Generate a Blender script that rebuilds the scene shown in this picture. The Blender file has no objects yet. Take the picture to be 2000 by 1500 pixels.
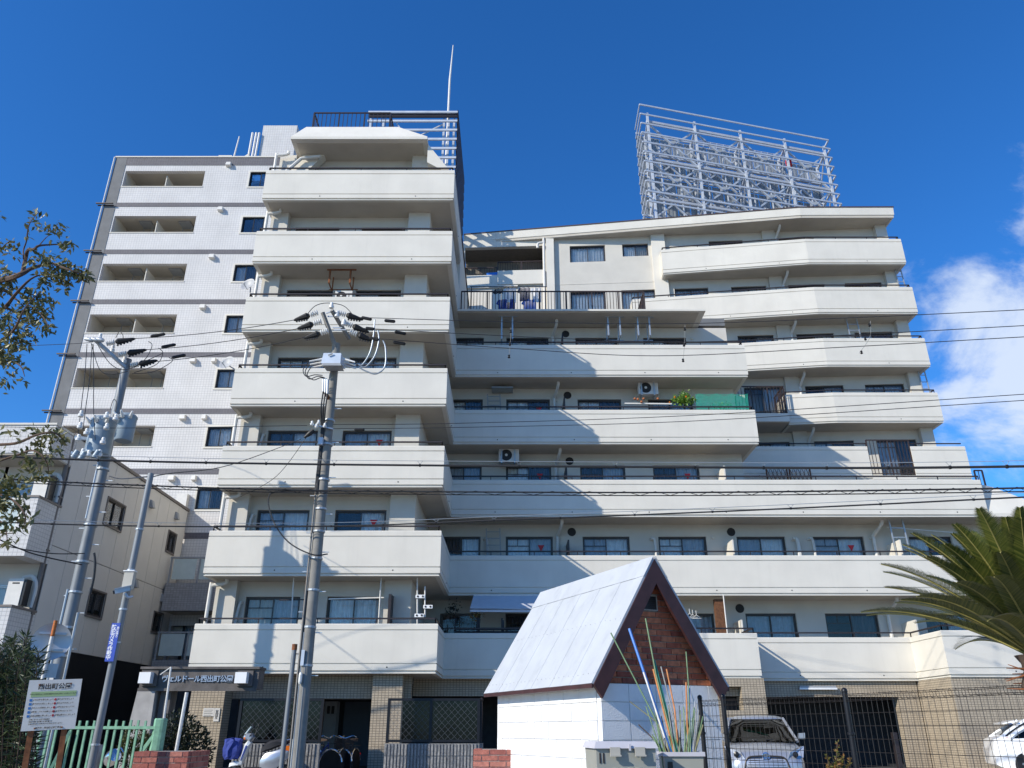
import bpy, math, random
from mathutils import Vector, Matrix
random.seed(7)
R = math.radians
SC = bpy.context.scene
COL = SC.collection

# ---------------------------------------------------------------- camera
EYE = 1.2
PITCH = R(23.8)
FPX = 1530.0                       # focal length in pixels of a 2000 px wide frame
cam_d = bpy.data.cameras.new('camera')
cam_d.sensor_width = 36.0
cam_d.lens = FPX / 2000.0 * 36.0
cam_d.clip_start = 0.1
cam_d.clip_end = 3000
cam = bpy.data.objects.new('camera', cam_d)
COL.objects.link(cam)
cam.location = (0, 0, EYE)
cam.rotation_euler = (R(90) + PITCH, 0, 0)
SC.camera = cam

# ---------------------------------------------------------------- light
SUN_TRAVEL = Vector((1.45, 1.0, -1.02)).normalized()
SUN_EL = math.asin(-SUN_TRAVEL.z)
SUN_AZ = math.atan2(-SUN_TRAVEL.x, -SUN_TRAVEL.y)      # clockwise from +Y
sun_d = bpy.data.lights.new('sun', 'SUN')
sun_d.energy = 4.0
sun_d.angle = R(0.53)
sun_d.color = (1.0, 0.93, 0.80)
sun = bpy.data.objects.new('sun', sun_d)
COL.objects.link(sun)
sun.rotation_euler = SUN_TRAVEL.to_track_quat('-Z', 'Y').to_euler()
sun.location = (-30, -20, 40)

world = bpy.data.worlds.new('World')
SC.world = world
world.use_nodes = True
wt = world.node_tree
wt.nodes.clear()
wo = wt.nodes.new('ShaderNodeOutputWorld')
bg = wt.nodes.new('ShaderNodeBackground')
bg.inputs['Strength'].default_value = 0.125
sky = wt.nodes.new('ShaderNodeTexSky')
sky.sky_type = 'NISHITA'
sky.sun_disc = False
sky.sun_elevation = SUN_EL
sky.sun_rotation = SUN_AZ
sky.altitude = 0
sky.air_density = 1.0
sky.dust_density = 0.25
sky.ozone_density = 4.0
tc = wt.nodes.new('ShaderNodeTexCoord')
def wn(t, **kw):
    n = wt.nodes.new(t)
    for k, v in kw.items():
        setattr(n, k, v)
    return n
# broken cloud bank standing in the sky to the right of the houses
n1 = wn('ShaderNodeTexNoise'); n1.inputs['Scale'].default_value = 6.0
n1.inputs['Detail'].default_value = 9; n1.inputs['Roughness'].default_value = 0.6
n1.inputs['Distortion'].default_value = 0.25
mp = wn('ShaderNodeMapping'); mp.inputs['Location'].default_value = (2.11, 0.18, 2.4)
mp.inputs['Scale'].default_value = (1.0, 1.0, 1.35)
wt.links.new(tc.outputs['Generated'], mp.inputs['Vector'])
wt.links.new(mp.outputs['Vector'], n1.inputs['Vector'])
dot = wn('ShaderNodeVectorMath', operation='DOT_PRODUCT')
dot.inputs[1].default_value = Vector((0.86, 0.50, 0.02)).normalized()
wt.links.new(tc.outputs['Generated'], dot.inputs[0])
reg = wn('ShaderNodeMapRange', interpolation_type='SMOOTHSTEP')
reg.inputs['From Min'].default_value = 0.68; reg.inputs['From Max'].default_value = 0.875
reg.inputs['To Min'].default_value = -0.34; reg.inputs['To Max'].default_value = 0.095
wt.links.new(dot.outputs['Value'], reg.inputs['Value'])
add = wn('ShaderNodeMath', operation='ADD')
wt.links.new(n1.outputs['Fac'], add.inputs[0]); wt.links.new(reg.outputs['Result'], add.inputs[1])
thr = wn('ShaderNodeMapRange', interpolation_type='SMOOTHSTEP')
thr.inputs['From Min'].default_value = 0.47; thr.inputs['From Max'].default_value = 0.67
wt.links.new(add.outputs['Value'], thr.inputs['Value'])
mixc = wn('ShaderNodeMixRGB'); mixc.inputs['Color2'].default_value = (4.6, 5.2, 6.2, 1)
hs = wn('ShaderNodeHueSaturation'); hs.inputs['Saturation'].default_value = 1.22
wt.links.new(sky.outputs['Color'], hs.inputs['Color'])
tint = wn('ShaderNodeMixRGB', blend_type='MULTIPLY'); tint.inputs['Fac'].default_value = 1.0
tint.inputs['Color2'].default_value = (0.58, 0.91, 1.20, 1)          # deep winter blue of the whole sky
wt.links.new(hs.outputs['Color'], tint.inputs['Color1'])
wt.links.new(tint.outputs['Color'], mixc.inputs['Color1'])
cl = wn('ShaderNodeMath', operation='MULTIPLY'); cl.inputs[1].default_value = 0.88
wt.links.new(thr.outputs['Result'], cl.inputs[0])
wt.links.new(cl.outputs['Value'], mixc.inputs['Fac'])
wt.links.new(mixc.outputs['Color'], bg.inputs['Color'])
wt.links.new(bg.outputs['Background'], wo.inputs['Surface'])

vs = SC.view_settings
vs.view_transform = 'Standard'
vs.look = 'None'
vs.exposure = 0.40
vs.gamma = 1.0
vs.use_curve_mapping = False

# ---------------------------------------------------------------- helpers
SP, CP = math.sin(PITCH), math.cos(PITCH)
def ray(px, py):
    v = 750.0 - py
    fw = FPX * CP - v * SP
    return (px - 1000.0) / fw, (FPX * SP + v * CP) / fw      # X/Y, (Z-EYE)/Y
def at(px, py, Y):
    a, b = ray(px, py)
    return Vector((a * Y, Y, EYE + b * Y))
def atX(px, py, X):
    a, b = ray(px, py)
    Y = X / a
    return Vector((X, Y, EYE + b * Y))

class Fr:
    """a vertical wall frame: a runs along the wall, b goes in behind its face"""
    def __init__(s, x, y, ux=1.0, uy=0.0):
        l = math.hypot(ux, uy)
        s.x, s.y, s.ux, s.uy = x, y, ux / l, uy / l
    def P(s, a, b, z):
        return (s.x + s.ux * a - s.uy * b, s.y + s.uy * a + s.ux * b, z)

ORI = {}
class MB:
    def __init__(s):
        s.v = []; s.f = []
    def quad(s, pts):
        n = len(s.v); s.v += [tuple(p) for p in pts]
        s.f.append(tuple(range(n, n + len(pts))))
        return s
    def hexa(s, p):       # 8 points: bottom 4 ccw, top 4 ccw
        n = len(s.v); s.v += [tuple(q) for q in p]
        s.f += [(n, n+3, n+2, n+1), (n+4, n+5, n+6, n+7), (n, n+1, n+5, n+4),
                (n+1, n+2, n+6, n+5), (n+2, n+3, n+7, n+6), (n+3, n, n+4, n+7)]
        return s
    def box(s, x0, x1, y0, y1, z0, z1):
        return s.hexa([(x0,y0,z0),(x1,y0,z0),(x1,y1,z0),(x0,y1,z0),
                       (x0,y0,z1),(x1,y0,z1),(x1,y1,z1),(x0,y1,z1)])
    def fbox(s, fr, a0, a1, b0, b1, z0, z1):
        P = fr.P
        return s.hexa([P(a0,b0,z0),P(a1,b0,z0),P(a1,b1,z0),P(a0,b1,z0),
                       P(a0,b0,z1),P(a1,b0,z1),P(a1,b1,z1),P(a0,b1,z1)])
    def prism(s, poly, z0, z1):
        n = len(poly); k = len(s.v)
        s.v += [(p[0], p[1], z0) for p in poly] + [(p[0], p[1], z1) for p in poly]
        s.f.append(tuple(k + i for i in reversed(range(n))))
        s.f.append(tuple(k + n + i for i in range(n)))
        for i in range(n):
            j = (i + 1) % n
            s.f.append((k+i, k+j, k+n+j, k+n+i))
        return s
    def bar(s, p0, p1, w, h=None, up=(0,0,1)):
        h = h or w
        p0, p1 = Vector(p0), Vector(p1)
        d = (p1 - p0).normalized(); up = Vector(up)
        if abs(d.dot(up)) > 0.98: up = Vector((0, 1, 0))
        sx = d.cross(up).normalized() * (w / 2); sz = sx.cross(d).normalized() * (h / 2)
        return s.hexa([p0-sx-sz, p0+sx-sz, p1+sx-sz, p1-sx-sz, p0-sx+sz, p0+sx+sz, p1+sx+sz, p1-sx+sz])
    def tube(s, pts, r, n=8, r1=None, caps=True):
        pts = [Vector(p) for p in pts]; k0 = len(s.v); m = len(pts)
        prev = None
        for i, p in enumerate(pts):
            d = (pts[min(i+1, m-1)] - pts[max(i-1, 0)]).normalized()
            if prev is None:
                ref = Vector((0, 0, 1)) if abs(d.z) < 0.9 else Vector((1, 0, 0))
                sx = d.cross(ref).normalized()
            else:
                sx = (prev - d * prev.dot(d)).normalized()
            prev = sx; sy = d.cross(sx)
            rr = r if r1 is None else r + (r1 - r) * i / (m - 1)
            if isinstance(r, (list, tuple)): rr = r[i]
            for j in range(n):
                t = 2 * math.pi * j / n
                s.v.append(tuple(p + (sx * math.cos(t) + sy * math.sin(t)) * rr))
        for i in range(m - 1):
            for j in range(n):
                a = k0 + i*n + j; b = k0 + i*n + (j+1) % n
                s.f.append((a, b, b + n, a + n))
        if caps:
            s.f.append(tuple(k0 + j for j in reversed(range(n))))
            s.f.append(tuple(k0 + (m-1)*n + j for j in range(n)))
        return s
    def lathe(s, prof, c, n=12, axis=(0,0,1)):
        ax = Vector(axis).normalized()
        ref = Vector((1,0,0)) if abs(ax.x) < 0.9 else Vector((0,1,0))
        sx = ax.cross(ref).normalized(); sy = ax.cross(sx); c = Vector(c); k0 = len(s.v)
        for r, z in prof:
            for j in range(n):
                t = 2*math.pi*j/n
                s.v.append(tuple(c + ax*z + (sx*math.cos(t) + sy*math.sin(t)) * max(r, 1e-4)))
        for i in range(len(prof) - 1):
            for j in range(n):
                a = k0 + i*n + j; b = k0 + i*n + (j+1) % n
                s.f.append((a, b, b+n, a+n))
        s.f.append(tuple(k0 + j for j in reversed(range(n))))
        s.f.append(tuple(k0 + (len(prof)-1)*n + j for j in range(n)))
        return s
    def sweep(s, prof, path):
        """sweep a closed profile (outward offset, z) along an xy path, outside on the right"""
        m = len(path); n = len(prof); k0 = len(s.v)
        nor = []
        for i in range(m - 1):
            dx, dy = path[i+1][0]-path[i][0], path[i+1][1]-path[i][1]; l = math.hypot(dx, dy)
            nor.append((dy/l, -dx/l))
        for i in range(m):
            if i == 0: o = nor[0]
            elif i == m-1: o = nor[-1]
            else:
                a, b = nor[i-1], nor[i]; q = 1 + a[0]*b[0] + a[1]*b[1]
                o = ((a[0]+b[0])/q, (a[1]+b[1])/q)
            for (u, z) in prof:
                s.v.append((path[i][0] + o[0]*u, path[i][1] + o[1]*u, z))
        for i in range(m-1):
            for j in range(n):
                a = k0+i*n+j; b = k0+i*n+(j+1) % n
                s.f.append((a, b, b+n, a+n))
        s.f.append(tuple(k0 + j for j in range(n)))
        s.f.append(tuple(k0 + (m-1)*n + j for j in reversed(range(n))))
        return s
    def build(s, name, mat, parent=None, smooth=False, label=None):
        me = bpy.data.meshes.new(name)
        o3 = ORI.get(parent.name) if parent else None
        vs_ = s.v if o3 is None else [(a-o3[0], b-o3[1], c-o3[2]) for a, b, c in s.v]
        me.from_pydata(vs_, [], s.f)
        if smooth:
            me.polygons.foreach_set('use_smooth', [True]*len(me.polygons))
            try: me.set_sharp_from_angle(angle=R(40))
            except Exception: pass
        me.materials.append(M[mat] if isinstance(mat, str) else mat)
        o = bpy.data.objects.new(name, me); COL.objects.link(o)
        if parent:
            o.parent = parent
            if o3 is not None: ORI[o.name] = o3
        if label: o['label'] = label
        return o
def tag(o, label, cat, group=None):
    o['label'] = label; o['category'] = cat
    if group: o['group'] = group
    return o
def thing(name, label, cat, loc=(0,0,0), group=None, local=False, rotz=0.0):
    o = bpy.data.objects.new(name, None); COL.objects.link(o)
    o.empty_display_size = 0.2
    o.location = loc; o.rotation_euler = (0, 0, rotz)
    if not local: ORI[o.name] = tuple(loc)
    return tag(o, label, cat, group)
def struct(o):
    o['kind'] = 'structure'; return o
def stuff(o):
    o['kind'] = 'stuff'; return o
def mono(mb, name, mat, label, cat, group=None, smooth=False):
    return tag(mb.build(name, mat, None, smooth), label, cat, group)
def inst(src, name, parent, loc, rot=None, scale=None):
    """another object on src's mesh; loc in world coordinates when the parent has an origin"""
    o = bpy.data.objects.new(name, src if isinstance(src, bpy.types.Mesh) else src.data); COL.objects.link(o)
    o3 = ORI.get(parent.name) if parent else None
    o.location = loc if o3 is None else (loc[0]-o3[0], loc[1]-o3[1], loc[2]-o3[2])
    if rot is not None: o.rotation_euler = rot
    if scale is not None: o.scale = scale
    o.parent = parent
    return o
UNIT = {}
def unit_box(mat):
    if mat not in UNIT:
        me = bpy.data.meshes.new('unit_box')
        mb = MB().box(-.5,.5,-.5,.5,-.5,.5)
        me.from_pydata(mb.v, [], mb.f); me.materials.append(M[mat]); UNIT[mat] = me
    return UNIT[mat]
def beam(name, mat, parent, p0, p1, w, h=None):
    """one straight steel or timber piece as an object of its own on a shared box mesh"""
    p0, p1 = Vector(p0), Vector(p1); d = p1 - p0
    o = inst(unit_box(mat), name, parent, (p0+p1)/2, None, (w, h or w, d.length))
    o.rotation_euler = d.to_track_quat('Z', 'Y').to_euler()
    return o
def wall_cells(mb, fr, a0, a1, z0, z1, ops, b0=0.0, b1=0.2):
    As = sorted({a0, a1, *[x for o in ops for x in o[:2] if a0 < x < a1]})
    Zs = sorted({z0, z1, *[x for o in ops for x in o[2:4] if z0 < x < z1]})
    for i in range(len(As)-1):
        for j in range(len(Zs)-1):
            ca, cz = (As[i]+As[i+1])/2, (Zs[j]+Zs[j+1])/2
            if any(o[0] < ca < o[1] and o[2] < cz < o[3] for o in ops): continue
            mb.fbox(fr, As[i], As[i+1], b0, b1, Zs[j], Zs[j+1])
    return mb
def smooth_path(pts, k=6):
    pts = [Vector(p) for p in pts]; out = []
    for i in range(len(pts)-1):
        p0 = pts[max(i-1,0)]; p1 = pts[i]; p2 = pts[i+1]; p3 = pts[min(i+2,len(pts)-1)]
        for j in range(k):
            t = j/k
            out.append(0.5*((2*p1)+(-p0+p2)*t+(2*p0-5*p1+4*p2-p3)*t*t+(-p0+3*p1-3*p2+p3)*t*t*t))
    out.append(pts[-1]); return out
def text_mesh(name, txt, size, mat, parent, M4, extrude=0.0, offset=0.0, align='CENTER', spacing=1.0, vertical=False):
    cu = bpy.data.curves.new(name, 'FONT'); cu.body = '\n'.join(txt) if vertical else txt
    cu.size = size; cu.extrude = extrude; cu.offset = offset; cu.resolution_u = 3
    cu.align_x = align; cu.align_y = 'CENTER'; cu.space_character = spacing
    if vertical: cu.space_line = 0.82
    t = bpy.data.objects.new(name, cu); COL.objects.link(t)
    dg = bpy.context.evaluated_depsgraph_get()
    me = bpy.data.meshes.new_from_object(t.evaluated_get(dg))
    bpy.data.objects.remove(t)
    me.materials.clear(); me.materials.append(M[mat])
    o = bpy.data.objects.new(name, me); COL.objects.link(o)
    o3 = ORI.get(parent.name) if parent else None
    if o3 is not None: M4 = Matrix.Translation(Vector((-o3[0], -o3[1], -o3[2]))) @ M4
    o.parent = parent; o.matrix_local = M4
    return o
FACE = Matrix.Rotation(R(90), 4, 'X')       # text standing up, facing -Y

# ---------------------------------------------------------------- materials
M = {}
def mat(name, col, rough=0.7, var=0.08, scale=6.0, bump=0.0, bscale=60.0, metal=0.0, spec=0.4,
        streak=0.0, stain=None, trans=0.0, coat=0.0):
    m = bpy.data.materials.new(name); m.use_nodes = True; M[name] = m
    nt = m.node_tree; b = nt.nodes['Principled BSDF']; L = nt.links.new
    b.inputs['Roughness'].default_value = rough; b.inputs['Metallic'].default_value = metal
    b.inputs['Specular IOR Level'].default_value = spec
    b.inputs['Coat Weight'].default_value = coat
    geo = nt.nodes.new('ShaderNodeNewGeometry')
    if var > 0 or streak > 0:
        n = nt.nodes.new('ShaderNodeTexNoise'); n.inputs['Scale'].default_value = scale
        n.inputs['Detail'].default_value = 5
        L(geo.outputs['Position'], n.inputs['Vector'])
        ramp = nt.nodes.new('ShaderNodeMapRange')
        ramp.inputs['From Min'].default_value = 0.3; ramp.inputs['From Max'].default_value = 0.7
        L(n.outputs['Fac'], ramp.inputs['Value'])
        mx = nt.nodes.new('ShaderNodeMixRGB')
        mx.inputs['Color1'].default_value = (*[max(0, c*(1-var)) for c in col], 1)
        mx.inputs['Color2'].default_value = (*[min(1, c*(1+var)) for c in col], 1)
        L(ramp.outputs['Result'], mx.inputs['Fac'])
        out = mx.outputs['Color']
        if streak > 0:
            mp_ = nt.nodes.new('ShaderNodeMapping'); mp_.inputs['Scale'].default_value = (5.0, 5.0, 0.28)
            L(geo.outputs['Position'], mp_.inputs['Vector'])
            n2 = nt.nodes.new('ShaderNodeTexNoise'); n2.inputs['Scale'].default_value = 1.0
            n2.inputs['Detail'].default_value = 6; n2.inputs['Roughness'].default_value = 0.65
            L(mp_.outputs['Vector'], n2.inputs['Vector'])
            r2 = nt.nodes.new('ShaderNodeMapRange'); r2.inputs['From Min'].default_value = 0.52
            r2.inputs['From Max'].default_value = 0.78; r2.inputs['To Max'].default_value = streak
            L(n2.outputs['Fac'], r2.inputs['Value'])
            m2 = nt.nodes.new('ShaderNodeMixRGB')
            m2.inputs['Color2'].default_value = (*(stain or [c*0.55 for c in col]), 1)
            L(out, m2.inputs['Color1']); L(r2.outputs['Result'], m2.inputs['Fac'])
            out = m2.outputs['Color']
        L(out, b.inputs['Base Color'])
    else:
        b.inputs['Base Color'].default_value = (*col, 1)
    if bump > 0:
        nb = nt.nodes.new('ShaderNodeTexNoise'); nb.inputs['Scale'].default_value = bscale
        nb.inputs['Detail'].default_value = 3
        L(geo.outputs['Position'], nb.inputs['Vector'])
        bp = nt.nodes.new('ShaderNodeBump'); bp.inputs['Strength'].default_value = bump
        bp.inputs['Distance'].default_value = 0.01
        L(nb.outputs['Fac'], bp.inputs['Height']); L(bp.outputs['Normal'], b.inputs['Normal'])
    if trans > 0:
        b.inputs['Transmission Weight'].default_value = trans
    return m
def tile_mat(name, col, grout, w, h, mort, axis='X', rough=0.6, var=0.1):
    m = bpy.data.materials.new(name); m.use_nodes = True; M[name] = m
    nt = m.node_tree; b = nt.nodes['Principled BSDF']; L = nt.links.new
    b.inputs['Roughness'].default_value = rough; b.inputs['Specular IOR Level'].default_value = .25
    geo = nt.nodes.new('ShaderNodeNewGeometry'); sep = nt.nodes.new('ShaderNodeSeparateXYZ')
    L(geo.outputs['Position'], sep.inputs['Vector'])
    # run along whichever horizontal axis the face lies on
    nsep = nt.nodes.new('ShaderNodeSeparateXYZ'); L(geo.outputs['True Normal'], nsep.inputs['Vector'])
    ab = nt.nodes.new('ShaderNodeMath'); ab.operation = 'ABSOLUTE'; L(nsep.outputs['X'], ab.inputs[0])
    gt = nt.nodes.new('ShaderNodeMath'); gt.operation = 'GREATER_THAN'; gt.inputs[1].default_value = 0.7
    L(ab.outputs['Value'], gt.inputs[0])
    mxv = nt.nodes.new('ShaderNodeMix'); L(gt.outputs['Value'], mxv.inputs['Factor'])
    L(sep.outputs['X'], mxv.inputs['A']); L(sep.outputs['Y'], mxv.inputs['B'])
    cb = nt.nodes.new('ShaderNodeCombineXYZ')
    L(mxv.outputs['Result'], cb.inputs['X']); L(sep.outputs['Z'], cb.inputs['Y'])
    br = nt.nodes.new('ShaderNodeTexBrick'); br.offset = 0.0
    br.inputs['Scale'].default_value = 1.0; br.inputs['Brick Width'].default_value = w
    br.inputs['Row Height'].default_value = h; br.inputs['Mortar Size'].default_value = mort
    br.inputs['Mortar Smooth'].default_value = 0.2; br.inputs['Bias'].default_value = 0.0
    br.inputs['Color1'].default_value = (*[c*(1-var) for c in col], 1)
    br.inputs['Color2'].default_value = (*[min(1, c*(1+var)) for c in col], 1)
    br.inputs['Mortar'].default_value = (*grout, 1)
    L(cb.outputs['Vector'], br.inputs['Vector'])
    n = nt.nodes.new('ShaderNodeTexNoise'); n.inputs['Scale'].default_value = 0.8; n.inputs['Detail'].default_value = 6
    L(geo.outputs['Position'], n.inputs['Vector'])
    mr = nt.nodes.new('ShaderNodeMapRange'); mr.inputs['From Min'].default_value = 0.3
    mr.inputs['From Max'].default_value = 0.7; mr.inputs['To Min'].default_value = 0.9; mr.inputs['To Max'].default_value = 1.05
    L(n.outputs['Fac'], mr.inputs['Value'])
    ml = nt.nodes.new('ShaderNodeMixRGB'); ml.blend_type = 'MULTIPLY'; ml.inputs['Fac'].default_value = 1
    L(br.outputs['Color'], ml.inputs['Color1']); L(mr.outputs['Result'], ml.inputs['Color2'])
    L(ml.outputs['Color'], b.inputs['Base Color'])
    bp = nt.nodes.new('ShaderNodeBump'); bp.inputs['Strength'].default_value = 0.5; bp.inputs['Distance'].default_value = 0.004
    inv = nt.nodes.new('ShaderNodeMath'); inv.operation = 'SUBTRACT'; inv.inputs[0].default_value = 1
    L(br.outputs['Fac'], inv.inputs[1]); L(inv.outputs['Value'], bp.inputs['Height'])
    L(bp.outputs['Normal'], b.inputs['Normal'])
    return m
def glass_mat(name, tint, mixv=0.35, rough=0.02):
    """window glass: sees through to the room, mirrors the sky at its Fresnel share"""
    m = bpy.data.materials.new(name); m.use_nodes = True; M[name] = m
    nt = m.node_tree; nt.nodes.clear(); L = nt.links.new
    o = nt.nodes.new('ShaderNodeOutputMaterial')
    t = nt.nodes.new('ShaderNodeBsdfTransparent'); t.inputs['Color'].default_value = (*tint, 1)
    g = nt.nodes.new('ShaderNodeBsdfGlossy'); g.inputs['Roughness'].default_value = rough
    fr = nt.nodes.new('ShaderNodeFresnel'); fr.inputs['IOR'].default_value = 1.5
    n = nt.nodes.new('ShaderNodeTexNoise'); n.inputs['Scale'].default_value = 1.3
    geo = nt.nodes.new('ShaderNodeNewGeometry'); L(geo.outputs['Position'], n.inputs['Vector'])
    bp = nt.nodes.new('ShaderNodeBump'); bp.inputs['Strength'].default_value = 0.08; bp.inputs['Distance'].default_value = 0.05
    L(n.outputs['Fac'], bp.inputs['Height']); L(bp.outputs['Normal'], g.inputs['Normal'])
    mul = nt.nodes.new('ShaderNodeMath'); mul.operation = 'MULTIPLY_ADD'
    mul.inputs[1].default_value = 0.85; mul.inputs[2].default_value = 0.0
    L(fr.outputs['Fac'], mul.inputs[0])
    mx = nt.nodes.new('ShaderNodeMixShader'); L(mul.outputs['Value'], mx.inputs['Fac'])
    L(t.outputs['BSDF'], mx.inputs[1]); L(g.outputs['BSDF'], mx.inputs[2]); L(mx.outputs['Shader'], o.inputs['Surface'])
    return m
def leaf_mat(name, c1, c2, rough=0.45, tr=0.25):
    m = bpy.data.materials.new(name); m.use_nodes = True; M[name] = m
    nt = m.node_tree; b = nt.nodes['Principled BSDF']; L = nt.links.new
    geo = nt.nodes.new('ShaderNodeNewGeometry')
    mx = nt.nodes.new('ShaderNodeMixRGB'); mx.inputs['Color1'].default_value = (*c1, 1); mx.inputs['Color2'].default_value = (*c2, 1)
    L(geo.outputs['Random Per Island'], mx.inputs['Fac'])
    L(mx.outputs['Color'], b.inputs['Base Color']); b.inputs['Roughness'].default_value = rough
    tl = nt.nodes.new('ShaderNodeBsdfTranslucent'); L(mx.outputs['Color'], tl.inputs['Color'])
    ms = nt.nodes.new('ShaderNodeMixShader'); ms.inputs['Fac'].default_value = tr
    L(b.outputs['BSDF'], ms.inputs[1]); L(tl.outputs['BSDF'], ms.inputs[2])
    L(ms.outputs['Shader'], nt.nodes['Material Output'].inputs['Surface'])
    return m
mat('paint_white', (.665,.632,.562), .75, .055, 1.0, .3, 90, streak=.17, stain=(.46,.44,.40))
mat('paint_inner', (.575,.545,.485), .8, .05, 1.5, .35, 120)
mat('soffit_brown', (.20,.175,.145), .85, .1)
mat('soffit', (.50,.455,.385), .85, .06, 1.5, .2, 60)
mat('roof_cap', (.075,.045,.04), .6, .2)
mat('rail_dark', (.035,.028,.03), .45, .1, metal=.2)
mat('rail_brown', (.055,.038,.034), .5, .15, metal=.2)
mat('sash', (.07,.062,.058), .4, .1, metal=.4)
mat('sash_black', (.025,.027,.03), .4, .1, metal=.3)
mat('sash_silver', (.42,.42,.42), .4, .06, metal=.6)
mat('room_shade', (.055,.055,.06), .9, .2)  # darkness of the unlit rooms put into the colour
mat('curtain_white', (.85,.85,.84), .9, .1, 8)
mat('curtain_beige', (.60,.55,.48), .9, .1, 8)
mat('curtain_grey', (.50,.53,.57), .9, .1, 8)
mat('curtain_dark', (.10,.10,.11), .9, .1, 8)
mat('red_sticker', (.55,.02,.03), .5, .05)
mat('pipe_white', (.66,.64,.60), .5, .05)
mat('dish_grey', (.40,.40,.40), .5, .06)
mat('pipe_grey', (.30,.31,.32), .5, .08)
mat('mesh_dim', (.10,.11,.125), .5, .08)
mat('vent_black', (.02,.02,.022), .6, .2)
glass_mat('glass', (.93,.95,.96))
glass_mat('glass_frosted_dark', (.035,.045,.065), rough=.12)
mat('frosted', (.52,.60,.58), .25, .04)
tile_mat('tile_white', (.635,.62,.605), (.42,.41,.41), .125, .115, .007, var=.025)
tile_mat('tile_grey', (.12,.115,.13), (.17,.165,.175), .125, .115, .006, var=.06)
tile_mat('tile_beige', (.43,.36,.27), (.17,.145,.115), .10, .068, .008, var=.07)
tile_mat('tile_greyold', (.33,.32,.32), (.20,.19,.19), .12, .07, .006)
tile_mat('tile_black', (.012,.012,.014), (.006,.006,.007), .4, .2, .004)
mat('concrete_grey', (.165,.168,.172), .8, .12, 2, .2, 30)
mat('passage_shade', (.035,.036,.04), .9, .2)  # passage shade put into the wall colour, real paint unknown
mat('siding', (.60,.58,.545), .7, .03, 2, .1, 40)
mat('siding_trim', (.17,.15,.14), .6, .1)
mat('galv', (.42,.45,.48), .45, .12, 4, metal=.55)
mat('steel_white', (.50,.54,.60), .5, .10, 3, metal=.15)
mat('steel_panel', (.27,.30,.335), .6, .12, 2, streak=.5, stain=(.25,.22,.18))
mat('pole_conc', (.235,.225,.205), .85, .12, 5, .25, 70, streak=.25)
mat('pole_steel', (.20,.215,.23), .55, .10, 3, metal=.25, streak=.3, stain=(.22,.24,.26))
mat('trafo', (.25,.31,.36), .45, .08, 5, metal=.1)
mat('box_blue', (.50,.56,.64), .45, .06, 5, metal=.1)
mat('porcelain', (.72,.71,.68), .25, .03)
mat('rubber', (.012,.012,.013), .55, .1)
mat('wire', (.02,.021,.024), .5, .05)
mat('wire_light', (.36,.40,.44), .4, .05, metal=.5)
mat('rust', (.20,.075,.03), .85, .35, 18)
mat('rust_orange', (.42,.13,.035), .8, .4, 14)
mat('roof_white', (.45,.472,.50), .55, .05, 3, .08, 12, streak=.45, stain=(.25,.265,.29))
mat('roof_brown', (.055,.022,.022), .5, .25, 8, .1, 30)
mat('soffit_dark', (.035,.03,.03), .8, .2)
mat('block_white', (.78,.78,.78), .8, .035, 8, .55, 70, streak=.05)
mat('mortar', (.36,.33,.29), .9, .15, 20, .3, 80)
mat('mortar_white', (.70,.70,.70), .9, .05, 20)
for i_, c_ in enumerate([(.44,.13,.065), (.36,.10,.055), (.50,.17,.085), (.27,.075,.048)]):
    mat('brick%d' % i_, c_, .85, .28, 22, .5, 90)
for i_, c_ in enumerate([(.36,.13,.10), (.31,.10,.08), (.40,.16,.125), (.27,.09,.075)]):
    mat('pbrick%d' % i_, c_, .85, .22, 22, .5, 90)
mat('ground_sand', (.30,.27,.225), .95, .15, 1.5, .3, 40)
mat('asphalt', (.055,.055,.057), .9, .2, 8, .4, 120)
mat('line_white', (.72,.72,.70), .7, .1)
mat('kerb', (.36,.35,.33), .85, .1, 6, .2, 60)
mat('plastic_grey', (.30,.305,.27), .5, .05, 6)
mat('plastic_lid', (.50,.49,.53), .5, .05, 6)
mat('plastic_tan', (.42,.40,.35), .5, .05, 6)
mat('plastic_dark', (.03,.03,.033), .5, .1)
mat('car_silver', (.44,.46,.50), .3, .03, 3, metal=.55, coat=.6)
mat('car_white', (.80,.81,.82), .25, .02, 3, coat=.6)
mat('car_black', (.012,.012,.014), .35, .1)
mat('chrome', (.65,.66,.68), .15, .03, metal=.95)
mat('emblem_blue', (.03,.14,.42), .2, .05, metal=.4, coat=.5)
mat('lamp_clear', (.62,.65,.70), .12, .05, metal=.5, coat=.5)
mat('lamp_orange', (.75,.16,.01), .25, .05)
mat('lamp_red', (.55,.012,.012), .25, .05)
glass_mat('car_glass', (.055,.07,.065))
mat('tyre', (.014,.014,.015), .8, .2)
mat('rim', (.50,.51,.53), .3, .06, metal=.8)
mat('fence_black', (.014,.015,.019), .4, .1, metal=.3)
mat('fence_wire', (.030,.026,.024), .45, .1, metal=.3)
mat('green_paint', (.19,.38,.26), .55, .22, 14, streak=.3, stain=(.16,.24,.17))
mat('sign_white', (.62,.60,.57), .5, .05, 5, streak=.12)
mat('sign_back', (.42,.44,.47), .4, .08, 5, metal=.5)
mat('sign_green', (.34,.46,.22), .5, .05)
mat('sign_blue', (.035,.08,.42), .45, .05)
mat('ink', (.02,.02,.022), .6, 0)
mat('ink_blue', (.04,.16,.42), .6, 0)
mat('ink_red', (.45,.06,.07), .6, 0)
mat('letter_white', (.82,.83,.85), .5, 0)
mat('letter_grey', (.36,.40,.47), .35, .05, metal=.5)
mat('gate_conc', (.115,.105,.10), .9, .25, 3, .35, 40, streak=.55, stain=(.03,.028,.027))
mat('gate_light', (.36,.34,.32), .9, .12, 4, .35, 40, streak=.35, stain=(.16,.15,.14))
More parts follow.
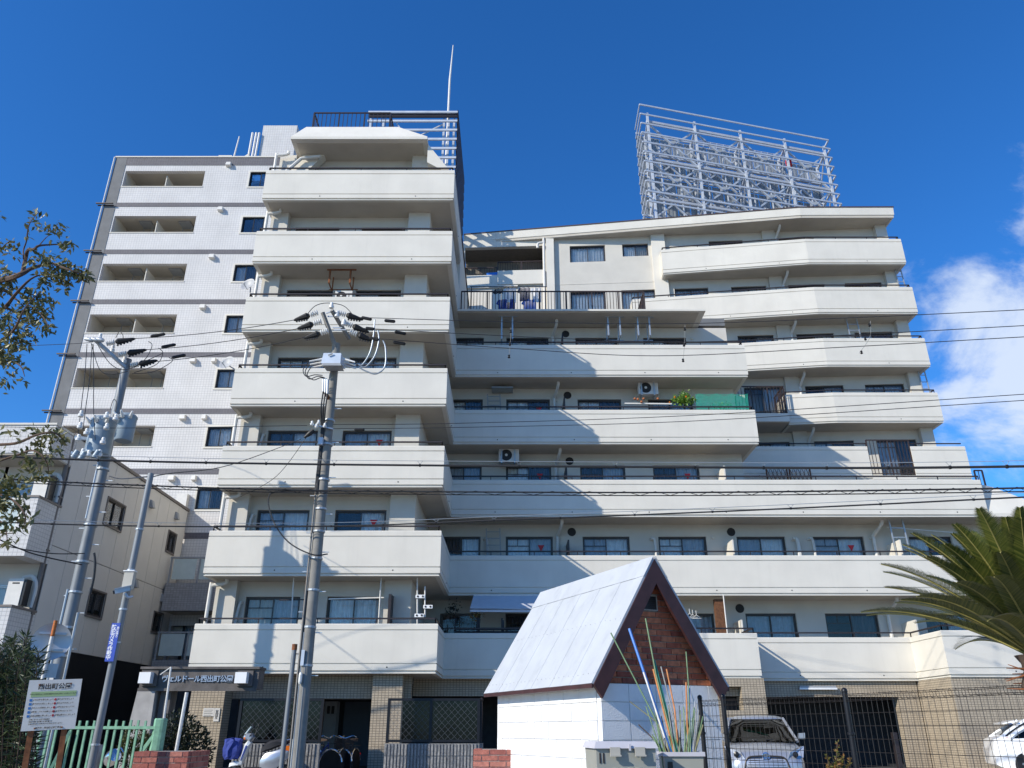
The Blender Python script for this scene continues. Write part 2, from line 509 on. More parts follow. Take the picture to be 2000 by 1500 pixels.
mat('lamp_box', (.80,.80,.80), .4, .03)
mat('wall_ribbed', (.22,.215,.21), .9, .3, 24, .7, 60)
mat('locker', (.30,.30,.31), .5, .05)
mat('door_blue', (.05,.065,.09), .5, .08)
mat('cloth_blue', (.03,.05,.24), .8, .2, 10)
mat('cloth_purple', (.075,.06,.12), .85, .2, 10)
mat('cloth_white', (.72,.73,.76), .85, .06, 10)
mat('cloth_black', (.02,.02,.025), .8, .2, 10)
mat('tarp_blue', (.02,.16,.56), .5, .1, 5)
mat('net_green', (.03,.44,.30), .6, .15, 12)
mat('awning', (.50,.52,.58), .7, .05, 4)
mat('wood_dark', (.028,.03,.035), .8, .2, 12)
mat('wood_brown', (.13,.055,.025), .8, .35, 14)
mat('terracotta', (.40,.14,.06), .8, .15, 12)
mat('orange_fruit', (.75,.20,.02), .5, .1)
mat('pole_green', (.12,.20,.10), .55, .2, 14)
mat('pole_teal', (.015,.25,.17), .5, .1)
mat('pole_blue', (.035,.17,.52), .45, .1)
mat('pole_orange', (.45,.17,.05), .6, .25, 16)
mat('pole_white', (.62,.61,.58), .55, .12, 16)
mat('pole_grey', (.24,.24,.23), .6, .15, 14)
mat('bamboo', (.20,.19,.10), .7, .25, 14)
mat('bark', (.075,.05,.036), .9, .3, 12, .5, 40)
mat('bark_red', (.085,.055,.04), .9, .35, 12, .5, 40)
leaf_mat('leaf_tree', (.055,.075,.022), (.27,.25,.11))
leaf_mat('leaf_oleander', (.022,.042,.018), (.075,.10,.042))
leaf_mat('leaf_cycad', (.035,.055,.010), (.13,.135,.028), .35, .15)
leaf_mat('leaf_hedge', (.035,.045,.012), (.10,.105,.032))
leaf_mat('leaf_dark', (.010,.016,.008), (.028,.036,.016))
leaf_mat('leaf_bright', (.08,.20,.02), (.22,.36,.05))
leaf_mat('leaf_rusty', (.10,.14,.025), (.30,.14,.05))
mat('frond_stem', (.30,.26,.08), .5, .15, 10)
# ================================================================ ground
def ZB(k): return EYE + 1.49 + 2.795 * (k - 2)          # underside of the slab of storey k
g = MB().box(-900, 900, -900, 900, -.4, 0).build('ground', 'ground_sand'); struct(g)
r_ = MB().box(-900, 900, 14.2, 20.6, -.1, .004).build('road', 'asphalt'); struct(r_)
ln = MB().box(-900, 900, 14.5, 14.62, .0, .008).build('road_line', 'line_white'); struct(ln)
kb = MB().box(-900, 900, 13.98, 14.2, -.1, .13).build('kerb', 'kerb'); struct(kb)
pv = MB().box(-12.4, 40, 20.6, 24.0, -.1, .06).build('pavement', 'kerb'); struct(pv)

# ================================================================ white apartment building
APT = thing('apartment_building', 'big cream white apartment block with stepped rows of long balconies', 'building', (0, 27, 0))
YT, YTW = 24.2, 25.35          # tower: balcony face, wall face
YM, YMW = 28.0, 29.25          # middle wing
XL, XR, XC = -9.43, -2.2, -3.16
HP = 1.38
def parapet_profile(z, H=HP, t=.16):
    return [(-t, z+H), (-.012, z+H+.012), (0, z+H-.01), (0, z+H-.15), (-.028, z+H-.155), (-.028, z+H-.178), (0, z+H-.183),
            (0, z+.285), (-.028, z+.28), (-.028, z+.257), (0, z+.252), (0, z+.085), (-.045, z+.08), (-.045, z+.035),
            (-.02, z+.03), (-.02, z), (-t, z)]
def off_path(path, d):
    m = len(path); nor = []
    for i in range(m-1):
        dx, dy = path[i+1][0]-path[i][0], path[i+1][1]-path[i][1]; l = math.hypot(dx, dy); nor.append((dy/l, -dx/l))
    out = []
    for i in range(m):
        a = nor[max(i-1, 0)]; b = nor[min(i, m-2)]; q = 1 + a[0]*b[0] + a[1]*b[1]
        out.append((path[i][0]-(a[0]+b[0])/q*d, path[i][1]-(a[1]+b[1])/q*d))
    return out
def balcony(k, path, slab_poly, H=HP, rail=True, rail_path=None, z=None, label=None):
    z = ZB(k) if z is None else z
    b = MB().sweep(parapet_profile(z, H), path).build('balcony', 'paint_white', APT, label=label)
    MB().prism(slab_poly, z+.012, z+.19).build('balcony_slab', 'soffit', b)
    if rail:
        rp = off_path(rail_path or path, .09)
        m = MB()
        zr = z + H + .17
        for i in range(len(rp)-1):
            p, q = Vector((*rp[i], zr)), Vector((*rp[i+1], zr))
            m.bar(p, q, .05, .045)
            n = max(1, int((q-p).length / 1.5))
            for j in range(n+1):
                c = p.lerp(q, j/n)
                m.box(c.x-.014, c.x+.014, c.y-.014, c.y+.014, z+H-.01, zr)
        m.build('handrail', 'rail_dark', b)
    wh = MB()
    for i in range(len(path)-1):
        p, q = Vector((*path[i], z+.17)), Vector((*path[i+1], z+.17)); L_ = (q-p).length
        if L_ < 3: continue
        n = int(L_/2.6)
        for j in range(n):
            c = p.lerp(q, (j+.6)/n); wh.box(c.x-.018, c.x+.018, c.y-.006, c.y+.01, c.z-.018, c.z+.018)
    if wh.v: stuff(wh.build('weep_holes', 'vent_black', b))
    return b
CURT = ['curtain_white', 'curtain_grey', 'curtain_beige', 'curtain_dark', None]
def window(fr, a0, a1, z0, z1, parent, sash='sash', left=None, right=None, mark=0, bar=False, depth=.1, glass='glass', three=False):
    """sliding window in its opening; left/right: curtain material behind each leaf"""
    w = .045; m = MB(); mid = (a0+a1)/2; d = depth
    m.fbox(fr, a0, a1, d-.02, d+.07, z1-w, z1); m.fbox(fr, a0, a1, d-.02, d+.07, z0, z0+w)
    m.fbox(fr, a0, a0+w, d-.02, d+.07, z0+w, z1-w); m.fbox(fr, a1-w, a1, d-.02, d+.07, z0+w, z1-w)
    s = .035
    for (p, q, dd) in ((a0+w, mid+s/2, d+.035), (mid-s/2, a1-w, d+.002)):
        m.fbox(fr, p, p+s, dd, dd+.025, z0+w, z1-w); m.fbox(fr, q-s, q, dd, dd+.025, z0+w, z1-w)
        m.fbox(fr, p+s, q-s, dd, dd+.025, z0+w, z0+w+s); m.fbox(fr, p+s, q-s, dd, dd+.025, z1-w-s, z1-w)
    if bar:
        m.fbox(fr, a0+w+s, mid-s/2, d+.037, d+.055, z1-w-.30, z1-w-.27)
        m.fbox(fr, (a0+mid)/2-.012, (a0+mid)/2+.012, d+.037, d+.055, z1-w-.27, z1-w-s)
    o = m.build('window', sash, parent)
    MB().fbox(fr, a0+w+s, mid-s/2, d+.045, d+.051, z0+w+s, z1-w-s).build('pane', glass, o)
    MB().fbox(fr, mid+s/2, a1-w-s, d+.012, d+.018, z0+w+s, z1-w-s).build('pane', glass, o)
    for (p, q, c) in ((a0, mid, left), (mid, a1, right)):
        if not c: continue
        n = 34; cb = MB(); ph = random.random()*6
        pts = []
        for i in range(n+1):
            t = i/n; a = p+(q-p)*t
            pts.append((a, d+.14+.022*math.sin(t*38+ph)+.012*math.sin(t*17+ph*2)))
        for i in range(n):
            cb.quad([fr.P(pts[i][0], pts[i][1], z0+.02), fr.P(pts[i+1][0], pts[i+1][1], z0+.02),
                     fr.P(pts[i+1][0], pts[i+1][1], z1-.03), fr.P(pts[i][0], pts[i][1], z1-.03)])
        cb.build('curtain', c, o, smooth=True)
    if mark:
        am = mid+(a1-mid)*.5 if mark > 0 else a0+(mid-a0)*.5; zc = z1-.36; dd = d+.006
        MB().hexa([fr.P(am-.005, dd, zc-.17), fr.P(am+.005, dd, zc-.17), fr.P(am+.005, dd+.004, zc-.17), fr.P(am-.005, dd+.004, zc-.17),
                   fr.P(am-.125, dd, zc+.06), fr.P(am+.125, dd, zc+.06), fr.P(am+.125, dd+.004, zc+.06), fr.P(am-.125, dd+.004, zc+.06)]
                  ).build('access_mark', 'red_sticker', o, label='red inverted triangle on the glass')
    return o
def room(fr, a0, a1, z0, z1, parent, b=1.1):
    MB().fbox(fr, a0, a1, b, b+.05, z0, z1).build('room_shade_sheet', 'room_shade', parent)  # dark sheet behind the windows standing for the unlit room
def drainpipe(pts, parent, r=.055, m='pipe_white'):
    MB().tube(pts, r, 8).build('drainpipe', m, parent, smooth=True)

# ---- tower
FT = Fr(0, YTW)
wx = [(-8.4, -6.68), (-5.83, -4.14)]
tw_look = {2: (('curtain_beige', 'curtain_grey', 0), ('curtain_white', 'curtain_white', 0)),
           3: (('curtain_grey', 'curtain_white', 0), (None, 'curtain_white', 1)),
           4: (('curtain_dark', 'curtain_white', 0), ('curtain_grey', 'curtain_white', 1)),
           5: (('curtain_white', 'curtain_grey', 0), ('curtain_grey', 'curtain_white', 0)),
           6: ((None, 'curtain_dark', 0), ('curtain_grey', None, 0)),
           7: ((None, 'curtain_white', 0), ('curtain_white', None, 0)),
           8: ((None, None, 0), (None, None, 0))}
for k in range(2, 9):
    z = ZB(k)
    yb = 26.7 if k == 2 else YM
    yend = yb + .06 if k <= 6 else 28.6
    path = [(XL, YTW+.05), (XL, YT), (XR, YT), (XR, yend)]
    poly = [(XL+.1, YT+.1), (XR-.1, YT+.1), (XR-.1, yend-.02), (XC-.02, yend-.02), (XC-.02, YTW+.05), (XL+.1, YTW+.05)]
    balcony(k, path, poly, rail_path=[(XL, YTW), (XL, YT), (XR, YT), (XR, yend)])
    ops = []
    zt = z + 2.35
    if k < 8: ops = [(a, b, z+.3, zt) for a, b in wx]
    else: ops = [(a, b, z+.3, z+1.9) for a, b in wx]
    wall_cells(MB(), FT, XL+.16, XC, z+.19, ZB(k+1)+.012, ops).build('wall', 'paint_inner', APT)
    MB().box(XC-.2, XC-.002, YTW+.2, 31.0, z+.19, ZB(k+1)+.012).build('side_wall', 'paint_inner', APT)
    room(FT, XL+.2, XC-.21, z+.1, z+2.79, APT)
    for i, (a, b) in enumerate(wx):
        l, r2, mk = tw_look[k][i]
        window(FT, a, b, z+.3, ops[i][3], APT, 'sash', l, r2, mk, bar=(i == 0))
    # columns and beam stubs that frame the recess
    MB().box(-9.27, -8.62, YTW-.32, YTW-.003, z+.19, ZB(k+1)+.01).build('column', 'paint_inner', APT)
    MB().box(-3.98, -3.15, YTW-.34, YTW-.003, z+.19, ZB(k+1)+.01).build('column', 'paint_inner', APT)
    x0 = -9.5
    if k >= 2:
        zt2 = ZB(k+1)
        drainpipe(smooth_path([(-8.9, YT+.62, zt2+.02), (-8.9, YT+.62, zt2-.10), (-9.1, YT+.62, zt2-.16), (-9.32, YT+.62, zt2-.18), (-9.36, YT+.62, zt2-.3), (-9.36, YT+.62, z+.2)], 3), APT, .06)
    # curved hose from the wall to an outdoor unit
    if k <= 4:
        drainpipe(smooth_path([(-8.5, YTW-.02, z+2.16), (-8.52, YTW-.12, z+2.12), (-8.58, YTW-.14, z+1.7), (-8.6, YTW-.14, z+1.2), (-8.6, YTW-.14, z+.3)], 4), APT, .045)
# body behind, closed to the back
MB().box(XL+.17, XC-.21, 27.0, 34.0, ZB(2)+.1, ZB(9)+.2).build('tower_core', 'paint_inner', APT)
MB().box(XC-.9, XR-.02, 28.62, 35.0, ZB(7), ZB(9)-1.35).build('side_wall', 'paint_white', APT)
MB().box(XC-.9, XR+.03, 28.60, 35.1, ZB(9)-1.35, ZB(9)-1.3).build('wall_cap', 'roof_cap', APT)
# tower roof: sloping fascia round the top slab
z9 = ZB(9)
m = MB()
b4 = [(-8.62, 24.05), (-3.3, 24.05), (-3.3, 27.5), (-8.62, 27.5)]
t4 = [(-8.22, 24.5), (-4.55, 24.5), (-4.55, 27.5), (-8.22, 27.5)]
lo = [(x, y, z9-.02) for x, y in b4]; li = [(x, y, z9+.1) for x, y in b4]; hi = [(x, y, z9+.98) for x, y in t4]
m.hexa(lo + li); m.hexa(li + hi)
rf = m.build('roof', 'paint_white', APT)
MB().box(-8.45, -3.5, 24.3, 27.4, z9-.034, z9-.021).build('roof_soffit', 'soffit', rf)
MB().hexa([(-3.3,24.35,z9-.9),(-2.35,24.35,z9-1.5),(-2.35,27,z9-1.5),(-3.3,27,z9-.9),
           (-3.3,24.35,z9-.02),(-2.35,24.35,z9-1.38),(-2.35,27,z9-1.38),(-3.3,27,z9-.02)]).build('roof_hip', 'paint_white', APT)
MB().hexa([(-9.1,24.95,z9-1.5),(-8.6,24.95,z9-1.5),(-8.6,25.3,z9-1.5),(-9.1,25.3,z9-1.5),
           (-8.35,24.95,z9-.03),(-7.5,24.95,z9-.03),(-7.5,25.3,z9-.03),(-8.35,25.3,z9-.03)]).build('raking_column', 'paint_white', APT)
drainpipe([(-9.3, 24.8, ZB(8)+.3), (-9.2, 24.8, z9-1.4), (-8.35, 24.8, z9-.35), (-7.6, 24.8, z9-.25)], APT, .07)

# ---- steel railings made of single balusters
def railing(p0, p1, h, mname, parent, name='railing', step=.12, post=1.1, t=.022):
    p0, p1 = Vector(p0), Vector(p1); d = p1-p0; L_ = d.length
    m = MB(); up = Vector((0, 0, h))
    m.bar(p0+up, p1+up, .05, .045); m.bar(p0+Vector((0,0,.08)), p1+Vector((0,0,.08)), .035, .03)
    n = max(1, round(L_/post))
    for i in range(n+1):
        c = p0.lerp(p1, i/n); m.bar(c, c+up, .05)
    o = m.build(name, mname, parent)
    k = int(L_/step)
    for i in range(1, k):
        c = p0.lerp(p1, i/k)
        beam('baluster', mname, o, c+Vector((0,0,.09)), c+up*.98, t)
    return o
rz = z9+.98
railing((-8.05, 24.75, rz), (-4.95, 24.75, rz), .95, 'rail_dark', APT, step=.17)
railing((-8.05, 24.78, rz), (-8.05, 27.0, rz), .95, 'rail_dark', APT, step=.17)
railing((-4.95, 24.78, rz), (-4.95, 27.0, rz), .95, 'rail_dark', APT, step=.17)

# ---- middle wing, storeys 2 to 6
FM = Fr(0, YMW)
mw = [(-2.6, -1.18), (-.235, 1.53), (2.65, 4.41), (5.49, 7.29), (8.43, 10.25), (11.3, 13.2), (14.9, 16.5), (17.0, 18.3), (19.2, 20.6)]
XE = {2: 8.0, 3: 24.0, 4: 18.6, 5: 9.35, 6: 9.28}
mid_look = {3: [('curtain_dark','curtain_white',0), ('curtain_white','curtain_grey',1), ('curtain_grey','curtain_white',0), ('curtain_white','curtain_grey',0),
                ('curtain_grey','curtain_white',0), ('curtain_grey','curtain_white',1), ('curtain_white','curtain_dark',0), ('curtain_dark','curtain_dark',0), (None,None,0)],
            2: [('curtain_dark','curtain_dark',0), ('curtain_dark','curtain_dark',0), (None,'curtain_dark',0), ('curtain_dark','curtain_grey',0),
                ('curtain_grey','curtain_grey',0), (None,'curtain_dark',0), ('curtain_dark','curtain_grey',0), ('curtain_dark',None,0), (None,None,0)]}
for k in range(2, 7):
    z = ZB(k); xe = XE[k]
    if k == 2:
        path = [(XR-.1, 26.7), (8.0, 26.7), (8.0, YM), (13.6, YM), (13.6, 25.9), (24, 25.9)]
        poly = [(XR-.1, 26.8), (7.9, 26.8), (7.9, YM+.1), (13.7, YM+.1), (13.7, 26.0), (24, 26.0), (24, YMW+.05), (XC, YMW+.05), (XC, 26.8)]
        balcony(k, path, poly)
    elif k == 3:
        balcony(k, [(XR-.1, YM), (24, YM)], [(XR-.1, YM+.1), (24, YM+.1), (24, YMW+.05), (XC, YMW+.05), (XC, YM+.1)])
    elif k == 4:
        # the fourth storey ends in a hipped corner on the right
        H = HP
        balcony(k, [(XR-.1, YM), (17.35, YM)], [(XR-.1, YM+.1), (20.2, YM+.1), (19.3, 33.0), (8.9, 33.0), (8.9, YMW+.05), (XC, YMW+.05), (XC, YM+.1)])
        hz = MB()
        b_ = [(17.36, YM), (20.05, YM), (20.05, 33.2), (17.36, 33.2)]; t_ = [(17.36, YM+.12), (18.05, YM+.5), (18.05, 33.2), (17.36, 33.2)]
        hz.hexa([(x, y, z-.0) for x, y in b_] + [(x, y, z+.12) for x, y in b_])
        hz.hexa([(x, y, z+.121) for x, y in b_] + [(x, y, z+H-.12) for x, y in t_])
        hz.build('roof_hip', 'paint_white', APT)
        MB().box(17.5, 19.95, YM+.15, 33, z-.016, z-.002).build('roof_soffit', 'soffit', APT)
        railing((17.7, YM+.8, z+H-.13), (18.0, YM+.8, z+H-.13), .75, 'rail_dark', APT, post=.3)
    else:
        balcony(k, [(XR-.1, YM), (xe, YM), (xe, 33.6)],
                [(XR-.1, YM+.1), (xe-.1, YM+.1), (xe-.1, 33.6), (8.9, 33.6), (8.9, YMW+.05), (XC, YMW+.05), (XC, YM+.1)])
    zt = z+2.35
    wend = 24.0 if k <= 3 else 9.0
    wins = [w for w in mw if w[1] < wend]
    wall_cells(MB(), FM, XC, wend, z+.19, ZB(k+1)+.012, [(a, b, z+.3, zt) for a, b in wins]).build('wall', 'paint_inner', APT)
    room(FM, XC+.1, wend-.1, z+.1, z+2.79, APT)
    look = mid_look.get(k) or [random.choice([('curtain_dark','curtain_grey',0), (None,'curtain_dark',0), ('curtain_white','curtain_dark',0), ('curtain_grey','curtain_grey',0)]) for _ in wins]
    for i, (a, b) in enumerate(wins):
        l, r2, mk = look[i]
        if k == 5 and i == 1: mk = 1
        if k == 4 and i in (1, 3): mk = 1
        window(FM, a, b, z+.3, zt, APT, 'sash', l, r2, mk, bar=(i % 2 == 1 or i == 2))
    # rainwater pipe with its elbow under each slab
    zs = ZB(k+1)
    for xp in ([1.72, 13.55] if k <= 3 else [1.72]):
        drainpipe(smooth_path([(xp+.12, YM+.55, zs+.02), (xp+.12, YM+.6, zs-.12), (xp, YMW-.12, zs-.42), (xp-.02, YMW-.1, zs-.6), (xp-.02, YMW-.1, z+.2)], 3), APT, .062)
    # round kitchen exhaust
    for xv in ([2.25, 8.25] if k <= 3 else [2.25]):
        v = MB().lathe([(.15, 0), (.16, .015), (.13, .03), (.12, .02), (.02, .02)], (xv, YMW-.001, z+2.52), 16, (0,-1,0)).build('exhaust_vent', 'vent_black', APT, smooth=True)
        MB().lathe([(.17, 0), (.17, .012), (.16, .014)], (xv, YMW-.0005, z+2.52), 16, (0,-1,0)).build('vent_ring', 'paint_inner', v)
    # partitions between flats
    pt = [2.02] + ([7.95, 14.0] if k in (2, 3) else []) + ([7.95] if k == 4 else [])
    for xq in pt:
        MB().box(xq, xq+.05, YM+.2, YMW-.002, z+.2, z+2.0).build('balcony_partition', 'paint_white' if xq > 3 else 'rail_dark', APT)
    # small round air caps
    for a, b in wins[1::2]:
        MB().lathe([(.06, 0), (.06, .04), (.04, .05)], (b+.25, YMW-.001, z+2.3), 10, (0,-1,0)).build('air_cap', 'paint_inner', APT)
MB().box(XC+.02, 8.9, YMW+1.3, 35.5, 0, ZB(7)+.1).build('wing_core', 'paint_inner', APT)
MB().box(8.85, 9.0, YMW+.2, 34.0, ZB(4)+.19, ZB(7)).build('side_wall', 'paint_inner', APT)
# hose pipes on the third storey
for xh in (8.25+2.25, 13.4-2.3, -1.05, 5.2, 10.55):
    z = ZB(3)
    drainpipe(smooth_path([(xh, YMW-.01, z+2.22), (xh+.06, YMW-.12, z+2.25), (xh+.14, YMW-.14, z+2.0), (xh+.14, YMW-.14, z+.3)], 4), APT, .05)

# canopy (mansard) above the sixth storey, with the terrace on top
z7 = ZB(7)
cb = [(XR-.1, 27.85), (7.85, 27.85), (7.85, 29.9), (XR-.1, 29.9)]
ct = [(XR-.1, 28.85), (5.75, 28.85), (5.75, 29.9), (XR-.1, 29.9)]
m = MB(); m.hexa([(x, y, z7+.06) for x, y in cb] + [(x, y, z7+.14) for x, y in cb]); m.hexa([(x, y, z7+.1405) for x, y in cb] + [(x, y, z7+.62) for x, y in ct])
cn = m.build('terrace_canopy', 'paint_white', APT)
MB().box(XC, 7.6, 27.98, 29.9, z7+.04, z7+.059).build('canopy_soffit', 'soffit', cn)
MB().box(XC, 9.0, 29.3, 36.0, z7+.15, z7+.5).build('terrace_floor', 'concrete_grey', APT)
railing((XR+.05, 29.0, z7+.62), (5.62, 29.0, z7+.62), 1.02, 'rail_brown', APT, step=.13)
railing((5.62, 29.05, z7+.62), (5.62, 32.0, z7+.62), 1.02, 'rail_brown', APT, step=.13)

# ---- right wing
WX0, WY0, WX1, WY1 = -2.6, 35.35, 19.2, 34.0
FW = Fr(WX0, WY0, WX1-WX0, WY1-WY0)
def wallY(x): return WY0 + (WY1-WY0)*(x-WX0)/(WX1-WX0)
def wa(x): return (x-WX0)/FW.ux
def eaveY(x): return 33.02 if x > 14.7 else 33.02 + (14.7-x)*.139
colA, colB, colC, colD = (8.3, 10.0), (11.15, 12.9), (14.0, 15.8), (16.8, 18.6)
XRE = 19.5
rw_look = [('curtain_dark','curtain_grey'), ('curtain_grey','curtain_dark'), (None,'curtain_grey'), ('curtain_grey','curtain_grey')]
for k in range(4, 10):
    z = ZB(k)
    ztop = ZB(k+1) + .012
    if k == 4: wins = []; xs = 8.9
    elif k == 5: wins = [colB, colC, colD]; xs = 8.9
    elif k == 6: wins = [colB, colC, colD]; xs = 8.9
    elif k == 7: wins = [(8.9, 9.7), colB, colC, colD]; xs = 8.0
    elif k == 8: wins = [(3.0, 4.8), (5.6, 7.35), colA, colB, colC, colD]; xs = 2.0
    else: wins = [(3.05, 4.9), (5.8, 7.15), (10.3, 12.05), (13.9, 15.7)]; xs = 2.0
    ops = []
    for (a, b) in wins:
        zb_ = z+.3
        if k == 9 and a < 8: zb_ = z+1.35 if a < 5 else z+1.6
        ops.append((wa(a), wa(b), zb_, z+2.36))
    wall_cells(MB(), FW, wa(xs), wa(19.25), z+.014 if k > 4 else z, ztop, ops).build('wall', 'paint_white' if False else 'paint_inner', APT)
    if k >= 8:   # sun facing wall beside the stair block is the same paint as the parapets
        pass
    room(FW, wa(xs)+.2, wa(19.0), z+.1, z+2.79, APT)
    for i, o_ in enumerate(ops):
        l, r2 = random.choice(rw_look)
        sil = k == 9 and wins[i][0] < 8
        if sil: l, r2 = ('curtain_white', 'curtain_white') if wins[i][0] < 5 else ('curtain_white', 'curtain_beige')
        if k == 8 and wins[i][0] < 8: l, r2 = 'curtain_white', 'curtain_white'
        window(FW, o_[0], o_[1], o_[2], o_[3], APT, 'sash', l, r2, 0, bar=(i % 2 == 0 and k in (5, 6)))
    # balcony of this storey
    if k in (6, 7, 8, 9):
        xb = {6: 9.4, 7: 9.4, 8: 6.0, 9: 7.65}[k]
        pts = [(xb, wallY(xb)+.05), (xb, eaveY(xb)), (14.7, 33.02), (XRE, 33.02), (XRE, 34.1)]
        if k == 6: pts = [(12.55, wallY(12.55)), (12.55, 33.3), (14.7, 33.02), (XRE, 33.02), (XRE, 34.1)]
        poly = [(p[0]+(.1 if i < 2 else (-.1 if i > 2 else 0)), p[1]+(.1 if 0 < i < len(pts)-1 else 0)) for i, p in enumerate(pts)]
        balcony(k, pts, poly, H=1.46)
    if k == 5:
        balcony(k, [(8.6, 32.6), (15.6, 32.6)], [(8.6, 32.7), (XRE, 32.7), (XRE, 34.1), (8.6, wallY(8.6))], H=1.5)
        MB().sweep(parapet_profile(z, 1.5), [(17.5, 32.6), (19.9, 32.6), (19.9, 34.1)]).build('balcony', 'paint_white', APT)
        MB().bar((17.5, 32.7, z+1.67), (19.8, 32.7, z+1.67), .05, .045).build('handrail', 'rail_dark', APT)
        MB().sweep([(-.16, z+.19), (0, z+.19), (0, z), (-.16, z)], [(15.6, 32.61), (17.5, 32.61)]).build('slab_edge', 'paint_white', APT)
        railing((15.62, 32.66, z+.2), (17.48, 32.66, z+.2), 1.62, 'rail_brown', APT, step=.15, post=.95)
    if k == 6:
        MB().sweep([(-.16, z+.4), (0, z+.4), (0, z), (-.16, z)], [(9.4, 32.9), (12.5, 32.9)]).build('slab_edge', 'paint_white', APT)
        MB().prism([(9.4, 32.95), (12.5, 32.95), (12.5, 34.4), (9.4, 34.5)], z+.012, z+.19).build('balcony_slab', 'soffit', APT)
        railing((10.2, 32.98, z+.4), (12.45, 32.98, z+.4), 1.35, 'rail_brown', APT, step=.15, post=.75)
        railing((12.45, 33.0, z+.4), (12.45, 34.3, z+.4), 1.35, 'rail_brown', APT, step=.15, post=.75)
    # pilaster and rain pipe
    if k >= 5:
        zs = ZB(k+1)
        p0 = FW.P(wa(13.2), -.22, 0)
        MB().fbox(FW, wa(13.05), wa(13.7), -.16, -.002, z+.19, zs+.01).build('pilaster', 'paint_inner', APT)
        q = FW.P(wa(13.72), -.1, 0)
        drainpipe(smooth_path([(q[0]+.1, q[1]-.55, zs+.02), (q[0]+.1, q[1]-.5, zs-.14), (q[0], q[1]-.08, zs-.5), (q[0], q[1]-.06, zs-.7), (q[0], q[1]-.06, z+.2)], 3), APT, .065)
        MB().fbox(FW, wa(18.75), wa(19.3), -.3, -.002, z+.19, zs+.01).build('pilaster', 'paint_inner', APT)
MB().fbox(FW, wa(7.3), wa(8.0), -.2, -.002, ZB(8)-1.2, ZB(10)+.01).build('pilaster', 'paint_white', APT)
MB().fbox(FW, wa(2.0), wa(7.29), -.012, -.002, ZB(9)+.0, ZB(9)+.03).build('joint', 'paint_inner', APT)
# closing side of the wing and its roof with the bent eave
MB().box(9.0, 19.2, 35.4, 37.5, 0, ZB(10)).build('wing_core', 'paint_inner', APT)
MB().box(19.06, 19.24, 34.05, 37.5, ZB(4), ZB(10)).build('side_wall', 'paint_inner', APT)
MB().box(0, 9.0, 36.6, 37.5, ZB(7), ZB(10)).build('wing_core', 'paint_inner', APT)
ez = ZB(10)
ep = [(-2.6, eaveY(-2.6)), (14.7, 33.02), (19.45, 33.0)]
roof_poly = [(-2.6, eaveY(-2.6)+.03), (14.7, 33.05), (19.42, 33.03), (19.42, 37.5), (-2.6, 37.5)]
rw = MB().prism(roof_poly, ez, ez+.5).build('roof', 'soffit', APT)
MB().sweep([(-.1, ez+.56), (0.02, ez+.56), (0, ez+.12), (-.03, ez+.11), (-.03, ez-.02), (-.1, ez-.02)], ep + [(19.45, 37.5)]).build('roof_fascia', 'paint_white', rw)
MB().sweep([(-.2, ez+.61), (0.05, ez+.61), (0.05, ez+.562), (-.2, ez+.562)], ep + [(19.45, 37.5)]).build('roof_cap', 'roof_cap', rw)

# ---- stair block between tower and wing
FS = Fr(-2.6, 35.3, 1, -.05)
def sa(x): return (x+2.6)/FS.ux
s0, s1 = ZB(8)-1.9, ZB(10)+.15
wall_cells(MB(), FS, 0, sa(2.2), s0, s1, [(sa(-2.5), sa(1.74), ZB(9)+.72, ZB(9)+2.45)], 0, .25).build('stair_wall', 'paint_white', APT)
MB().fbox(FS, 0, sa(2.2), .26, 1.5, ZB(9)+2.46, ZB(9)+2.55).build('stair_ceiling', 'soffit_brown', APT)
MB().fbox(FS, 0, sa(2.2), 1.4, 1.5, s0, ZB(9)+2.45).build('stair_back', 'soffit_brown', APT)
MB().fbox(FS, 0, sa(.3), -.1, -.002, ZB(9)-.1, ZB(9)+.62).build('stair_band', 'paint_white', APT)
MB().fbox(FS, sa(-.75), sa(1.74), -.14, -.002, ZB(9)+.05, ZB(9)+.88).build('stair_band', 'paint_white', APT)
railing(FS.P(.1, .12, ZB(9)+.62), FS.P(sa(-.8), .12, ZB(9)+.62), .62, 'rail_brown', APT, step=.13)
railing(FS.P(sa(-.75), .1, ZB(9)+.8), FS.P(sa(1.72), .1, ZB(9)+.8), .75, 'rail_brown', APT, step=.13)
MB().fbox(FS, sa(1.8), sa(2.21), -.22, -.002, s0, s1).build('pilaster', 'paint_white', APT)
q = FS.P(sa(1.66), -.1, 0)
drainpipe(smooth_path([(q[0]-.3, q[1]-.05, ZB(9)+2.2), (q[0]-.28, q[1]-.08, ZB(9)+2.45), (q[0], q[1]-.08, ZB(9)+2.5), (q[0]+.02, q[1]-.08, ZB(9)+2.3), (q[0]+.02, q[1]-.08, ZB(8)-1)], 3), APT, .07)

# ---- ground storey in beige tiles
z2 = ZB(2)
gs = MB().box(-9.3, -3.0, 25.0, 25.25, 2.03, z2+.01); gs.build('lintel', 'tile_beige', APT)
MB().box(-9.28, -8.3, 24.35, 24.99, 0, z2+.01).build('pier', 'tile_beige', APT)
MB().box(-4.08, -3.2, 24.55, 24.99, 0, z2+.01).build('pier', 'tile_beige', APT)
MB().box(-3.19, 8.0, 27.1, 27.35, 2.18, z2+.01).build('lintel', 'tile_beige', APT)
MB().box(-12, 13.6, 30.2, 30.5, 0, z2+.02).build('back_wall', 'passage_shade', APT)  # near-black colour carries the shade of the passage
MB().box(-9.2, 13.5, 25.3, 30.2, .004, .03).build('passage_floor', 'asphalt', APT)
MB().box(-8.2, -8.1, 25.3, 30.2, 0, z2).build('inner_wall', 'passage_shade', APT)
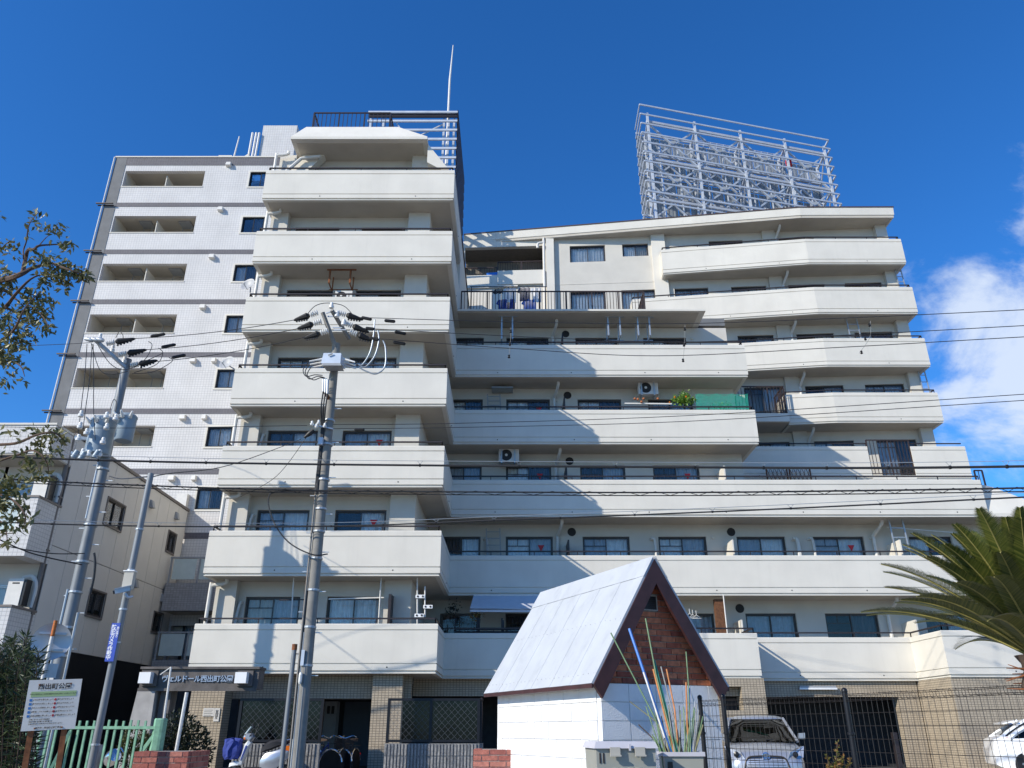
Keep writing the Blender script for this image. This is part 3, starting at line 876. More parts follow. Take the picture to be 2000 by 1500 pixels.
# pier with the dark hatch left of the garage
wall_cells(MB(), Fr(0, 26.72), 6.55, 8.05, 0, z2+.01, [(6.62, 7.3, 1.75, 2.45)], 0, .72).build('pier', 'tile_beige', APT)
MB().box(6.5, 7.42, 27.45, 27.5, 1.6, 2.6).build('hatch', 'vent_black', APT)
MB().box(8.06, 12.89, 28.15, 28.4, 2.2, z2+.01).build('lintel', 'tile_beige', APT)
MB().box(12.9, 13.58, 28.15, 28.5, 0, z2+.01).build('pier', 'tile_beige', APT)
MB().box(13.62, 24.0, 25.96, 26.2, 0, z2+.01).build('front_wall', 'tile_beige', APT)
MB().box(13.62, 13.85, 26.21, 29.0, 0, z2+.01).build('side_wall', 'tile_beige', APT)
lt = MB().box(9.6, 10.85, 28.0, 28.08, z2-.27, z2-.215).build('garage_lamp', 'lamp_box', APT)
MB().box(9.62, 10.83, 28.03, 28.07, z2-.214, z2-.15).build('lamp_bracket', 'pipe_grey', lt)
fl = MB().box(16.2, 16.42, 25.82, 25.955, 2.2, 2.4).build('flood_lamp', 'plastic_dark', APT)
MB().lathe([(.11, 0), (.12, .06), (.09, .08)], (16.38, 25.82, 2.27), 14, (.1,-1,-.2)).build('lens', 'lamp_clear', fl)
# lockers and doors in the dark passage
for i, xx in enumerate((-7.0, -6.55)):
    lo_ = MB().box(xx, xx+.43, 29.6, 30.1, .1, 2.1).build('locker', 'locker', APT)
    MB().box(xx+.1, xx+.2, 29.59, 29.6, 1.7, 1.95).build('locker_vent', 'vent_black', lo_)
    MB().box(xx+.25, xx+.35, 29.59, 29.6, 1.7, 1.95).build('locker_vent', 'vent_black', lo_)
MB().box(-5.95, -5.0, 30.12, 30.19, .05, 2.1).build('door', 'door_blue', APT)

# ================================================================ tiled building on the left
YB = 32.5
TB = thing('tiled_apartment_building', 'tall white tiled block with grey corner strip and recessed balconies', 'building', (-16, YB, 0))
FB = Fr(0, YB)
belts = [EYE + YB*t for t in (.745, .6588, .5726, .4864, .4002, .314)]
st = belts[0]-belts[1]
belts += [belts[-1]-st*i for i in (1, 2, 3)]
BL, BR = -20.55, -9.0
top = EYE + YB*.8365
ops = []
for b in belts[:7]:
    ops.append((-19.9, -15.8, b+1.1, b+2.12))
    ops.append((-13.45, -12.35, b+1.12, b+2.05))
wall_cells(MB(), FB, BL, BR, 5.0, top, ops, 0, .22).build('wall', 'tile_white', TB)
wall_cells(MB(), FB, BL, -13.6, 0, 5.0, [], 0, .22).build('wall', 'tile_white', TB)
MB().box(BL, BR, YB+1.6, YB+8, 0, top-.2).build('core', 'paint_inner', TB)
MB().box(BL-.01, BL+.58, YB-.02, YB-.001, 0, top).build('corner_strip', 'concrete_grey', TB)
MB().box(BL-.04, BR, YB-.05, YB+.3, top, top+.07).build('roof_coping', 'paint_white', TB)
MB().box(BL+.581, BR, YB-.015, YB-.001, top-.5, top-.001).build('grey_belt', 'tile_grey', TB)
for i, b in enumerate(belts[:7]):
    MB().box(BL+.581, BR, YB-.015, YB-.001, b-.125, b+.125).build('grey_belt', 'tile_grey', TB)
    lg = MB().box(-19.95, -15.75, YB+.24, YB+1.5, b+.2, b+.25).build('loggia', 'soffit', TB)
    MB().box(-19.95, -15.75, YB+.22, YB+1.5, b+2.2, b+2.25).build('loggia_ceiling', 'soffit', lg)
    MB().box(-19.95, -15.75, YB+1.4, YB+1.5, b+.25, b+2.2).build('loggia_wall', 'paint_inner', lg)
    MB().box(-19.95, -19.9, YB+.22, YB+1.4, b+.25, b+2.2).build('loggia_side', 'paint_inner', lg)
    MB().box(-15.8, -15.75, YB+.22, YB+1.4, b+.25, b+2.2).build('loggia_side', 'paint_inner', lg)
    MB().box(-17.86, -17.82, YB+.24, YB+1.4, b+.25, b+2.0).build('partition', 'paint_white', lg)
    MB().box(-19.95, -15.78, YB-.03, YB+.225, b+1.095, b+1.14).build('sill', 'paint_white', lg)
    # sliding door and escape hatch frames inside
    MB().box(-19.3, -18.2, YB+1.34, YB+1.39, b+.25, b+1.72).build('glass_door', 'sash_black', lg)
    if i > 0:
        for xh in (-18.9, -16.9):
            h_ = MB().box(xh, xh+.6, YB+.5, YB+1.1, b+2.1, b+2.199).build('escape_hatch', 'pipe_grey', lg)
            for dx in (.05, .5):
                beam('ladder_rail', 'pipe_grey', lg, (xh+dx, YB+1.0, b+1.2), (xh+dx, YB+1.0, b+2.1), .03)
    window(FB, -13.45, -12.35, b+1.12, b+2.05, TB, 'sash_black', 'curtain_grey' if i > 1 else None, 'curtain_white' if i in (3,4,5) else 'curtain_dark', depth=.05)
    m = MB(); w4 = (-13.53, -12.27, b+1.04, b+2.13)
    m.box(w4[0], -13.452, YB-.03, YB-.001, w4[2], w4[3]); m.box(-12.348, w4[1], YB-.03, YB-.001, w4[2], w4[3])
    m.box(-13.451, -12.349, YB-.03, YB-.001, b+2.052, w4[3]); m.box(-13.451, -12.349, YB-.03, YB-.001, w4[2], b+1.118)
    m.build('window_surround', 'paint_white', TB)
    for xv, sv in ((-14.75, .17), (-13.75, .12)) if i > 3 else ((-14.75, .17),):
        MB().hexa([(xv, YB-.2, b+2.38), (xv+sv*1.5, YB-.2, b+2.38), (xv+sv*1.5, YB-.001, b+2.36), (xv, YB-.001, b+2.36),
                   (xv+.02, YB-.16, b+2.58), (xv+sv*1.5-.02, YB-.16, b+2.58), (xv+sv*1.5, YB-.001, b+2.6), (xv, YB-.001, b+2.6)]).build('vent_hood', 'pipe_white', TB)
    if 0 <= i < 6:
        br = MB(); br.bar((BL-.35, YB-.15, b-.02), (BL+.5, YB-.15, b-.02), .07, .05); br.bar((BL-.3, YB-.05, b-.08), (BL+.5, YB-.05, b-.08), .05, .05)
        br.build('bracket_bar', 'rail_dark', TB)
MB().tube([(BL-.06, YB-.06, 2), (BL-.06, YB-.06, top)], .035, 6).build('corner_pipe', 'pipe_white', TB)
MB().box(BL, BR, YB+1.52, YB+1.58, 0, top-.3).build('room_shade_sheet', 'room_shade', TB)
# gas heater on the wall
gh = MB().box(-14.2, -13.75, YB-.24, YB-.002, belts[5]-1.75, belts[5]-1.05).build('gas_heater', 'pipe_white', TB)
for dx in (.06, .16, .26): MB().tube([(-14.15+dx, YB-.12, belts[5]-1.76), (-14.15+dx, YB-.12, belts[5]-2.2)], .02, 6).build('gas_pipe', 'pipe_white', gh)
# lower balconies with frosted panels between the beige house and the tower
for zb in (EYE+1.35, EYE+4.2):
    bb = MB().box(-13.55, -9.6, YB-1.3, YB-.9, zb, zb+1.05).build('balcony', 'tile_greyold', TB)
    m = MB(); m.box(-13.55, -9.6, YB-1.26, YB-1.18, zb+2.02, zb+2.08)
    for xx in (-13.53, -12.4, -11.4, -10.4): m.box(xx, xx+.07, YB-1.25, YB-1.19, zb+1.052, zb+2.02)
    m.build('railing', 'pipe_grey', bb)
    for xx in (-13.40, -12.33, -11.33): MB().box(xx, xx+.9, YB-1.23, YB-1.21, zb+1.2, zb+2.0).build('panel', 'frosted', bb)
    MB().box(-13.55, -9.6, YB-.89, YB+.5, zb, zb+.15).build('balcony_floor', 'soffit', bb)
    window(Fr(0, YB+.1), -13.2, -11.6, zb+.9, zb+3.05, TB, 'sash_black', 'curtain_grey', 'curtain_grey')
MB().box(-14.4, -9.6, YB+.4, YB+.6, 0, 5.0).build('recess_wall', 'paint_inner', TB)
# roof house, pipes and mast foot
ph = MB().box(-13.55, -11.7, 33.4, 36, top, EYE+33.4*.9024).build('roof_house', 'tile_white', TB)
for xx in (-14.05, -13.85, -13.68): MB().tube([(xx, 33.3, top), (xx+.02, 33.3, top+2.35)], .06, 8).build('roof_pipe', 'pipe_white', TB, smooth=True)
MB().box(-15.6, -14.9, 33.2, 33.9, top, top+.75).build('mast_base', 'paint_white', TB)
MB().hexa([(-14.75,33.2,top),(-14.0,33.2,top),(-14.0,34,top),(-14.75,34,top),(-14.6,33.2,top+.35),(-14.0,33.2,top+.9),(-14.0,34,top+.9),(-14.6,34,top+.35)]).build('roof_cowl', 'paint_white', TB)
mast = MB().tube([(-14.85, 33.3, top+.1), (-14.72, 33.3, top+2.1)], .05, 8, .03)
mono(mast, 'antenna_mast', 'pipe_white', 'short white antenna mast on the roof edge of the tiled block', 'antenna', smooth=True)

# ================================================================ beige low building far left
XS = -13.66
BB = thing('beige_apartment_building', 'low beige panelled apartment house with white tiled balconies at the far left', 'building', (XS, 23.2, 0))
N_, F_, ZT_ = 23.22, 32.38, EYE+8.41
KS = 1.08
FSd = Fr(XS, N_, 0, 1)          # side wall: a runs back in Y, b goes... outward is +X
def swin(y0, y1, z0, z1):
    return (y0-N_, y1-N_, z0, z1)
sops = [swin(y0*KS, y1*KS, EYE+z0*KS, EYE+z1*KS) for y0, y1, z0, z1 in ((23.9, 25.05, 5.85, 6.65), (24.0, 24.95, 3.12, 3.85), (28.6, 29.3, 5.98, 6.7), (28.6, 29.3, 3.15, 3.8))]
ncol = 10
zs_ = [EYE+2.03*KS, EYE+4.64*KS, ZT_]
for i in range(ncol):
    for j in range(2):
        a0, a1 = (F_-N_)*i/ncol+.009, (F_-N_)*(i+1)/ncol-.009
        z0_, z1_ = zs_[j]+.012, zs_[j+1]-.012
        cut = [o for o in sops if o[0] <= a0 and o[1] >= a1 and o[2] > z0_ and o[3] < z1_]
        for (za, zb_) in ([(z0_, cut[0][2]), (cut[0][3], z1_)] if cut else [(z0_, z1_)]):
            wall_cells(MB(), FSd, a0, a1, za, zb_, sops, 0, .12).build('siding_panel', 'siding', BB)
wall_cells(MB(), FSd, 0, F_-N_, zs_[0], ZT_, sops, .02, .16).build('side_backing', 'siding_trim', BB)
for o_ in sops:
    window(FSd, o_[0], o_[1], o_[2], o_[3], BB, 'sash', None, 'curtain_dark', depth=.03)
    m = MB(); e = .05
    m.fbox(FSd, o_[0]-e, o_[0]-.001, -.03, .0, o_[2]-e, o_[3]+e); m.fbox(FSd, o_[1]+.001, o_[1]+e, -.03, .0, o_[2]-e, o_[3]+e)
    m.fbox(FSd, o_[0], o_[1], -.03, .0, o_[3]+.001, o_[3]+e); m.fbox(FSd, o_[0], o_[1], -.05, .0, o_[2]-e, o_[2]-.001)
    m.build('window_surround', 'siding_trim', BB)
MB().box(XS-2.0, XS-1.9, N_, F_, 0, ZT_).build('room_shade_sheet', 'room_shade', BB)
MB().box(XS-1.3, XS+.05, N_-.1, F_+.05, ZT_+.001, ZT_+.1).build('roof_edge', 'siding_trim', BB)
MB().box(XS-.25, XS-.03, N_+.3, F_, 0, zs_[0]-.002).build('base_wall', 'tile_black', BB)
MB().box(XS-9, XS-2.01, N_+.05, F_, 0, ZT_).build('core', 'siding', BB)
MB().box(XS-9, XS-.17, N_, N_+.2, 0, ZT_).build('front_wall', 'siding', BB)
for p in ((343, 1008), (316, 1168), (294, 985), (262, 1140)):
    c = atX(p[0], p[1], XS)
    MB().hexa([(XS, c.y-.11, c.z-.14), (XS, c.y+.11, c.z-.14), (XS+.16, c.y+.11, c.z-.14), (XS+.16, c.y-.11, c.z-.14),
               (XS, c.y-.11, c.z+.16), (XS, c.y+.11, c.z+.16), (XS+.08, c.y+.09, c.z+.14), (XS+.08, c.y-.09, c.z+.14)]).build('vent_hood', 'pipe_grey', BB)
# corner rain pipe
MB().tube([(XS-.05, N_-.16, .2), (XS-.05, N_-.16, ZT_-.1)], .07, 8).build('drainpipe', 'siding_trim', BB, smooth=True)
for zc in (2.5, 4.2, 6.0, 7.6): MB().box(XS-.14, XS+.03, N_-.25, N_-.08, zc, zc+.05).build('pipe_clip', 'siding_trim', BB)
YF = 22.0
MB().box(XS-9, XS, YF, N_-.003, EYE+7.47, EYE+8.36).build('roof_parapet', 'tile_white', BB)
MB().box(XS-9, XS+.02, YF-.03, N_-.003, EYE+8.361, EYE+8.42).build('coping', 'paint_white', BB)
MB().box(XS-9, XS-.01, YF+.02, N_-.003, EYE+7.43, EYE+7.468).build('eave_soffit', 'soffit', BB)
for zb in (EYE+1.38, EYE+4.45):
    b_ = MB().box(XS-.42, XS, YF, N_-.003, zb, zb+1.68).build('balcony', 'tile_white', BB)
    MB().box(XS-9, XS-.421, YF+.01, YF+.2, zb, zb+.62).build('balcony_front', 'tile_white', b_)
    MB().box(XS-9, XS-.421, YF+.21, N_-.003, zb, zb+.15).build('balcony_floor', 'soffit', b_)
    MB().box(XS-.5, XS+.03, YF-.03, N_-.003, zb+1.681, zb+1.74).build('coping', 'siding_trim', b_)
    m = MB(); m.box(XS-9, XS-.43, YF+.04, YF+.1, zb+1.62, zb+1.68); m.box(XS-9, XS-.43, YF+.04, YF+.1, zb+.66, zb+.70)
    for xx in (XS-.5, XS-1.75, XS-3.0, XS-4.2): m.box(xx, xx+.06, YF+.045, YF+.095, zb+.70, zb+1.62)
    m.build('railing', 'pipe_white', b_)
    for xx in (XS-1.69, XS-2.94, XS-4.14): MB().box(xx, xx+1.18, YF+.06, YF+.075, zb+.70, zb+1.62).build('panel', 'frosted', b_)
    gh = MB().box(XS-.62, XS-.2, N_-.62, N_-.3, zb+1.8, zb+2.55).build('gas_heater', 'pipe_white', BB)
    MB().box(XS-.5, XS-.3, N_-.625, N_-.621, zb+2.4, zb+2.44).build('heater_slot', 'vent_black', gh)
    MB().box(XS-.19, XS-.12, N_-.6, N_-.32, zb+1.82, zb+2.53).build('heater_side', 'sash_black', gh)
    for dx in (.08, .18, .28): MB().tube([(XS-.6+dx, N_-.45, zb+1.81), (XS-.6+dx, N_-.45, zb+1.6)], .02, 6).build('gas_pipe', 'pipe_white', gh)
    MB().tube(smooth_path([(XS-.45, N_-.3, zb+2.62), (XS-.2, N_-.25, zb+2.66), (XS-.06, N_-.22, zb+2.4), (XS-.07, N_-.2, zb+1.8)], 5), .06, 8).build('duct_cover', 'pipe_white', BB, smooth=True)
    window(Fr(0, N_-.1), XS-3.2, XS-.75, zb+.7, zb+2.45, BB, 'sash_silver', 'curtain_grey', 'curtain_grey', depth=.0)
# ================================================================ rooftop sign frames
BF = thing('rooftop_billboard_frame', 'large pale steel billboard frame with louvre bars and grey sheets on the right roof', 'billboard', (14, 37, ZB(10)+.5))
fz0, fz1 = ZB(10)+.5, EYE+34.1
L0, R0 = Vector((7.6, 36.0, 0)), Vector((20.0, 39.1, 0)); BK = Vector((0.05, 2.15, 0))
def zv(p, z): return Vector((p.x, p.y, z))
bars = [fz1 - .70*i for i in range(11)]
for i, zb in enumerate(bars):
    beam('louvre_bar', 'steel_white', BF, zv(L0, zb), zv(R0, zb), .055, .095)
    beam('louvre_bar', 'steel_white', BF, zv(L0, zb), zv(L0+BK, zb), .055, .095)
    e = R0 + BK*.3
    beam('bar_end', 'steel_white', BF, zv(R0, zb), zv(e, zb), .08, .1)
INW = Vector((-.05, .35, 0))
posts = [.045, .285, .525, .765, .985]
for t in posts:
    p = L0.lerp(R0, t) + INW
    beam('post', 'steel_white', BF, zv(p, fz0-.3), zv(p, fz1-.25), .13, .13)
    q = L0.lerp(R0, t) + BK*.9
    beam('rear_post', 'steel_white', BF, zv(q, fz0-.3), zv(q, fz1-.6), .14, .14)
    for zc in (bars[1]-.1, bars[5]-.1, bars[9]-.1):
        beam('tie', 'steel_white', BF, zv(p, zc), zv(q, zc), .1, .1)
    for zc in (bars[1], bars[5]): beam('knee_brace', 'steel_white', BF, zv(p, zc), zv(q, zc-1.6), .07, .07)
for zc in (bars[1]-.1, bars[5]-.1, bars[9]-.1):
    beam('girder', 'steel_white', BF, zv(L0.lerp(R0, .04)+INW*1.2, zc), zv(L0.lerp(R0, .99)+INW*1.2, zc), .1, .15)
for i in range(4):
    a, b = L0.lerp(R0, posts[i])+INW*1.5, L0.lerp(R0, posts[i+1])+INW*1.5
    c = (a+b)/2
    for (zt, zbm) in ((bars[1], bars[5]), (bars[5], bars[9])):
        zm = (zt+zbm)/2
        beam('brace', 'steel_white', BF, zv(a, zt-.1), zv(b, zbm), .10, .10)
        beam('brace', 'steel_white', BF, zv(b+INW*.3, zt-.1), zv(a+INW*.3, zbm), .10, .10)
        pl = MB().box(c.x-.22, c.x+.22, c.y-.03, c.y+.01, zm-.22, zm+.22).build('gusset_plate', 'steel_panel', BF)
        beam('strut', 'steel_white', BF, zv(c, zm-.9), zv(c+BK*.7, zm+.4), .06, .06)
    aa, bb = a+BK*.55, b+BK*.55
    for (zt, zbm) in ((bars[2], bars[6]), (bars[6], bars[10])):
        beam('rear_brace', 'steel_white', BF, zv(aa, zt), zv(bb, zbm), .09, .09)
        beam('rear_brace', 'steel_white', BF, zv(bb, zt), zv(aa, zbm), .09, .09)
    for zt in (bars[3], bars[7], bars[10]): beam('rear_girder', 'steel_white', BF, zv(aa, zt), zv(bb, zt), .09, .14)
    for s in (.3, .7):
        d = a.lerp(b, s)+BK*.55
        beam('stud', 'steel_white', BF, zv(d, fz0), zv(d, fz1-1.4), .07, .07)
# grey back boards, each sheet its own piece
nc, nr = 16, 6
PZ0, PZ1 = fz0+.2, EYE+33.7
sheet = None
for i in range(nc):
    for j in range(nr):
        a = (L0+BK).lerp(R0+BK, (i+.04)/nc); b = (L0+BK).lerp(R0+BK, (i+.96)/nc)
        z0, z1 = PZ0+(PZ1-PZ0)*(j+.03)/nr, PZ0+(PZ1-PZ0)*(j+.97)/nr
        c = (a+b)/2; zc = (z0+z1)/2
        if sheet is None:
            m = MB(); w = (b-a).length; h = z1-z0; n = 6
            for q in range(n):
                x0, x1 = -w/2+w*q/n, -w/2+w*(q+1)/n; yo = .03 if q % 2 else 0
                m.box(x0, x1-.004, -.02+yo*.6, .02+yo*.6, -h/2, h/2)
            sheet = m.build('back_sheet', 'steel_panel', BF)
            sheet.location = Vector((c.x, c.y, zc))-Vector(ORI[BF.name]); 
            me = sheet.data
            for vtx in me.vertices: vtx.co = vtx.co + Vector(ORI[BF.name])
            sheet.rotation_euler = (0, 0, math.atan2(3.1, 12.4))
        else:
            inst(sheet, 'back_sheet', BF, (c.x, c.y, zc), (0, 0, math.atan2(3.1, 12.4)))
for j in range(nr+1):
    zc = PZ0+(PZ1-PZ0)*j/nr
    beam('sheet_rail', 'steel_white', BF, zv(L0+BK*.93, zc), zv(R0+BK*.93, zc), .07, .1)
# long strut down to the roof, a service ladder and a red lamp
beam('long_strut', 'steel_white', BF, (L0.x+1.0, L0.y-.3, fz0-.15), (L0.x+5.2, L0.y+.6, fz0+1.3), .14, .14)
g0, g1 = L0.lerp(R0, .30)+BK*.6, L0.lerp(R0, .78)+BK*.6
beam('catwalk_rail', 'steel_white', BF, zv(g0, fz1-.75), zv(g1, fz1-.75), .04)
beam('catwalk_rail', 'steel_white', BF, zv(g0, fz1-1.3), zv(g1, fz1-1.3), .04)
for i in range(15):
    p = g0.lerp(g1, i/14); beam('catwalk_rung', 'steel_white', BF, zv(p, fz1-1.3), zv(p+Vector((.12,0,0)), fz1-.75), .03)
rlp = L0.lerp(R0, .79)+BK*.5
rl = MB().box(rlp.x-.16, rlp.x+.16, rlp.y-.1, rlp.y+.1, fz1-1.75, fz1-1.25).build('red_box', 'lamp_red', BF, label='small red box hanging among the bars')

LF = thing('rooftop_lattice_frame', 'narrow grey steel louvre frame behind the tower roof', 'billboard', (-5, 34, ZB(9)))
fx0, fx1, fy, ft = -7.8, -2.95, 33.0, EYE+30.7
for i in range(13):
    zb = ft-.62*i
    beam('louvre_bar', 'steel_white', LF, (fx0, fy, zb), (fx1, fy, zb), .09, .12)
    beam('louvre_bar', 'rail_dark', LF, (fx1, fy, zb), (fx1, fy+6, zb), .07, .3)
for i in range(13, 22):
    zb = ft-.62*i
    beam('louvre_bar', 'rail_dark', LF, (fx1, fy+2.5, zb), (fx1, fy+6, zb), .07, .3)
for x in (fx0+.1, fx0+.8, fx1-.75, fx1-.5, fx1-.2):
    beam('post', 'steel_white', LF, (x, fy+.3, ZB(9)), (x, fy+.3, ft-.2), .11)
beam('brace', 'steel_white', LF, (fx0+.1, fy+.4, ft-3), (fx1-.7, fy+.4, ft-.4), .06)
beam('brace', 'steel_white', LF, (fx0+1.5, fy+.4, ft-.4), (fx1-.7, fy+.4, ft-5), .06)
beam('brace', 'steel_white', LF, (fx0+2.0, fy+.4, ft-6.5), (fx1-.7, fy+.4, ft-3.2), .06)
beam('top_girder', 'rail_dark', LF, (fx0, fy+.1, ft-.16), (fx1, fy+.1, ft-.16), .1, .2)
rod = MB().tube([(-3.58, 34, ZB(9)+6), (-3.56, 34, EYE+34), (-3.45, 34, EYE+36.7)], [.07, .06, .025], 8)
mono(rod, 'lightning_rod', 'pipe_white', 'tall thin white lightning rod on the tower roof', 'lightning rod', smooth=True)

# ================================================================ utility poles
def insul_post(c, parent, h=.22, r=.075):
    MB().lathe([(.03, 0), (r, .02), (r*1.05, h*.45), (r*.6, h*.6), (r*.75, h*.8), (r*.55, h), (.02, h+.01)], c, 10).build('insulator', 'porcelain', parent, smooth=True)
def strain_insul(p, d, parent, dark='rubber', ln=.5, ridged=True):
    """disc insulator followed by its black saw-toothed cover, pulling along d"""
    p, d = Vector(p), Vector(d).normalized()
    pr = []
    for i in range(4): pr += [(.035, .06*i+.02), (.085, .06*i+.03), (.085, .06*i+.05), (.035, .06*i+.06)]
    o = MB().lathe(pr, p, 10, d).build('strain_insulator', 'porcelain', parent, smooth=True)
    s = p + d*.27; e = p+d*(.27+ln)
    m = MB().tube([s, s.lerp(e, .15), s.lerp(e, .9), e], [.05, .10, .045, .02], 8)
    up = Vector((0,0,1))
    for i in range(5):
        c = s.lerp(e, .15+.16*i)
        m.bar(c, c-up*(.15-.015*i), .05, .03)
    m.build('insulator_cover', dark, o)
    return e
def sleeve(p, d, parent, ln=.32, r=.045):
    p, d = Vector(p), Vector(d).normalized()
    MB().tube([p, p+d*ln*.1, p+d*ln*.9, p+d*ln], [r*.5, r, r, r*.5], 8).build('cable_sleeve', 'rubber', parent)
def wire(name, pts, r, label, group='overhead cables', k=8, m='wire', smoothp=True):
    P = smooth_path(pts, k) if smoothp else pts
    return mono(MB().tube(P, r, 5), name, m, label, 'cable', group)
def sag(p, q, s, n=10):
    p, q = Vector(p), Vector(q)
    return [p.lerp(q, i/n) - Vector((0, 0, 4*s*(i/n)*(1-i/n))) for i in range(n+1)]

# ---- pole one: grey steel pole with two transformers
Y1 = 21.25
P1 = at(250, 700, Y1); P1.z = 0
U1 = thing('utility_pole', 'grey utility pole with two blue-grey transformers beside the tiled block', 'utility pole', P1, 'utility poles')
ptop = at(262, 702, Y1).z
MB().tube([(P1.x-.05, Y1, 0), (P1.x, Y1, ptop)], .17, 16, .12).build('shaft', 'pole_steel', U1, smooth=True)
for i in range(14):
    zz = 2.2+i*.45; s = -1 if i % 2 else 1
    if zz < ptop-2.8: beam('step_bolt', 'galv', U1, (P1.x+.14*s, Y1, zz), (P1.x+.32*s, Y1, zz), .022)
for zz in (2.9, 3.6, 4.5, 5.3, 6.3, 7.9):
    MB().lathe([(.172, 0), (.178, .01), (.178, .05), (.172, .06)], (P1.x-.02, Y1, zz), 14).build('band', 'galv', U1)
# crossarm going up and away to the left
a0, a1 = at(250, 722, Y1), at(186, 664, Y1-.9)
arm = MB().bar(a0, a1, .09).build('crossarm', 'galv', U1)
ad = (a1-a0)
for i, (t, tgt) in enumerate(((.05, (320, 690)), (.42, (303, 672)), (.80, (285, 655)))):
    p = a0+ad*t+Vector((0,0,.05))
    insul_post(p+ad.normalized()*.12, U1, .26, .07)
    d = at(tgt[0]+260, tgt[1]-40, Y1-.3)-p
    strain_insul(p+Vector((.1,0,.03)), d, U1, ln=.55)
    sleeve(p+d.normalized()*1.35, d, U1, .42, .05)
for dx in (0, .16, .3): MB().lathe([(.05,0),(.07,.05),(.06,.2),(.03,.28)], a1+Vector((-.05+dx,0,-.02)), 10, (-.9,0,.2)).build('cutout', 'galv', U1, smooth=True)
def trafo(c, r, h, name='transformer'):
    o = MB().lathe([(r*.9, 0), (r, .03), (r, h*.86), (r*1.04, h*.87), (r*1.04, h*.93), (r*.8, h), (.02, h+.02)], c, 22).build(name, 'trafo', U1, smooth=True)
    for a in range(3):
        t = -2.4+a*.75
        MB().lathe([(.05,0),(.055,.05),(.04,.12),(.03,.2),(.02,.22)], Vector(c)+Vector((math.cos(t)*r, math.sin(t)*r, h*.80)), 8, (math.cos(t), math.sin(t), .9)).build('bushing', 'porcelain', o, smooth=True)
    return o
tA = at(190, 890, Y1-.25); tB = at(232, 862, Y1-.45)
trafo((tA.x-.02, tA.y, tA.z), .34, 1.12)
trafo((tB.x+.12, tB.y, tB.z), .245, .80)
beam('trafo_bracket', 'galv', U1, (tA.x-.7, tA.y-.1, tA.z+.5), (P1.x, Y1-.1, tA.z+.5), .09)
beam('trafo_bracket', 'galv', U1, (tA.x-.7, tA.y-.1, tA.z+.05), (P1.x, Y1-.1, tA.z+.05), .08)
for (px, py) in ((157, 815), (155, 838), (152, 862), (160, 890), (172, 893), (193, 892), (207, 840), (207, 818), (225, 822), (168, 850), (200, 868)):
    c = at(px, py, Y1-.75)
    insul_post(c, U1, .2, .075)
for (px, py) in ((152, 880), (166, 883), (193, 880)):
    c = at(px, py, Y1-.8)
    MB().tube([c, c+Vector((-.08, 0, -.2))], .07, 10, .085).build('fuse_holder', 'trafo', U1, smooth=True)
# thin jumper cables
for pts in ([(170,672),(165,740),(158,800),(152,860)], [(180,672),(175,740),(167,800),(162,840)], [(182,672),(183,740),(183,800),(186,860)],
            [(178,670),(195,722),(220,731),(250,725)], [(190,672),(215,710),(245,722),(285,705),(318,690)], [(152,885),(140,878),(145,850),(155,838)],
            [(226,660),(233,648),(240,655),(240,668)], [(290,667),(297,675),(285,700),(262,718)], [(310,680),(318,690),(305,712),(262,728)], [(330,698),(336,706),(300,726),(258,730)],
            [(215,800),(222,780),(228,790),(222,815)]):
    MB().tube(smooth_path([at(x, y, Y1-.7) for x, y in pts], 6), .011, 5).build('jumper_cable', 'wire', U1)
for pts in ([(184,1080),(186,1100),(183,1130),(176,1160)],):
    MB().tube(smooth_path([at(x, y, Y1-.25) for x, y in pts], 6), .03, 6).build('cable_loop', 'wire', U1)
for px, z0_, z1_ in ((-.2, .3, 4.6), (.2, .3, 4.0), (-.14, 6.5, 8.3)):
    MB().tube([(P1.x+px, Y1-.08, z0_), (P1.x+px, Y1-.08, z1_)], .035, 6).build('riser_pipe', 'galv', U1, smooth=True)
for (zz, hh) in ((2.35, .3), (1.95, .28)):
    MB().box(P1.x-.11, P1.x-.01, Y1-.19, Y1-.165, zz, zz+hh).build('number_plate', 'sign_white', U1)

# ---- pole two: old concrete pole in front of the tower
Y2 = 20.3
B2 = at(594, 1400, Y2); T2 = at(657, 672, Y2)
U2 = thing('utility_pole', 'weathered concrete utility pole with a pale switch box standing in front of the tower', 'utility pole', (B2.x, Y2, 0), 'utility poles')
B2v, T2v = Vector((B2.x-.06, Y2, 0)), T2
MB().tube([B2v, B2v.lerp(T2v, .5), T2v], [.165, .14, .115], 16).build('shaft', 'pole_conc', U2, smooth=True)
def on2(z, dx=0, dy=0):
    t = z/T2v.z; p = B2v.lerp(T2v, t); return p+Vector((dx, dy, 0))
for i in range(15):
    zz = 2.4+i*.5; s = -1 if i % 2 else 1
    beam('step_bolt', 'galv', U2, on2(zz, .12*s), on2(zz, .32*s), .022)
for zz in (2.6, 3.5, 4.4, 5.2, 5.9, 6.5, 7.3, 8.3, 9.0):
    MB().lathe([(.155, 0), (.165, .01), (.165, .05), (.155, .06)], on2(zz), 14).build('band', 'galv', U2)
armA = MB().bar(at(630, 610, Y2-.5), at(660, 690, Y2), .085).build('crossarm', 'pole_conc', U2)
armB = MB().bar(at(648, 606, Y2-.6), at(682, 662, Y2+.3), .085).build('crossarm', 'pole_conc', U2)
for (x0, y0, x1, y1) in ((637, 612, 646, 609), (640, 618, 655, 618), (650, 640, 668, 640), (652, 645, 676, 644)):
    beam('arm_tie', 'galv', U2, at(x0, y0, Y2-.4), at(x1, y1, Y2-.4), .03)
for (x, y) in ((647, 603), (658, 620), (671, 636)): insul_post(at(x, y, Y2-.5), U2, .2, .07)
s2 = []
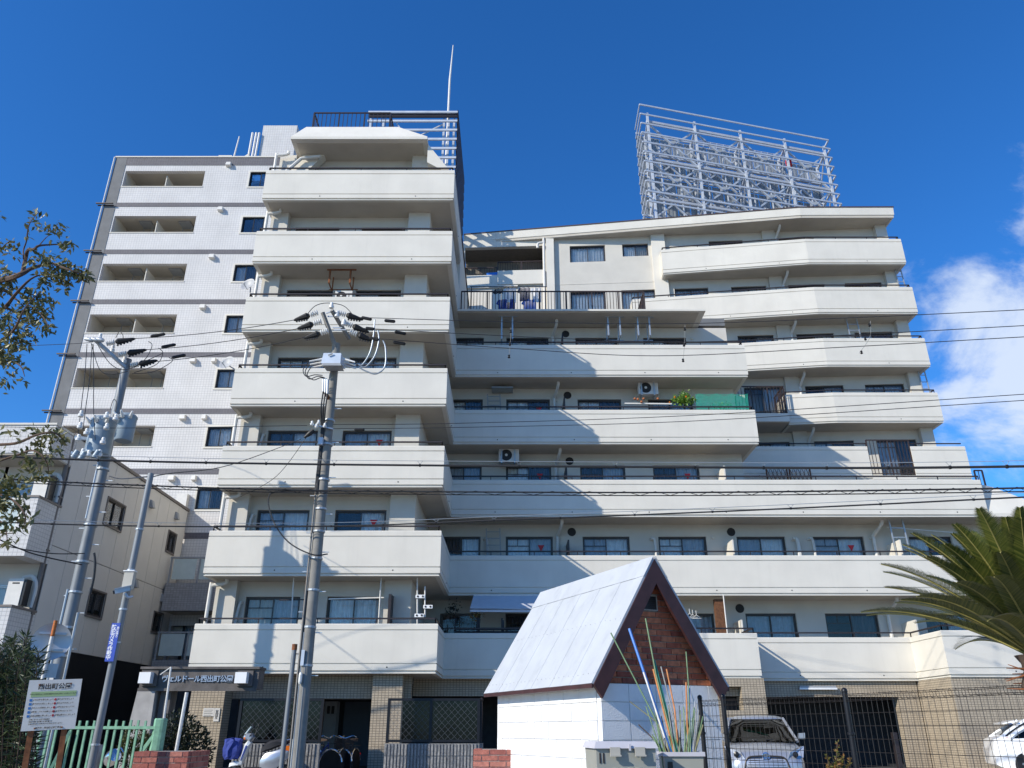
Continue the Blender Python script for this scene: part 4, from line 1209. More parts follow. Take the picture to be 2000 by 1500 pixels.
for (x, y, tx, ty) in ((625, 610, 570, 628), (632, 627, 584, 642), (645, 645, 600, 660)):
    s2.append(strain_insul(at(x-3, y, Y2-.4), at(tx, ty, Y2-.3)-at(x, y, Y2-.4), U2, ln=.48))
for (x, y, tx, ty) in ((655, 608, 700, 622), (668, 628, 710, 645), (678, 645, 720, 662)):
    p = at(x+4, y+2, Y2-.4); d = at(tx, ty, Y2-.3)-p
    strain_insul(p, d, U2, ln=.5)
for (x, y, tx, ty) in ((706, 620, 726, 624), (751, 626, 772, 628), (714, 641, 732, 643), (771, 648, 793, 652), (722, 660, 740, 664), (768, 668, 792, 672)):
    p = at(x, y, Y2-.4); d = at(tx, ty, Y2-.4)-p
    sleeve(p, d, U2, d.length, .05)
# switch box
c = at(653, 703, Y2-.35)
sb = MB().hexa([c+Vector(v) for v in ((-.30,-.26,-.22), (.24,-.26,-.22), (.27,.26,-.16), (-.24,.26,-.16), (-.27,-.20,.12), (.22,-.20,.12), (.20,.24,.18), (-.22,.24,.18))]).build('switch_box', 'box_blue', U2)
MB().hexa([c+Vector(v) for v in ((-.23,-.275,-.30), (.28,-.275,-.30), (.26,.2,-.26), (-.22,.2,-.26), (-.28,-.265,-.221), (.24,-.265,-.221), (.24,.2,-.221), (-.26,.2,-.221))]).build('box_base', 'pipe_grey', sb)
MB().bar(c+Vector((-.12,-.26,.02)), c+Vector((0,-.25,.08)), .03).build('box_handle', 'pipe_grey', sb)
for i in range(3):
    p0 = c+Vector((-.3, -.1+.1*i, -.02-.05*i)); MB().tube([p0, p0+Vector((-.36, -.05, -.1))], .035, 8, .025).build('bushing', 'porcelain', sb, smooth=True)
    p0 = c+Vector((.28, -.1+.1*i, -.02-.05*i)); MB().tube([p0, p0+Vector((.34, -.05, -.12))], .035, 8, .025).build('bushing', 'porcelain', sb, smooth=True)
for pts in ([(602,708),(592,722),(598,735),(615,732),(630,733)], [(604,713),(596,726),(604,740),(620,735),(632,737)], [(608,716),(600,732),(612,742),(625,738),(634,738)]):
    MB().tube(smooth_path([at(x, y, Y2-.4) for x, y in pts], 6), .014, 5).build('loop_cable', 'wire', U2)
for pts in ([(732,624),(729,660),(722,690),(708,712),(700,712)], [(738,645),(740,665),(732,695),(715,716),(703,716)], [(748,665),(753,680),(752,715),(735,730),(715,725),(702,718)]):
    MB().tube(smooth_path([at(x, y, Y2-.4) for x, y in pts], 6), .022, 6).build('jumper_cable', 'wire_light', U2)
MB().tube(smooth_path([at(x, y, Y2-.5) for x, y in ((600,614),(615,598),(635,592),(660,594),(675,600),(690,616))], 6), .011, 5).build('jumper_cable', 'wire', U2)
for pts in ([(580,632),(605,620),(625,612)], [(598,648),(620,634),(636,630)]):
    pass
# cable heads at the left of the pole and the conduit running down
for i in range(3):
    p = at(632+4*i, 738+2*i, Y2-.35)
    MB().tube([p, p+Vector((.03, 0, -.42))], .045, 8, .03).build('cable_head', 'galv', U2, smooth=True)
    MB().tube(smooth_path([p+Vector((.03, 0, -.42)), p+Vector((.02,0,-.9)), on2(p.z-1.5, -.16+.03*i, -.12), on2(p.z-3.2, -.17+.03*i, -.12)], 5), .022, 6).build('down_cable', 'wire', U2)
beam('cable_bracket', 'rust', U2, at(634, 765, Y2-.3), on2(at(650, 785, Y2).z), .07)
for (dx, z0_, z1_, mm, r) in ((-.165, .2, 8.6, 'rust', .012), (-.15, .2, 7.2, 'pole_conc', .025), (-.13, 1.0, 4.4, 'wire', .025), (.02, .2, 2.9, 'pole_steel', .045), (-.10, .2, 3.4, 'galv', .02)):
    MB().tube([on2(z0_, dx, -.13), on2(z1_, dx, -.11)], r, 6).build('riser_pipe', mm, U2, smooth=True)
MB().tube([on2(.2, -.33, -.1), on2(3.0, -.30, -.1)], .058, 10).build('service_conduit', 'pole_steel', U2, smooth=True)
MB().tube([on2(2.98, -.30, -.1), on2(3.12, -.30, -.1)], .064, 10).build('conduit_cap', 'rust', U2, smooth=True)
MB().box(on2(2.7).x-.1, on2(2.7).x-.02, Y2-.19, Y2-.17, 2.62, 2.98).build('number_plate', 'box_blue', U2)
c = on2(2.2, -.06, -.2); MB().lathe([(.03,0),(.045,.05),(.045,.2),(.03,.26)], c, 8).build('fuse_box', 'porcelain', U2)
# low-voltage rack
for (x, y) in ((609, 831), (622, 829), (618, 836), (634, 835)): insul_post(at(x, y, Y2-.3), U2, .12, .05)
beam('rack', 'galv', U2, at(606, 829, Y2-.3), at(652, 838, Y2-.1), .04)
MB().tube([at(613, 840, Y2-.4), at(606, 846, Y2-.4), at(594, 855, Y2-.4)], [.06, .07, .03], 8).build('strain_grip', 'rubber', U2)
sleeve(at(692, 839, Y2-.3), (1,0,0), U2, .28, .045)
MB().box(on2(6.0).x-.2, on2(6.0).x-.08, Y2-.25, Y2-.12, at(630, 860, Y2).z-.2, at(630, 860, Y2).z).build('joint_box', 'box_blue', U2)

# ---- pole three: thin steel pole with the camera and blue plate
Y3 = 11.5
t3 = at(295, 925, Y3); b3 = at(199, 1480, Y3)
U3 = thing('camera_pole', 'thin grey steel pole with a security camera and a blue vertical plate', 'pole', (t3.x-.03, Y3, 0), 'utility poles')
MB().tube([(t3.x-.05, Y3, 0), (t3.x, Y3, t3.z)], .052, 14, .045).build('shaft', 'pole_steel', U3, smooth=True)
c = at(254, 1134, Y3-.07)
bx = MB().box(c.x-.075, c.x+.06, c.y-.06, c.y+.03, c.z-.13, c.z+.12).build('control_box', 'plastic_tan', U3)
MB().box(c.x-.09, c.x+.07, c.y-.075, c.y+.03, c.z+.121, c.z+.135).build('box_lid', 'lamp_box', bx)
c = at(240, 1156, Y3-.15)
cm = MB().bar(c+Vector((-.09,-.05,-.01)), c+Vector((.08,.03,.05)), .055, .06).build('camera', 'galv', U3)
MB().bar(c+Vector((-.10,-.06,.025)), c+Vector((.09,.03,.09)), .075, .012).build('sun_hood', 'galv', cm)
MB().lathe([(.024,0),(.026,.02),(.02,.025)], c+Vector((-.09,-.05,-.01)), 10, (-.17,-.08,-.06)).build('lens', 'car_black', cm)
MB().tube(smooth_path([c+Vector((.03,.01,-.02)), c+Vector((.07,.03,-.07)), c+Vector((.10,.10,-.05))], 4), .02, 8).build('camera_arm', 'galv', U3, smooth=True)
for zz in (1.0, 2.3, 2.75, 3.3, 3.9): MB().lathe([(.05,0),(.058,.005),(.058,.025),(.05,.03)], (t3.x-.05+.05*zz/t3.z, Y3, zz), 12).build('band', 'galv', U3)
# the blue plate with its lettering
p0, p1 = at(238, 1217, Y3-.06), at(229, 1292, Y3-.06)
zc = (p0.z+p1.z)/2; xc_ = t3.x-.045; hh = (p0.z-p1.z)/2
pl = MB().box(xc_-.062, xc_+.058, Y3-.072, Y3-.062, zc-hh, zc+hh).build('blue_plate', 'sign_blue', U3, label='blue vertical plate with white Japanese lettering')
text_mesh('lettering', '防犯カメラ作動中', .070, 'letter_white', U3, Matrix.Translation((xc_-.022, Y3-.0735, zc-.005)) @ FACE, offset=.0012, vertical=True)
text_mesh('lettering', '地域見守り', .036, 'letter_white', U3, Matrix.Translation((xc_+.036, Y3-.0735, zc+.13)) @ FACE, offset=.0006, vertical=True)
beam('pole_strap', 'galv', U3, (xc_-.06, Y3-.06, zc+hh-.02), (xc_+.06, Y3-.06, zc+hh-.02), .012)

# ================================================================ overhead wires
# three conductors between the two poles and on to the right
for i, (x0, y0, x1, y1) in enumerate(((315, 656, 574, 625), (338, 678, 590, 640), (358, 701, 603, 657))):
    wire('overhead_wire', sag(at(x0-52, y0+5, Y1-.4), at(x1, y1, Y2-.35), .10), .011,
         ['topmost', 'middle', 'lowest'][i]+' of the three thin wires strung between the steel pole and the concrete pole', 'high voltage wires')
R2 = [((700, 620), (1330, 632), (2000, 605)), ((708, 641), (1330, 668), (2000, 636)), ((718, 660), (1280, 695), (2000, 658))]
for i, (a, b, c) in enumerate(R2):
    wire('overhead_wire', [at(*a, Y2-.4), at((a[0]+b[0])/2, (a[1]+b[1])/2+3, 19.4), at(*b, 18.5), at((c[0]+b[0])/2, (b[1]+c[1])/2+2, 17), at(*c, 15.5), at(c[0]+250, c[1]-12, 14.5)], .010,
         ['topmost', 'middle', 'lowest'][i]+' of the three thin wires running from the concrete pole out to the right', 'high voltage wires')
for i, (a, b, c) in enumerate((((885, 827), (1340, 812), (2000, 770)), ((885, 835), (1340, 823), (2000, 782)))):
    wire('overhead_wire', [at(650, 829+8*i, Y2-.2), at(*a, Y2-.3), at(*b, 18.5), at(*c, 15.5), at(2250, c[1]-18, 14.5)], .009,
         ['upper', 'lower']+[] and ['upper', 'lower'][i]+' thin service wire crossing the fifth floor balconies to the right', 'service wires')
# hanging wire testers
for i, (x, y0, y1) in enumerate(((1338, 634, 706), (1700, 627, 690), (998, 640, 698))):
    t = thing('wire_clamp', ['cord with clamps hanging from a wire in front of the mid wing balcony', 'looped cord with clamps hanging from a wire before the right balconies',
               'cord with clamps hanging near the laundry brackets beside the tower'][i], 'clamp', at(x, y0, 18.6), 'clamps hanging on the wires')
    MB().tube(smooth_path([at(x, y0, 18.6), at(x-1, (y0+y1)/2, 18.6), at(x-4 - (18 if i == 1 else 0), y1, 18.6)], 5), .005, 5).build('cord', 'pole_grey', t)
    for f in (.12, .55, .97):
        c = at(x-4*f - (14*f if i == 1 else 0), y0+(y1-y0)*f, 18.6)
        MB().lathe([(.015,-.05),(.04,-.03),(.02,0),(.035,.03),(.015,.05)], c, 6).build('clamp', 'rubber', t)
# communication cables with their hangers and spiral lashing
def comm(name, P, rr, label, lash=None, msg=None, ring=None):
    t = thing(name, label, 'cable', P[0], 'communication cables')
    S = smooth_path(P, 24)
    MB().tube(S, rr, 6).build('cable', 'wire', t)
    if msg:
        MB().tube([p+Vector((0,0,msg)) for p in S], .007, 5).build('messenger_wire', 'wire_light', t)
        for p in S[::7]:
            MB().tube([p+Vector((-.07,0,msg)), p+Vector((0,0,rr)), p+Vector((.07,0,msg))], .006, 4).build('hanger', 'wire_light', t)
            MB().tube([p-Vector((.02,0,0)), p+Vector((.02,0,0))], rr*1.5, 6).build('clip', 'rubber', t)
    if lash:
        MB().tube([p-Vector((0,0,lash)) for p in S], rr*.7, 5).build('lower_cable', 'wire', t)
        pts = []
        tot = sum((S[i+1]-S[i]).length for i in range(len(S)-1)); n = int(tot/.28)
        for i in range(n+1):
            f = i/n*(len(S)-1); j = min(int(f), len(S)-2); p = S[j].lerp(S[j+1], f-j)
            pts.append(p+Vector((0, -.02, .02 if i % 2 else -lash)))
        MB().tube(pts, .007, 4).build('lashing', 'wire', t)
    return t
comm('communication_cable', [at(-60, 889, 19.0), at(235, 900, 19.5), at(632, 907, 19.9), at(1250, 912, 18.2), at(1700, 914, 16.5), at(2060, 910, 15)], .028, 'thick black cable slung under a messenger wire along the fourth floor', msg=.12)
comm('communication_cable', [at(-60, 932, 19.0), at(250, 947, 19.6), at(632, 958, 19.9), at(1250, 962, 18.2), at(1700, 958, 16.5), at(2060, 952, 15)], .020, 'black cable pair joined by zigzag lashing below the fourth floor balcony', lash=.075)
comm('communication_cable', [at(-60, 1018, 19.0), at(250, 1027, 19.6), at(632, 1028, 19.9), at(1000, 1015, 18.6), at(1500, 995, 17.2), at(2060, 968, 15)], .018, 'black cable slung across the third floor and rising to the right', msg=.09)
for i, (y0, y1, y2_) in enumerate(((838, 905, 908),)):
    wire('overhead_wire', [at(-60, 833, 19), at(235, 836, 19.7), at(600, 831, Y2-.4)], .008, 'single fine wire from the left pole to the low voltage rack', 'service wires')
wire('overhead_wire', [at(-40, 679, 22), at(150, 671, 21.3), at(185, 666, Y1-.8)], .009, 'thin wire coming in from the left to the steel pole crossarm', 'service wires')
wire('overhead_wire', [at(588, 858, Y2-.4), at(450, 908, 16), at(330, 925, 12.5), at(297, 932, Y3)], .009, 'thin stay wire from the concrete pole down to the camera pole', 'service wires')
wire('overhead_wire', [at(600, 852, Y2-.4), at(540, 930, 20.5), at(470, 970, 23.0)], .008, 'slack drop wire from the concrete pole to the tower wall', 'service wires')
wire('overhead_wire', [at(-30, 1058, 19), at(90, 1080, 20), at(165, 1081, Y1-.2)], .014, 'upper of two short black cables tied to the lower part of the steel pole', 'service wires')
wire('overhead_wire', [at(-30, 1040, 19), at(60, 1080, 20), at(160, 1103, Y1-.2)], .018, 'lower of two short black cables tied to the lower part of the steel pole', 'service wires')
wire('overhead_wire', [at(213, 930, Y1-.2), at(235, 935, Y1-4), at(290, 931, Y3)], .012, 'short black tie wire between steel pole and camera pole', 'service wires')
wire('slack_cable', [at(640, 960, Y2-.2), at(545, 960, Y2-.3), at(524, 975, Y2-.3), at(535, 1020, Y2-.3), at(565, 1060, Y2-.3), at(610, 1083, Y2-.3), at(640, 1082, Y2-.15)], .018, 'slack black cable looping out from the concrete pole over the third floor', 'service wires')
# ================================================================ things on the balconies
def ac_unit(name, c, label, hang=True, fan=True, s=1.0):
    t = thing(name, label, 'air conditioner', c, 'air conditioner units')
    c = Vector(c); w, d, h = .39*s, .14*s, .27*s
    b = MB().box(c.x-w, c.x+w, c.y-d, c.y+d, c.z-h, c.z+h).build('casing', 'pipe_white', t)
    fx = c.x-.1*s
    MB().lathe([(.22*s, 0), (.22*s, .012), (.205*s, .02), (.2*s, .006), (.05*s, .006), (.05*s, .02), (.01, .022)], (fx, c.y-d, c.z), 22, (0,-1,0)).build('fan_grille', 'vent_black', b)
    MB().lathe([(.055*s, 0), (.05*s, .012), (.01, .014)], (fx, c.y-d-.02, c.z), 14, (0,-1,0)).build('fan_hub', 'pipe_white', b)
    m = MB()
    for i in range(3): m.lathe([(.07*s+.05*s*i, .0), (.076*s+.05*s*i, .004), (.07*s+.05*s*i, .008)], (fx, c.y-d-.02, c.z), 18, (0,-1,0))
    if hang:
        for dx in (-.28*s, .22*s):
            beam('hanger', 'galv', t, (c.x+dx, c.y-d-.05, c.z-h-.06), (c.x+dx, c.y-d-.05, c.z+h+.12), .05)
            beam('hanger', 'galv', t, (c.x+dx, c.y+d+.05, c.z-h-.06), (c.x+dx, c.y+d+.05, c.z+h+.12), .05)
            beam('foot_bar', 'galv', t, (c.x+dx, c.y-d-.07, c.z-h-.04), (c.x+dx, c.y+d+.07, c.z-h-.04), .045)
        beam('top_bar', 'galv', t, (c.x-.36*s, c.y-d-.05, c.z+h+.1), (c.x+.36*s, c.y-d-.05, c.z+h+.1), .05)
    return t
p = at(1265, 760, 28.75); ac_unit('hanging_air_conditioner', p, 'white air conditioner unit hung under the slab above the balcony plants')
p = at(994, 891, 28.75); ac_unit('hanging_air_conditioner', p, 'white air conditioner unit with black fan hung above the fourth floor near the tower')
p = at(1581, 1236, 28.8); ac_unit('floor_air_conditioner', (p.x, p.y, ZB(2)+.19+.6), 'white air conditioner unit standing on the second floor balcony at right', hang=False)
p = at(672, 575, 24.95); ac_unit('floor_air_conditioner', (p.x, 25.0, p.z-.1), 'small white air conditioner unit behind the sixth floor tower handrail', hang=False, s=.8)
def dish(c, label, arm):
    t = thing('satellite_dish', label, 'satellite dish', c, 'satellite dishes'); c = Vector(c)
    ax = Vector((-.30, -.88, .30)).normalized()
    MB().lathe([(.02, 0), (.14, .02), (.22, .055), (.27, .085), (.275, .085), (.22, .045), (.02, -.012)], c, 22, ax).build('reflector', 'dish_grey', t, smooth=True)
    f = c+ax*.30+Vector((0,0,-.16))
    MB().tube([c-Vector((0,0,.2))+ax*.05, f], .014, 6).build('feed_arm', 'galv', t)
    MB().tube([f, f+Vector((.03,.02,.05))], .03, 8).build('feed_horn', 'pipe_white', t)
    MB().tube([c, c-ax*.12, Vector(arm)], .022, 6).build('mount', 'galv', t)
for (x, y, lb) in ((486, 558, 'grey satellite dish on the end of the sixth floor tower rail'), (445, 711, 'grey satellite dish on the end of the fifth floor tower rail')):
    c = at(x, y, 24.3); dish(c, lb, (XL+.05, 24.35, c.z-.25))
def laundry_bracket(x0, x1, ztop, zbot, Y, mname, label, group='laundry brackets'):
    t = thing('laundry_bracket', label, 'bracket', (x0, Y, ztop), group)
    for x in (x0, x1):
        beam('arm', mname, t, (x, Y, ztop), (x, Y, zbot), .06)
        beam('arm', mname, t, (x, Y+.55, ztop), (x, Y+.55, zbot), .04)
        beam('foot', mname, t, (x, Y-.02, zbot), (x, Y+.57, zbot), .035)
    beam('cross_bar', mname, t, (x0-.12, Y, ztop-.02), (x1+.2, Y, ztop-.02), .04)
    beam('cross_bar', mname, t, (x0-.12, Y+.55, zbot+.05), (x1+.2, Y+.55, zbot+.05), .03)
a, b = at(646, 520, 24.65), at(683, 553, 24.65)
laundry_bracket(a.x, b.x, ZB(7)+.01, b.z, 24.65, 'rust', 'rusty brown hanging bracket under the seventh floor slab of the tower')
for i, (x0, x1) in enumerate(((1187, 1212), (1245, 1270))):
    a, b = at(x0, 625, 28.3), at(x1, 655, 28.3)
    laundry_bracket(a.x, b.x, z7+.05, b.z, 28.3, 'galv', ['left', 'right'][i]+' of the two pale hanging brackets under the terrace canopy')
a, b = at(980, 630, 28.25), at(1001, 662, 28.25)
laundry_bracket(a.x, b.x, z7+.05, b.z, 28.25, 'galv', 'pale hanging bracket in the shade beside the tower under the canopy')
def ladder(p0, p1, wd, label, mname='galv', rungs=5):
    t = thing('escape_ladder', label, 'ladder', p0, 'escape ladders'); p0, p1 = Vector(p0), Vector(p1); w = Vector((wd, 0, 0))
    beam('rail', mname, t, p0, p1, .045); beam('rail', mname, t, p0+w, p1+w, .045)
    for i in range(rungs):
        c = p0.lerp(p1, (i+.5)/rungs); beam('rung', mname, t, c, c+w, .03)
    return t
for (x, y0, y1, Y, wd, lb, mn) in (
        (1651, 616, 664, 33.6, .5, 'pale steel ladder dropping from a hatch on the right upper balconies', 'galv'),
        (1733, 1004, 1080, 28.5, .5, 'pale steel ladder on the third floor balcony near the palm', 'galv'),
        (952, 770, 800, 28.9, .5, 'grey ladder against the shaded wall on the fifth floor', 'pipe_grey'),
        (950, 1032, 1082, 28.9, .5, 'grey ladder against the shaded wall on the third floor', 'pipe_grey'),
        (1747, 525, 566, 33.6, .3, 'thin ladder at the right end of the eighth floor balcony', 'galv'),
        (1790, 713, 768, 33.6, .3, 'thin ladder at the right end of the sixth floor balcony', 'galv')):
    a, b = at(x, y0, Y), at(x, y1, Y)
    ladder((a.x, Y, a.z), (a.x+.05, Y, b.z-.3), wd, lb, mn)
for i, (x, y, Y) in enumerate(((1632, 612, 33.4), (1735, 519, 33.4), (965, 755, 28.6), (1775, 717, 33.4))):
    c = at(x, y, Y)
    mono(MB().box(c.x-.1, c.x+.75, Y, Y+.6, c.z-.035, c.z-.0), 'escape_hatch', 'sash_silver',
         ['open', 'closed', 'closed', 'closed'][i]+' metal escape hatch in the slab '+['beside the pale ladder of the right balconies', 'at the top right balcony end', 'above the shaded fifth floor wall', 'at the right end below the seventh floor'][i], 'hatch', 'escape hatches')
# washing on the terrace
def garment(px, py, w, h, mname, label):
    c = at(px, py, 31.2); t = MB(); n = 8
    for i in range(n):
        x0, x1 = c.x-w/2+w*i/n, c.x-w/2+w*(i+1)/n
        y0, y1 = 31.2+.04*math.sin(i*1.7), 31.2+.04*math.sin((i+1)*1.7)
        t.hexa([(x0,y0,c.z-h),(x1,y1,c.z-h*random.uniform(.93,1)),(x1,y1+.015,c.z-h),(x0,y0+.015,c.z-h),(x0+.02,y0,c.z),(x1,y1,c.z+.01),(x1,y1+.015,c.z+.01),(x0+.02,y0+.015,c.z)])
    # sleeves
    t.hexa([(c.x-w/2-.12,31.2,c.z-.22),(c.x-w/2,31.2,c.z-.3),(c.x-w/2,31.22,c.z-.3),(c.x-w/2-.12,31.22,c.z-.22),(c.x-w/2-.04,31.2,c.z-.06),(c.x-w/2+.02,31.2,c.z),(c.x-w/2+.02,31.22,c.z),(c.x-w/2-.04,31.22,c.z-.06)])
    mono(t, 'garment', mname, label, 'laundry', 'washing on the terrace')
garment(997, 563, .5, .75, 'cloth_white', 'white shirt hanging on the terrace washing line')
garment(1025, 562, .48, .7, 'cloth_purple', 'dark purple top hanging on the terrace washing line')
garment(1048, 562, .40, .75, 'cloth_white', 'narrow white top at the right end of the terrace washing line')
garment(975, 564, .35, .25, 'cloth_black', 'small black item at the left end of the terrace washing line')
garment(990, 585, .75, .5, 'cloth_blue', 'wide dark blue cloth drying low behind the terrace railing')
garment(1035, 585, .55, .5, 'tarp_blue', 'bright blue cloth drying low behind the terrace railing')
a, b = at(918, 560, 31.2), at(1068, 560, 31.2)
wt_ = thing('washing_line', 'dark washing frame standing on the terrace behind the railing', 'washing line', (a.x, 31.2, z7+.5))
beam('line', 'rail_dark', wt_, a, b, .03)
for f in (.02, .5, .98):
    q = a.lerp(b, f); beam('upright', 'rail_dark', wt_, (q.x, 31.22, z7+.5), (q.x, 31.22, q.z), .035)
a, b = at(950, 527, 35.0), at(1002, 527, 35.0)
mono(MB().hexa([(a.x,35.3,a.z-.35),(b.x,35.2,a.z-.3),(b.x,35.23,a.z-.3),(a.x,35.33,a.z-.35),(a.x,35.3,a.z),(b.x,35.2,a.z+.06),(b.x,35.23,a.z+.06),(a.x,35.33,a.z)]), 'blue_tarp', 'tarp_blue', 'bright blue tarp tied to the stair landing railing', 'tarp')
# plants and green net on the fifth floor
def leaf_blob(mb, c, r, n, s, squash=(1,1,1), rng=random):
    for _ in range(n):
        while True:
            d = Vector((rng.uniform(-1,1), rng.uniform(-1,1), rng.uniform(-1,1)))
            if d.length <= 1: break
        d = d*(0.55+.45*d.length)
        p = Vector(c)+Vector((d.x*r*squash[0], d.y*r*squash[1], d.z*r*squash[2]))
        leaf(mb, p, s*rng.uniform(.7,1.3), rng)
def leaf(mb, p, s, rng=random, w=.42, dirv=None, droop=0):
    a = Vector((rng.gauss(0,1), rng.gauss(0,1), rng.gauss(0,1)-droop)).normalized() if dirv is None else Vector(dirv).normalized()
    b = a.cross(Vector((rng.gauss(0,1), rng.gauss(0,1), rng.gauss(0,1)))).normalized(); nrm = a.cross(b)
    q = [p, p+a*s*.45+b*s*w*.5+nrm*s*.05, p+a*s, p+a*s*.45-b*s*w*.5+nrm*s*.05]
    n = len(mb.v); mb.v += [tuple(x) for x in q]; mb.f += [(n, n+1, n+2), (n, n+2, n+3)]
pt = thing('potted_citrus', 'bushy green potted plant with a few orange fruits on the fifth floor balcony', 'plant', at(1335, 800, 28.5))
mb = MB(); c = at(1335, 782, 28.45)
leaf_blob(mb, c, .5, 420, .13, (1, .5, .45)); leaf_blob(mb, c+Vector((.05,0,.2)), .25, 90, .12)
stuff(mb.build('crown', 'leaf_bright', pt))
MB().lathe([(.13,0),(.18,.3),(.19,.32)], (c.x, 28.5, ZB(5)+.9), 12).build('pot', 'terracotta', pt)
MB().tube([(c.x, 28.5, ZB(5)+1.2), (c.x+.02, 28.48, c.z)], .02, 6).build('stem', 'bark', pt)
for q in ((1318,776),(1340,775),(1308,786)): MB().lathe([(.01,-.04),(.04,0),(.01,.04)], at(*q, 28.15), 8).build('fruit', 'orange_fruit', pt, smooth=True)
a, b = at(1358, 771, 28.35), at(1458, 771, 28.35)
nt_ = thing('green_net', 'green garden net stretched along the fifth floor balcony', 'net', (a.x, 28.35, ZB(5)+1.4))
m = MB(); n = 40; zb_ = ZB(5)+HP+.02
for i in range(n+1):
    x = a.x+(b.x-a.x)*i/n; m.bar((x, 28.35, zb_), (x+.03, 28.35, a.z+.05*math.sin(i*.5)), .012)
for j in range(14):
    z_ = zb_+(a.z-zb_)*j/13; m.bar((a.x, 28.35, z_), (b.x, 28.35, z_), .012)
stuff(m.build('mesh', 'net_green', nt_))
mb = MB(); leaf_blob(mb, at(1410, 792, 28.7), .55, 160, .09, (1, .3, .3))
mono(mb, 'balcony_plant', 'leaf_bright', 'low leafy plant growing behind the green net', 'plant')
lanterns = [(1240,779),(1246,780),(1257,779),(1253,785),(1285,779)]
for i, q in enumerate(lanterns):
    mono(MB().lathe([(.01,-.05),(.05,-.02),(.05,.03),(.01,.06)], at(*q, 28.4), 8), 'clay_ornament', 'terracotta', 'small orange clay ornament hanging in a row under the white air conditioner', 'ornament', 'row of clay ornaments', True)
a, b = at(1220, 788, 28.5), at(1312, 789, 28.5)
mono(MB().bar(a, b, .05), 'drying_pole', 'pipe_white', 'pale drying pole under the row of clay ornaments', 'pole')
# second floor: awning, slatted screens, pole stands, wooden post
aw = thing('awning', 'pale grey fabric awning over the shaded second floor balcony', 'awning', at(990, 1163, 27.6))
a, b = at(925, 1163, 27.9), at(1075, 1163, 27.9); c, d = at(918, 1189, 27.0), at(1070, 1190, 27.0)
m = MB(); m.hexa([c, d, b+Vector((0,0,-.03)), a+Vector((0,0,-.03)), c+Vector((0,0,.02)), d+Vector((0,0,.02)), b, a]); m.hexa([c+Vector((0,0,-.1)), d+Vector((0,0,-.1)), d+Vector((0,.01,-.1)), c+Vector((0,.01,-.1)), c, d, d+Vector((0,.01,0)), c+Vector((0,.01,0))])
m.build('canopy', 'awning', aw)
beam('front_bar', 'pipe_white', aw, c+Vector((0,.02,-.01)), d+Vector((0,.02,-.01)), .04)
beam('roller', 'pipe_white', aw, a, b, .07)
for i, (x0, x1, y0) in enumerate(((888, 934, 1207), (935, 981, 1207), (982, 1034, 1211))):
    a, b = at(x0, y0, 26.95), at(x1, y0, 26.95)
    t = thing('slatted_screen', ['leftmost', 'middle', 'rightmost'][i]+' of the three dark slatted screens on the shaded second floor balcony', 'screen', (a.x, 26.95, ZB(2)+.3), 'slatted screens')
    for j in range(8):
        z_ = ZB(2)+.75+j*.115
        if z_ < a.z: beam('slat', 'wood_dark', t, (a.x, 26.95, z_), (b.x, 26.95, z_), .02, .08)
    for x in (a.x, b.x-.03): beam('stile', 'wood_dark', t, (x+.02, 26.97, ZB(2)+.2), (x+.02, 26.97, a.z), .05)
mb = MB(); leaf_blob(mb, at(930, 1200, 27.3), .25, 90, .11)
mono(mb, 'balcony_plant', 'leaf_rusty', 'yellowish leafy plant above the slatted screens', 'plant')
mb = MB(); leaf_blob(mb, at(885, 1187, 27.8), .3, 90, .11)
mono(mb, 'balcony_plant', 'leaf_dark', 'dark green plant on the corner balcony in deep shade', 'plant')
for i, (x, y0, y1, pl_) in enumerate(((815, 1120, 1222, ((822,1165),(820,1202))), (830, 1145, 1205, ((837,1185),)))):
    a, b = at(x, y0, 24.6), at(x, y1, 24.6)
    t = thing('laundry_pole_stand', ['taller', 'shorter'][i]+' white laundry pole stand at the second floor corner of the tower', 'stand', b, 'laundry pole stands')
    MB().tube([b, a], .022, 8).build('mast', 'pipe_white', t, smooth=True)
    for q in pl_:
        c = at(*q, 24.55); h = MB().box(c.x-.16, c.x+.12, c.y-.02, c.y+.02, c.z-.05, c.z+.05).build('holder', 'lamp_box', t)
        for dx in (-.09, .06): MB().lathe([(.03,0),(.03,.01)], (c.x+dx, c.y-.021, c.z), 10, (0,-1,0)).build('hole', 'vent_black', h)
for i, x in enumerate((574, 745)):
    a, b = at(x, 1125 if i == 0 else 1122, 24.6), at(x-6, 1222, 24.6)
    mono(MB().tube([b, a], .022, 8), 'tension_pole', 'pipe_white', ['left', 'right'][i]+' thin white tension pole in front of the second floor tower windows', 'pole', 'tension poles', True)
a, b = at(546, 1172, 24.75), at(604, 1171, 24.75); mono(MB().bar(a, b, .035), 'drying_pole', 'rail_dark', 'dark drying pole in front of the left second floor window', 'pole')
a, b = at(642, 1170, 24.75), at(750, 1167, 24.75); mono(MB().bar(a, b, .035), 'drying_pole', 'pipe_white', 'pale drying pole in front of the right second floor window', 'pole')
c = at(764, 1190, 24.9); mono(MB().box(c.x-.04, c.x+.04, 24.5, 25.3, ZB(2)+.2, c.z+.4), 'balcony_screen', 'rail_dark', 'dark upright partition screen beside the second floor column', 'partition')
a = at(1404, 1170, 28.2); b = at(1404, 1236, 28.2)
mono(MB().box(a.x-.16, a.x+.16, 28.2, 28.4, ZB(2)+.2, a.z), 'wooden_post', 'wood_brown', 'rough brown wooden post on the second floor balcony right of the hut', 'post')
a = at(1413, 1165, 27.9); mono(MB().tube([(a.x, 27.9, ZB(2)+.2), (a.x, 27.9, ZB(3))], .022, 8), 'tension_pole', 'pipe_white', 'thin white pole beside the brown wooden post', 'pole', smooth=True)
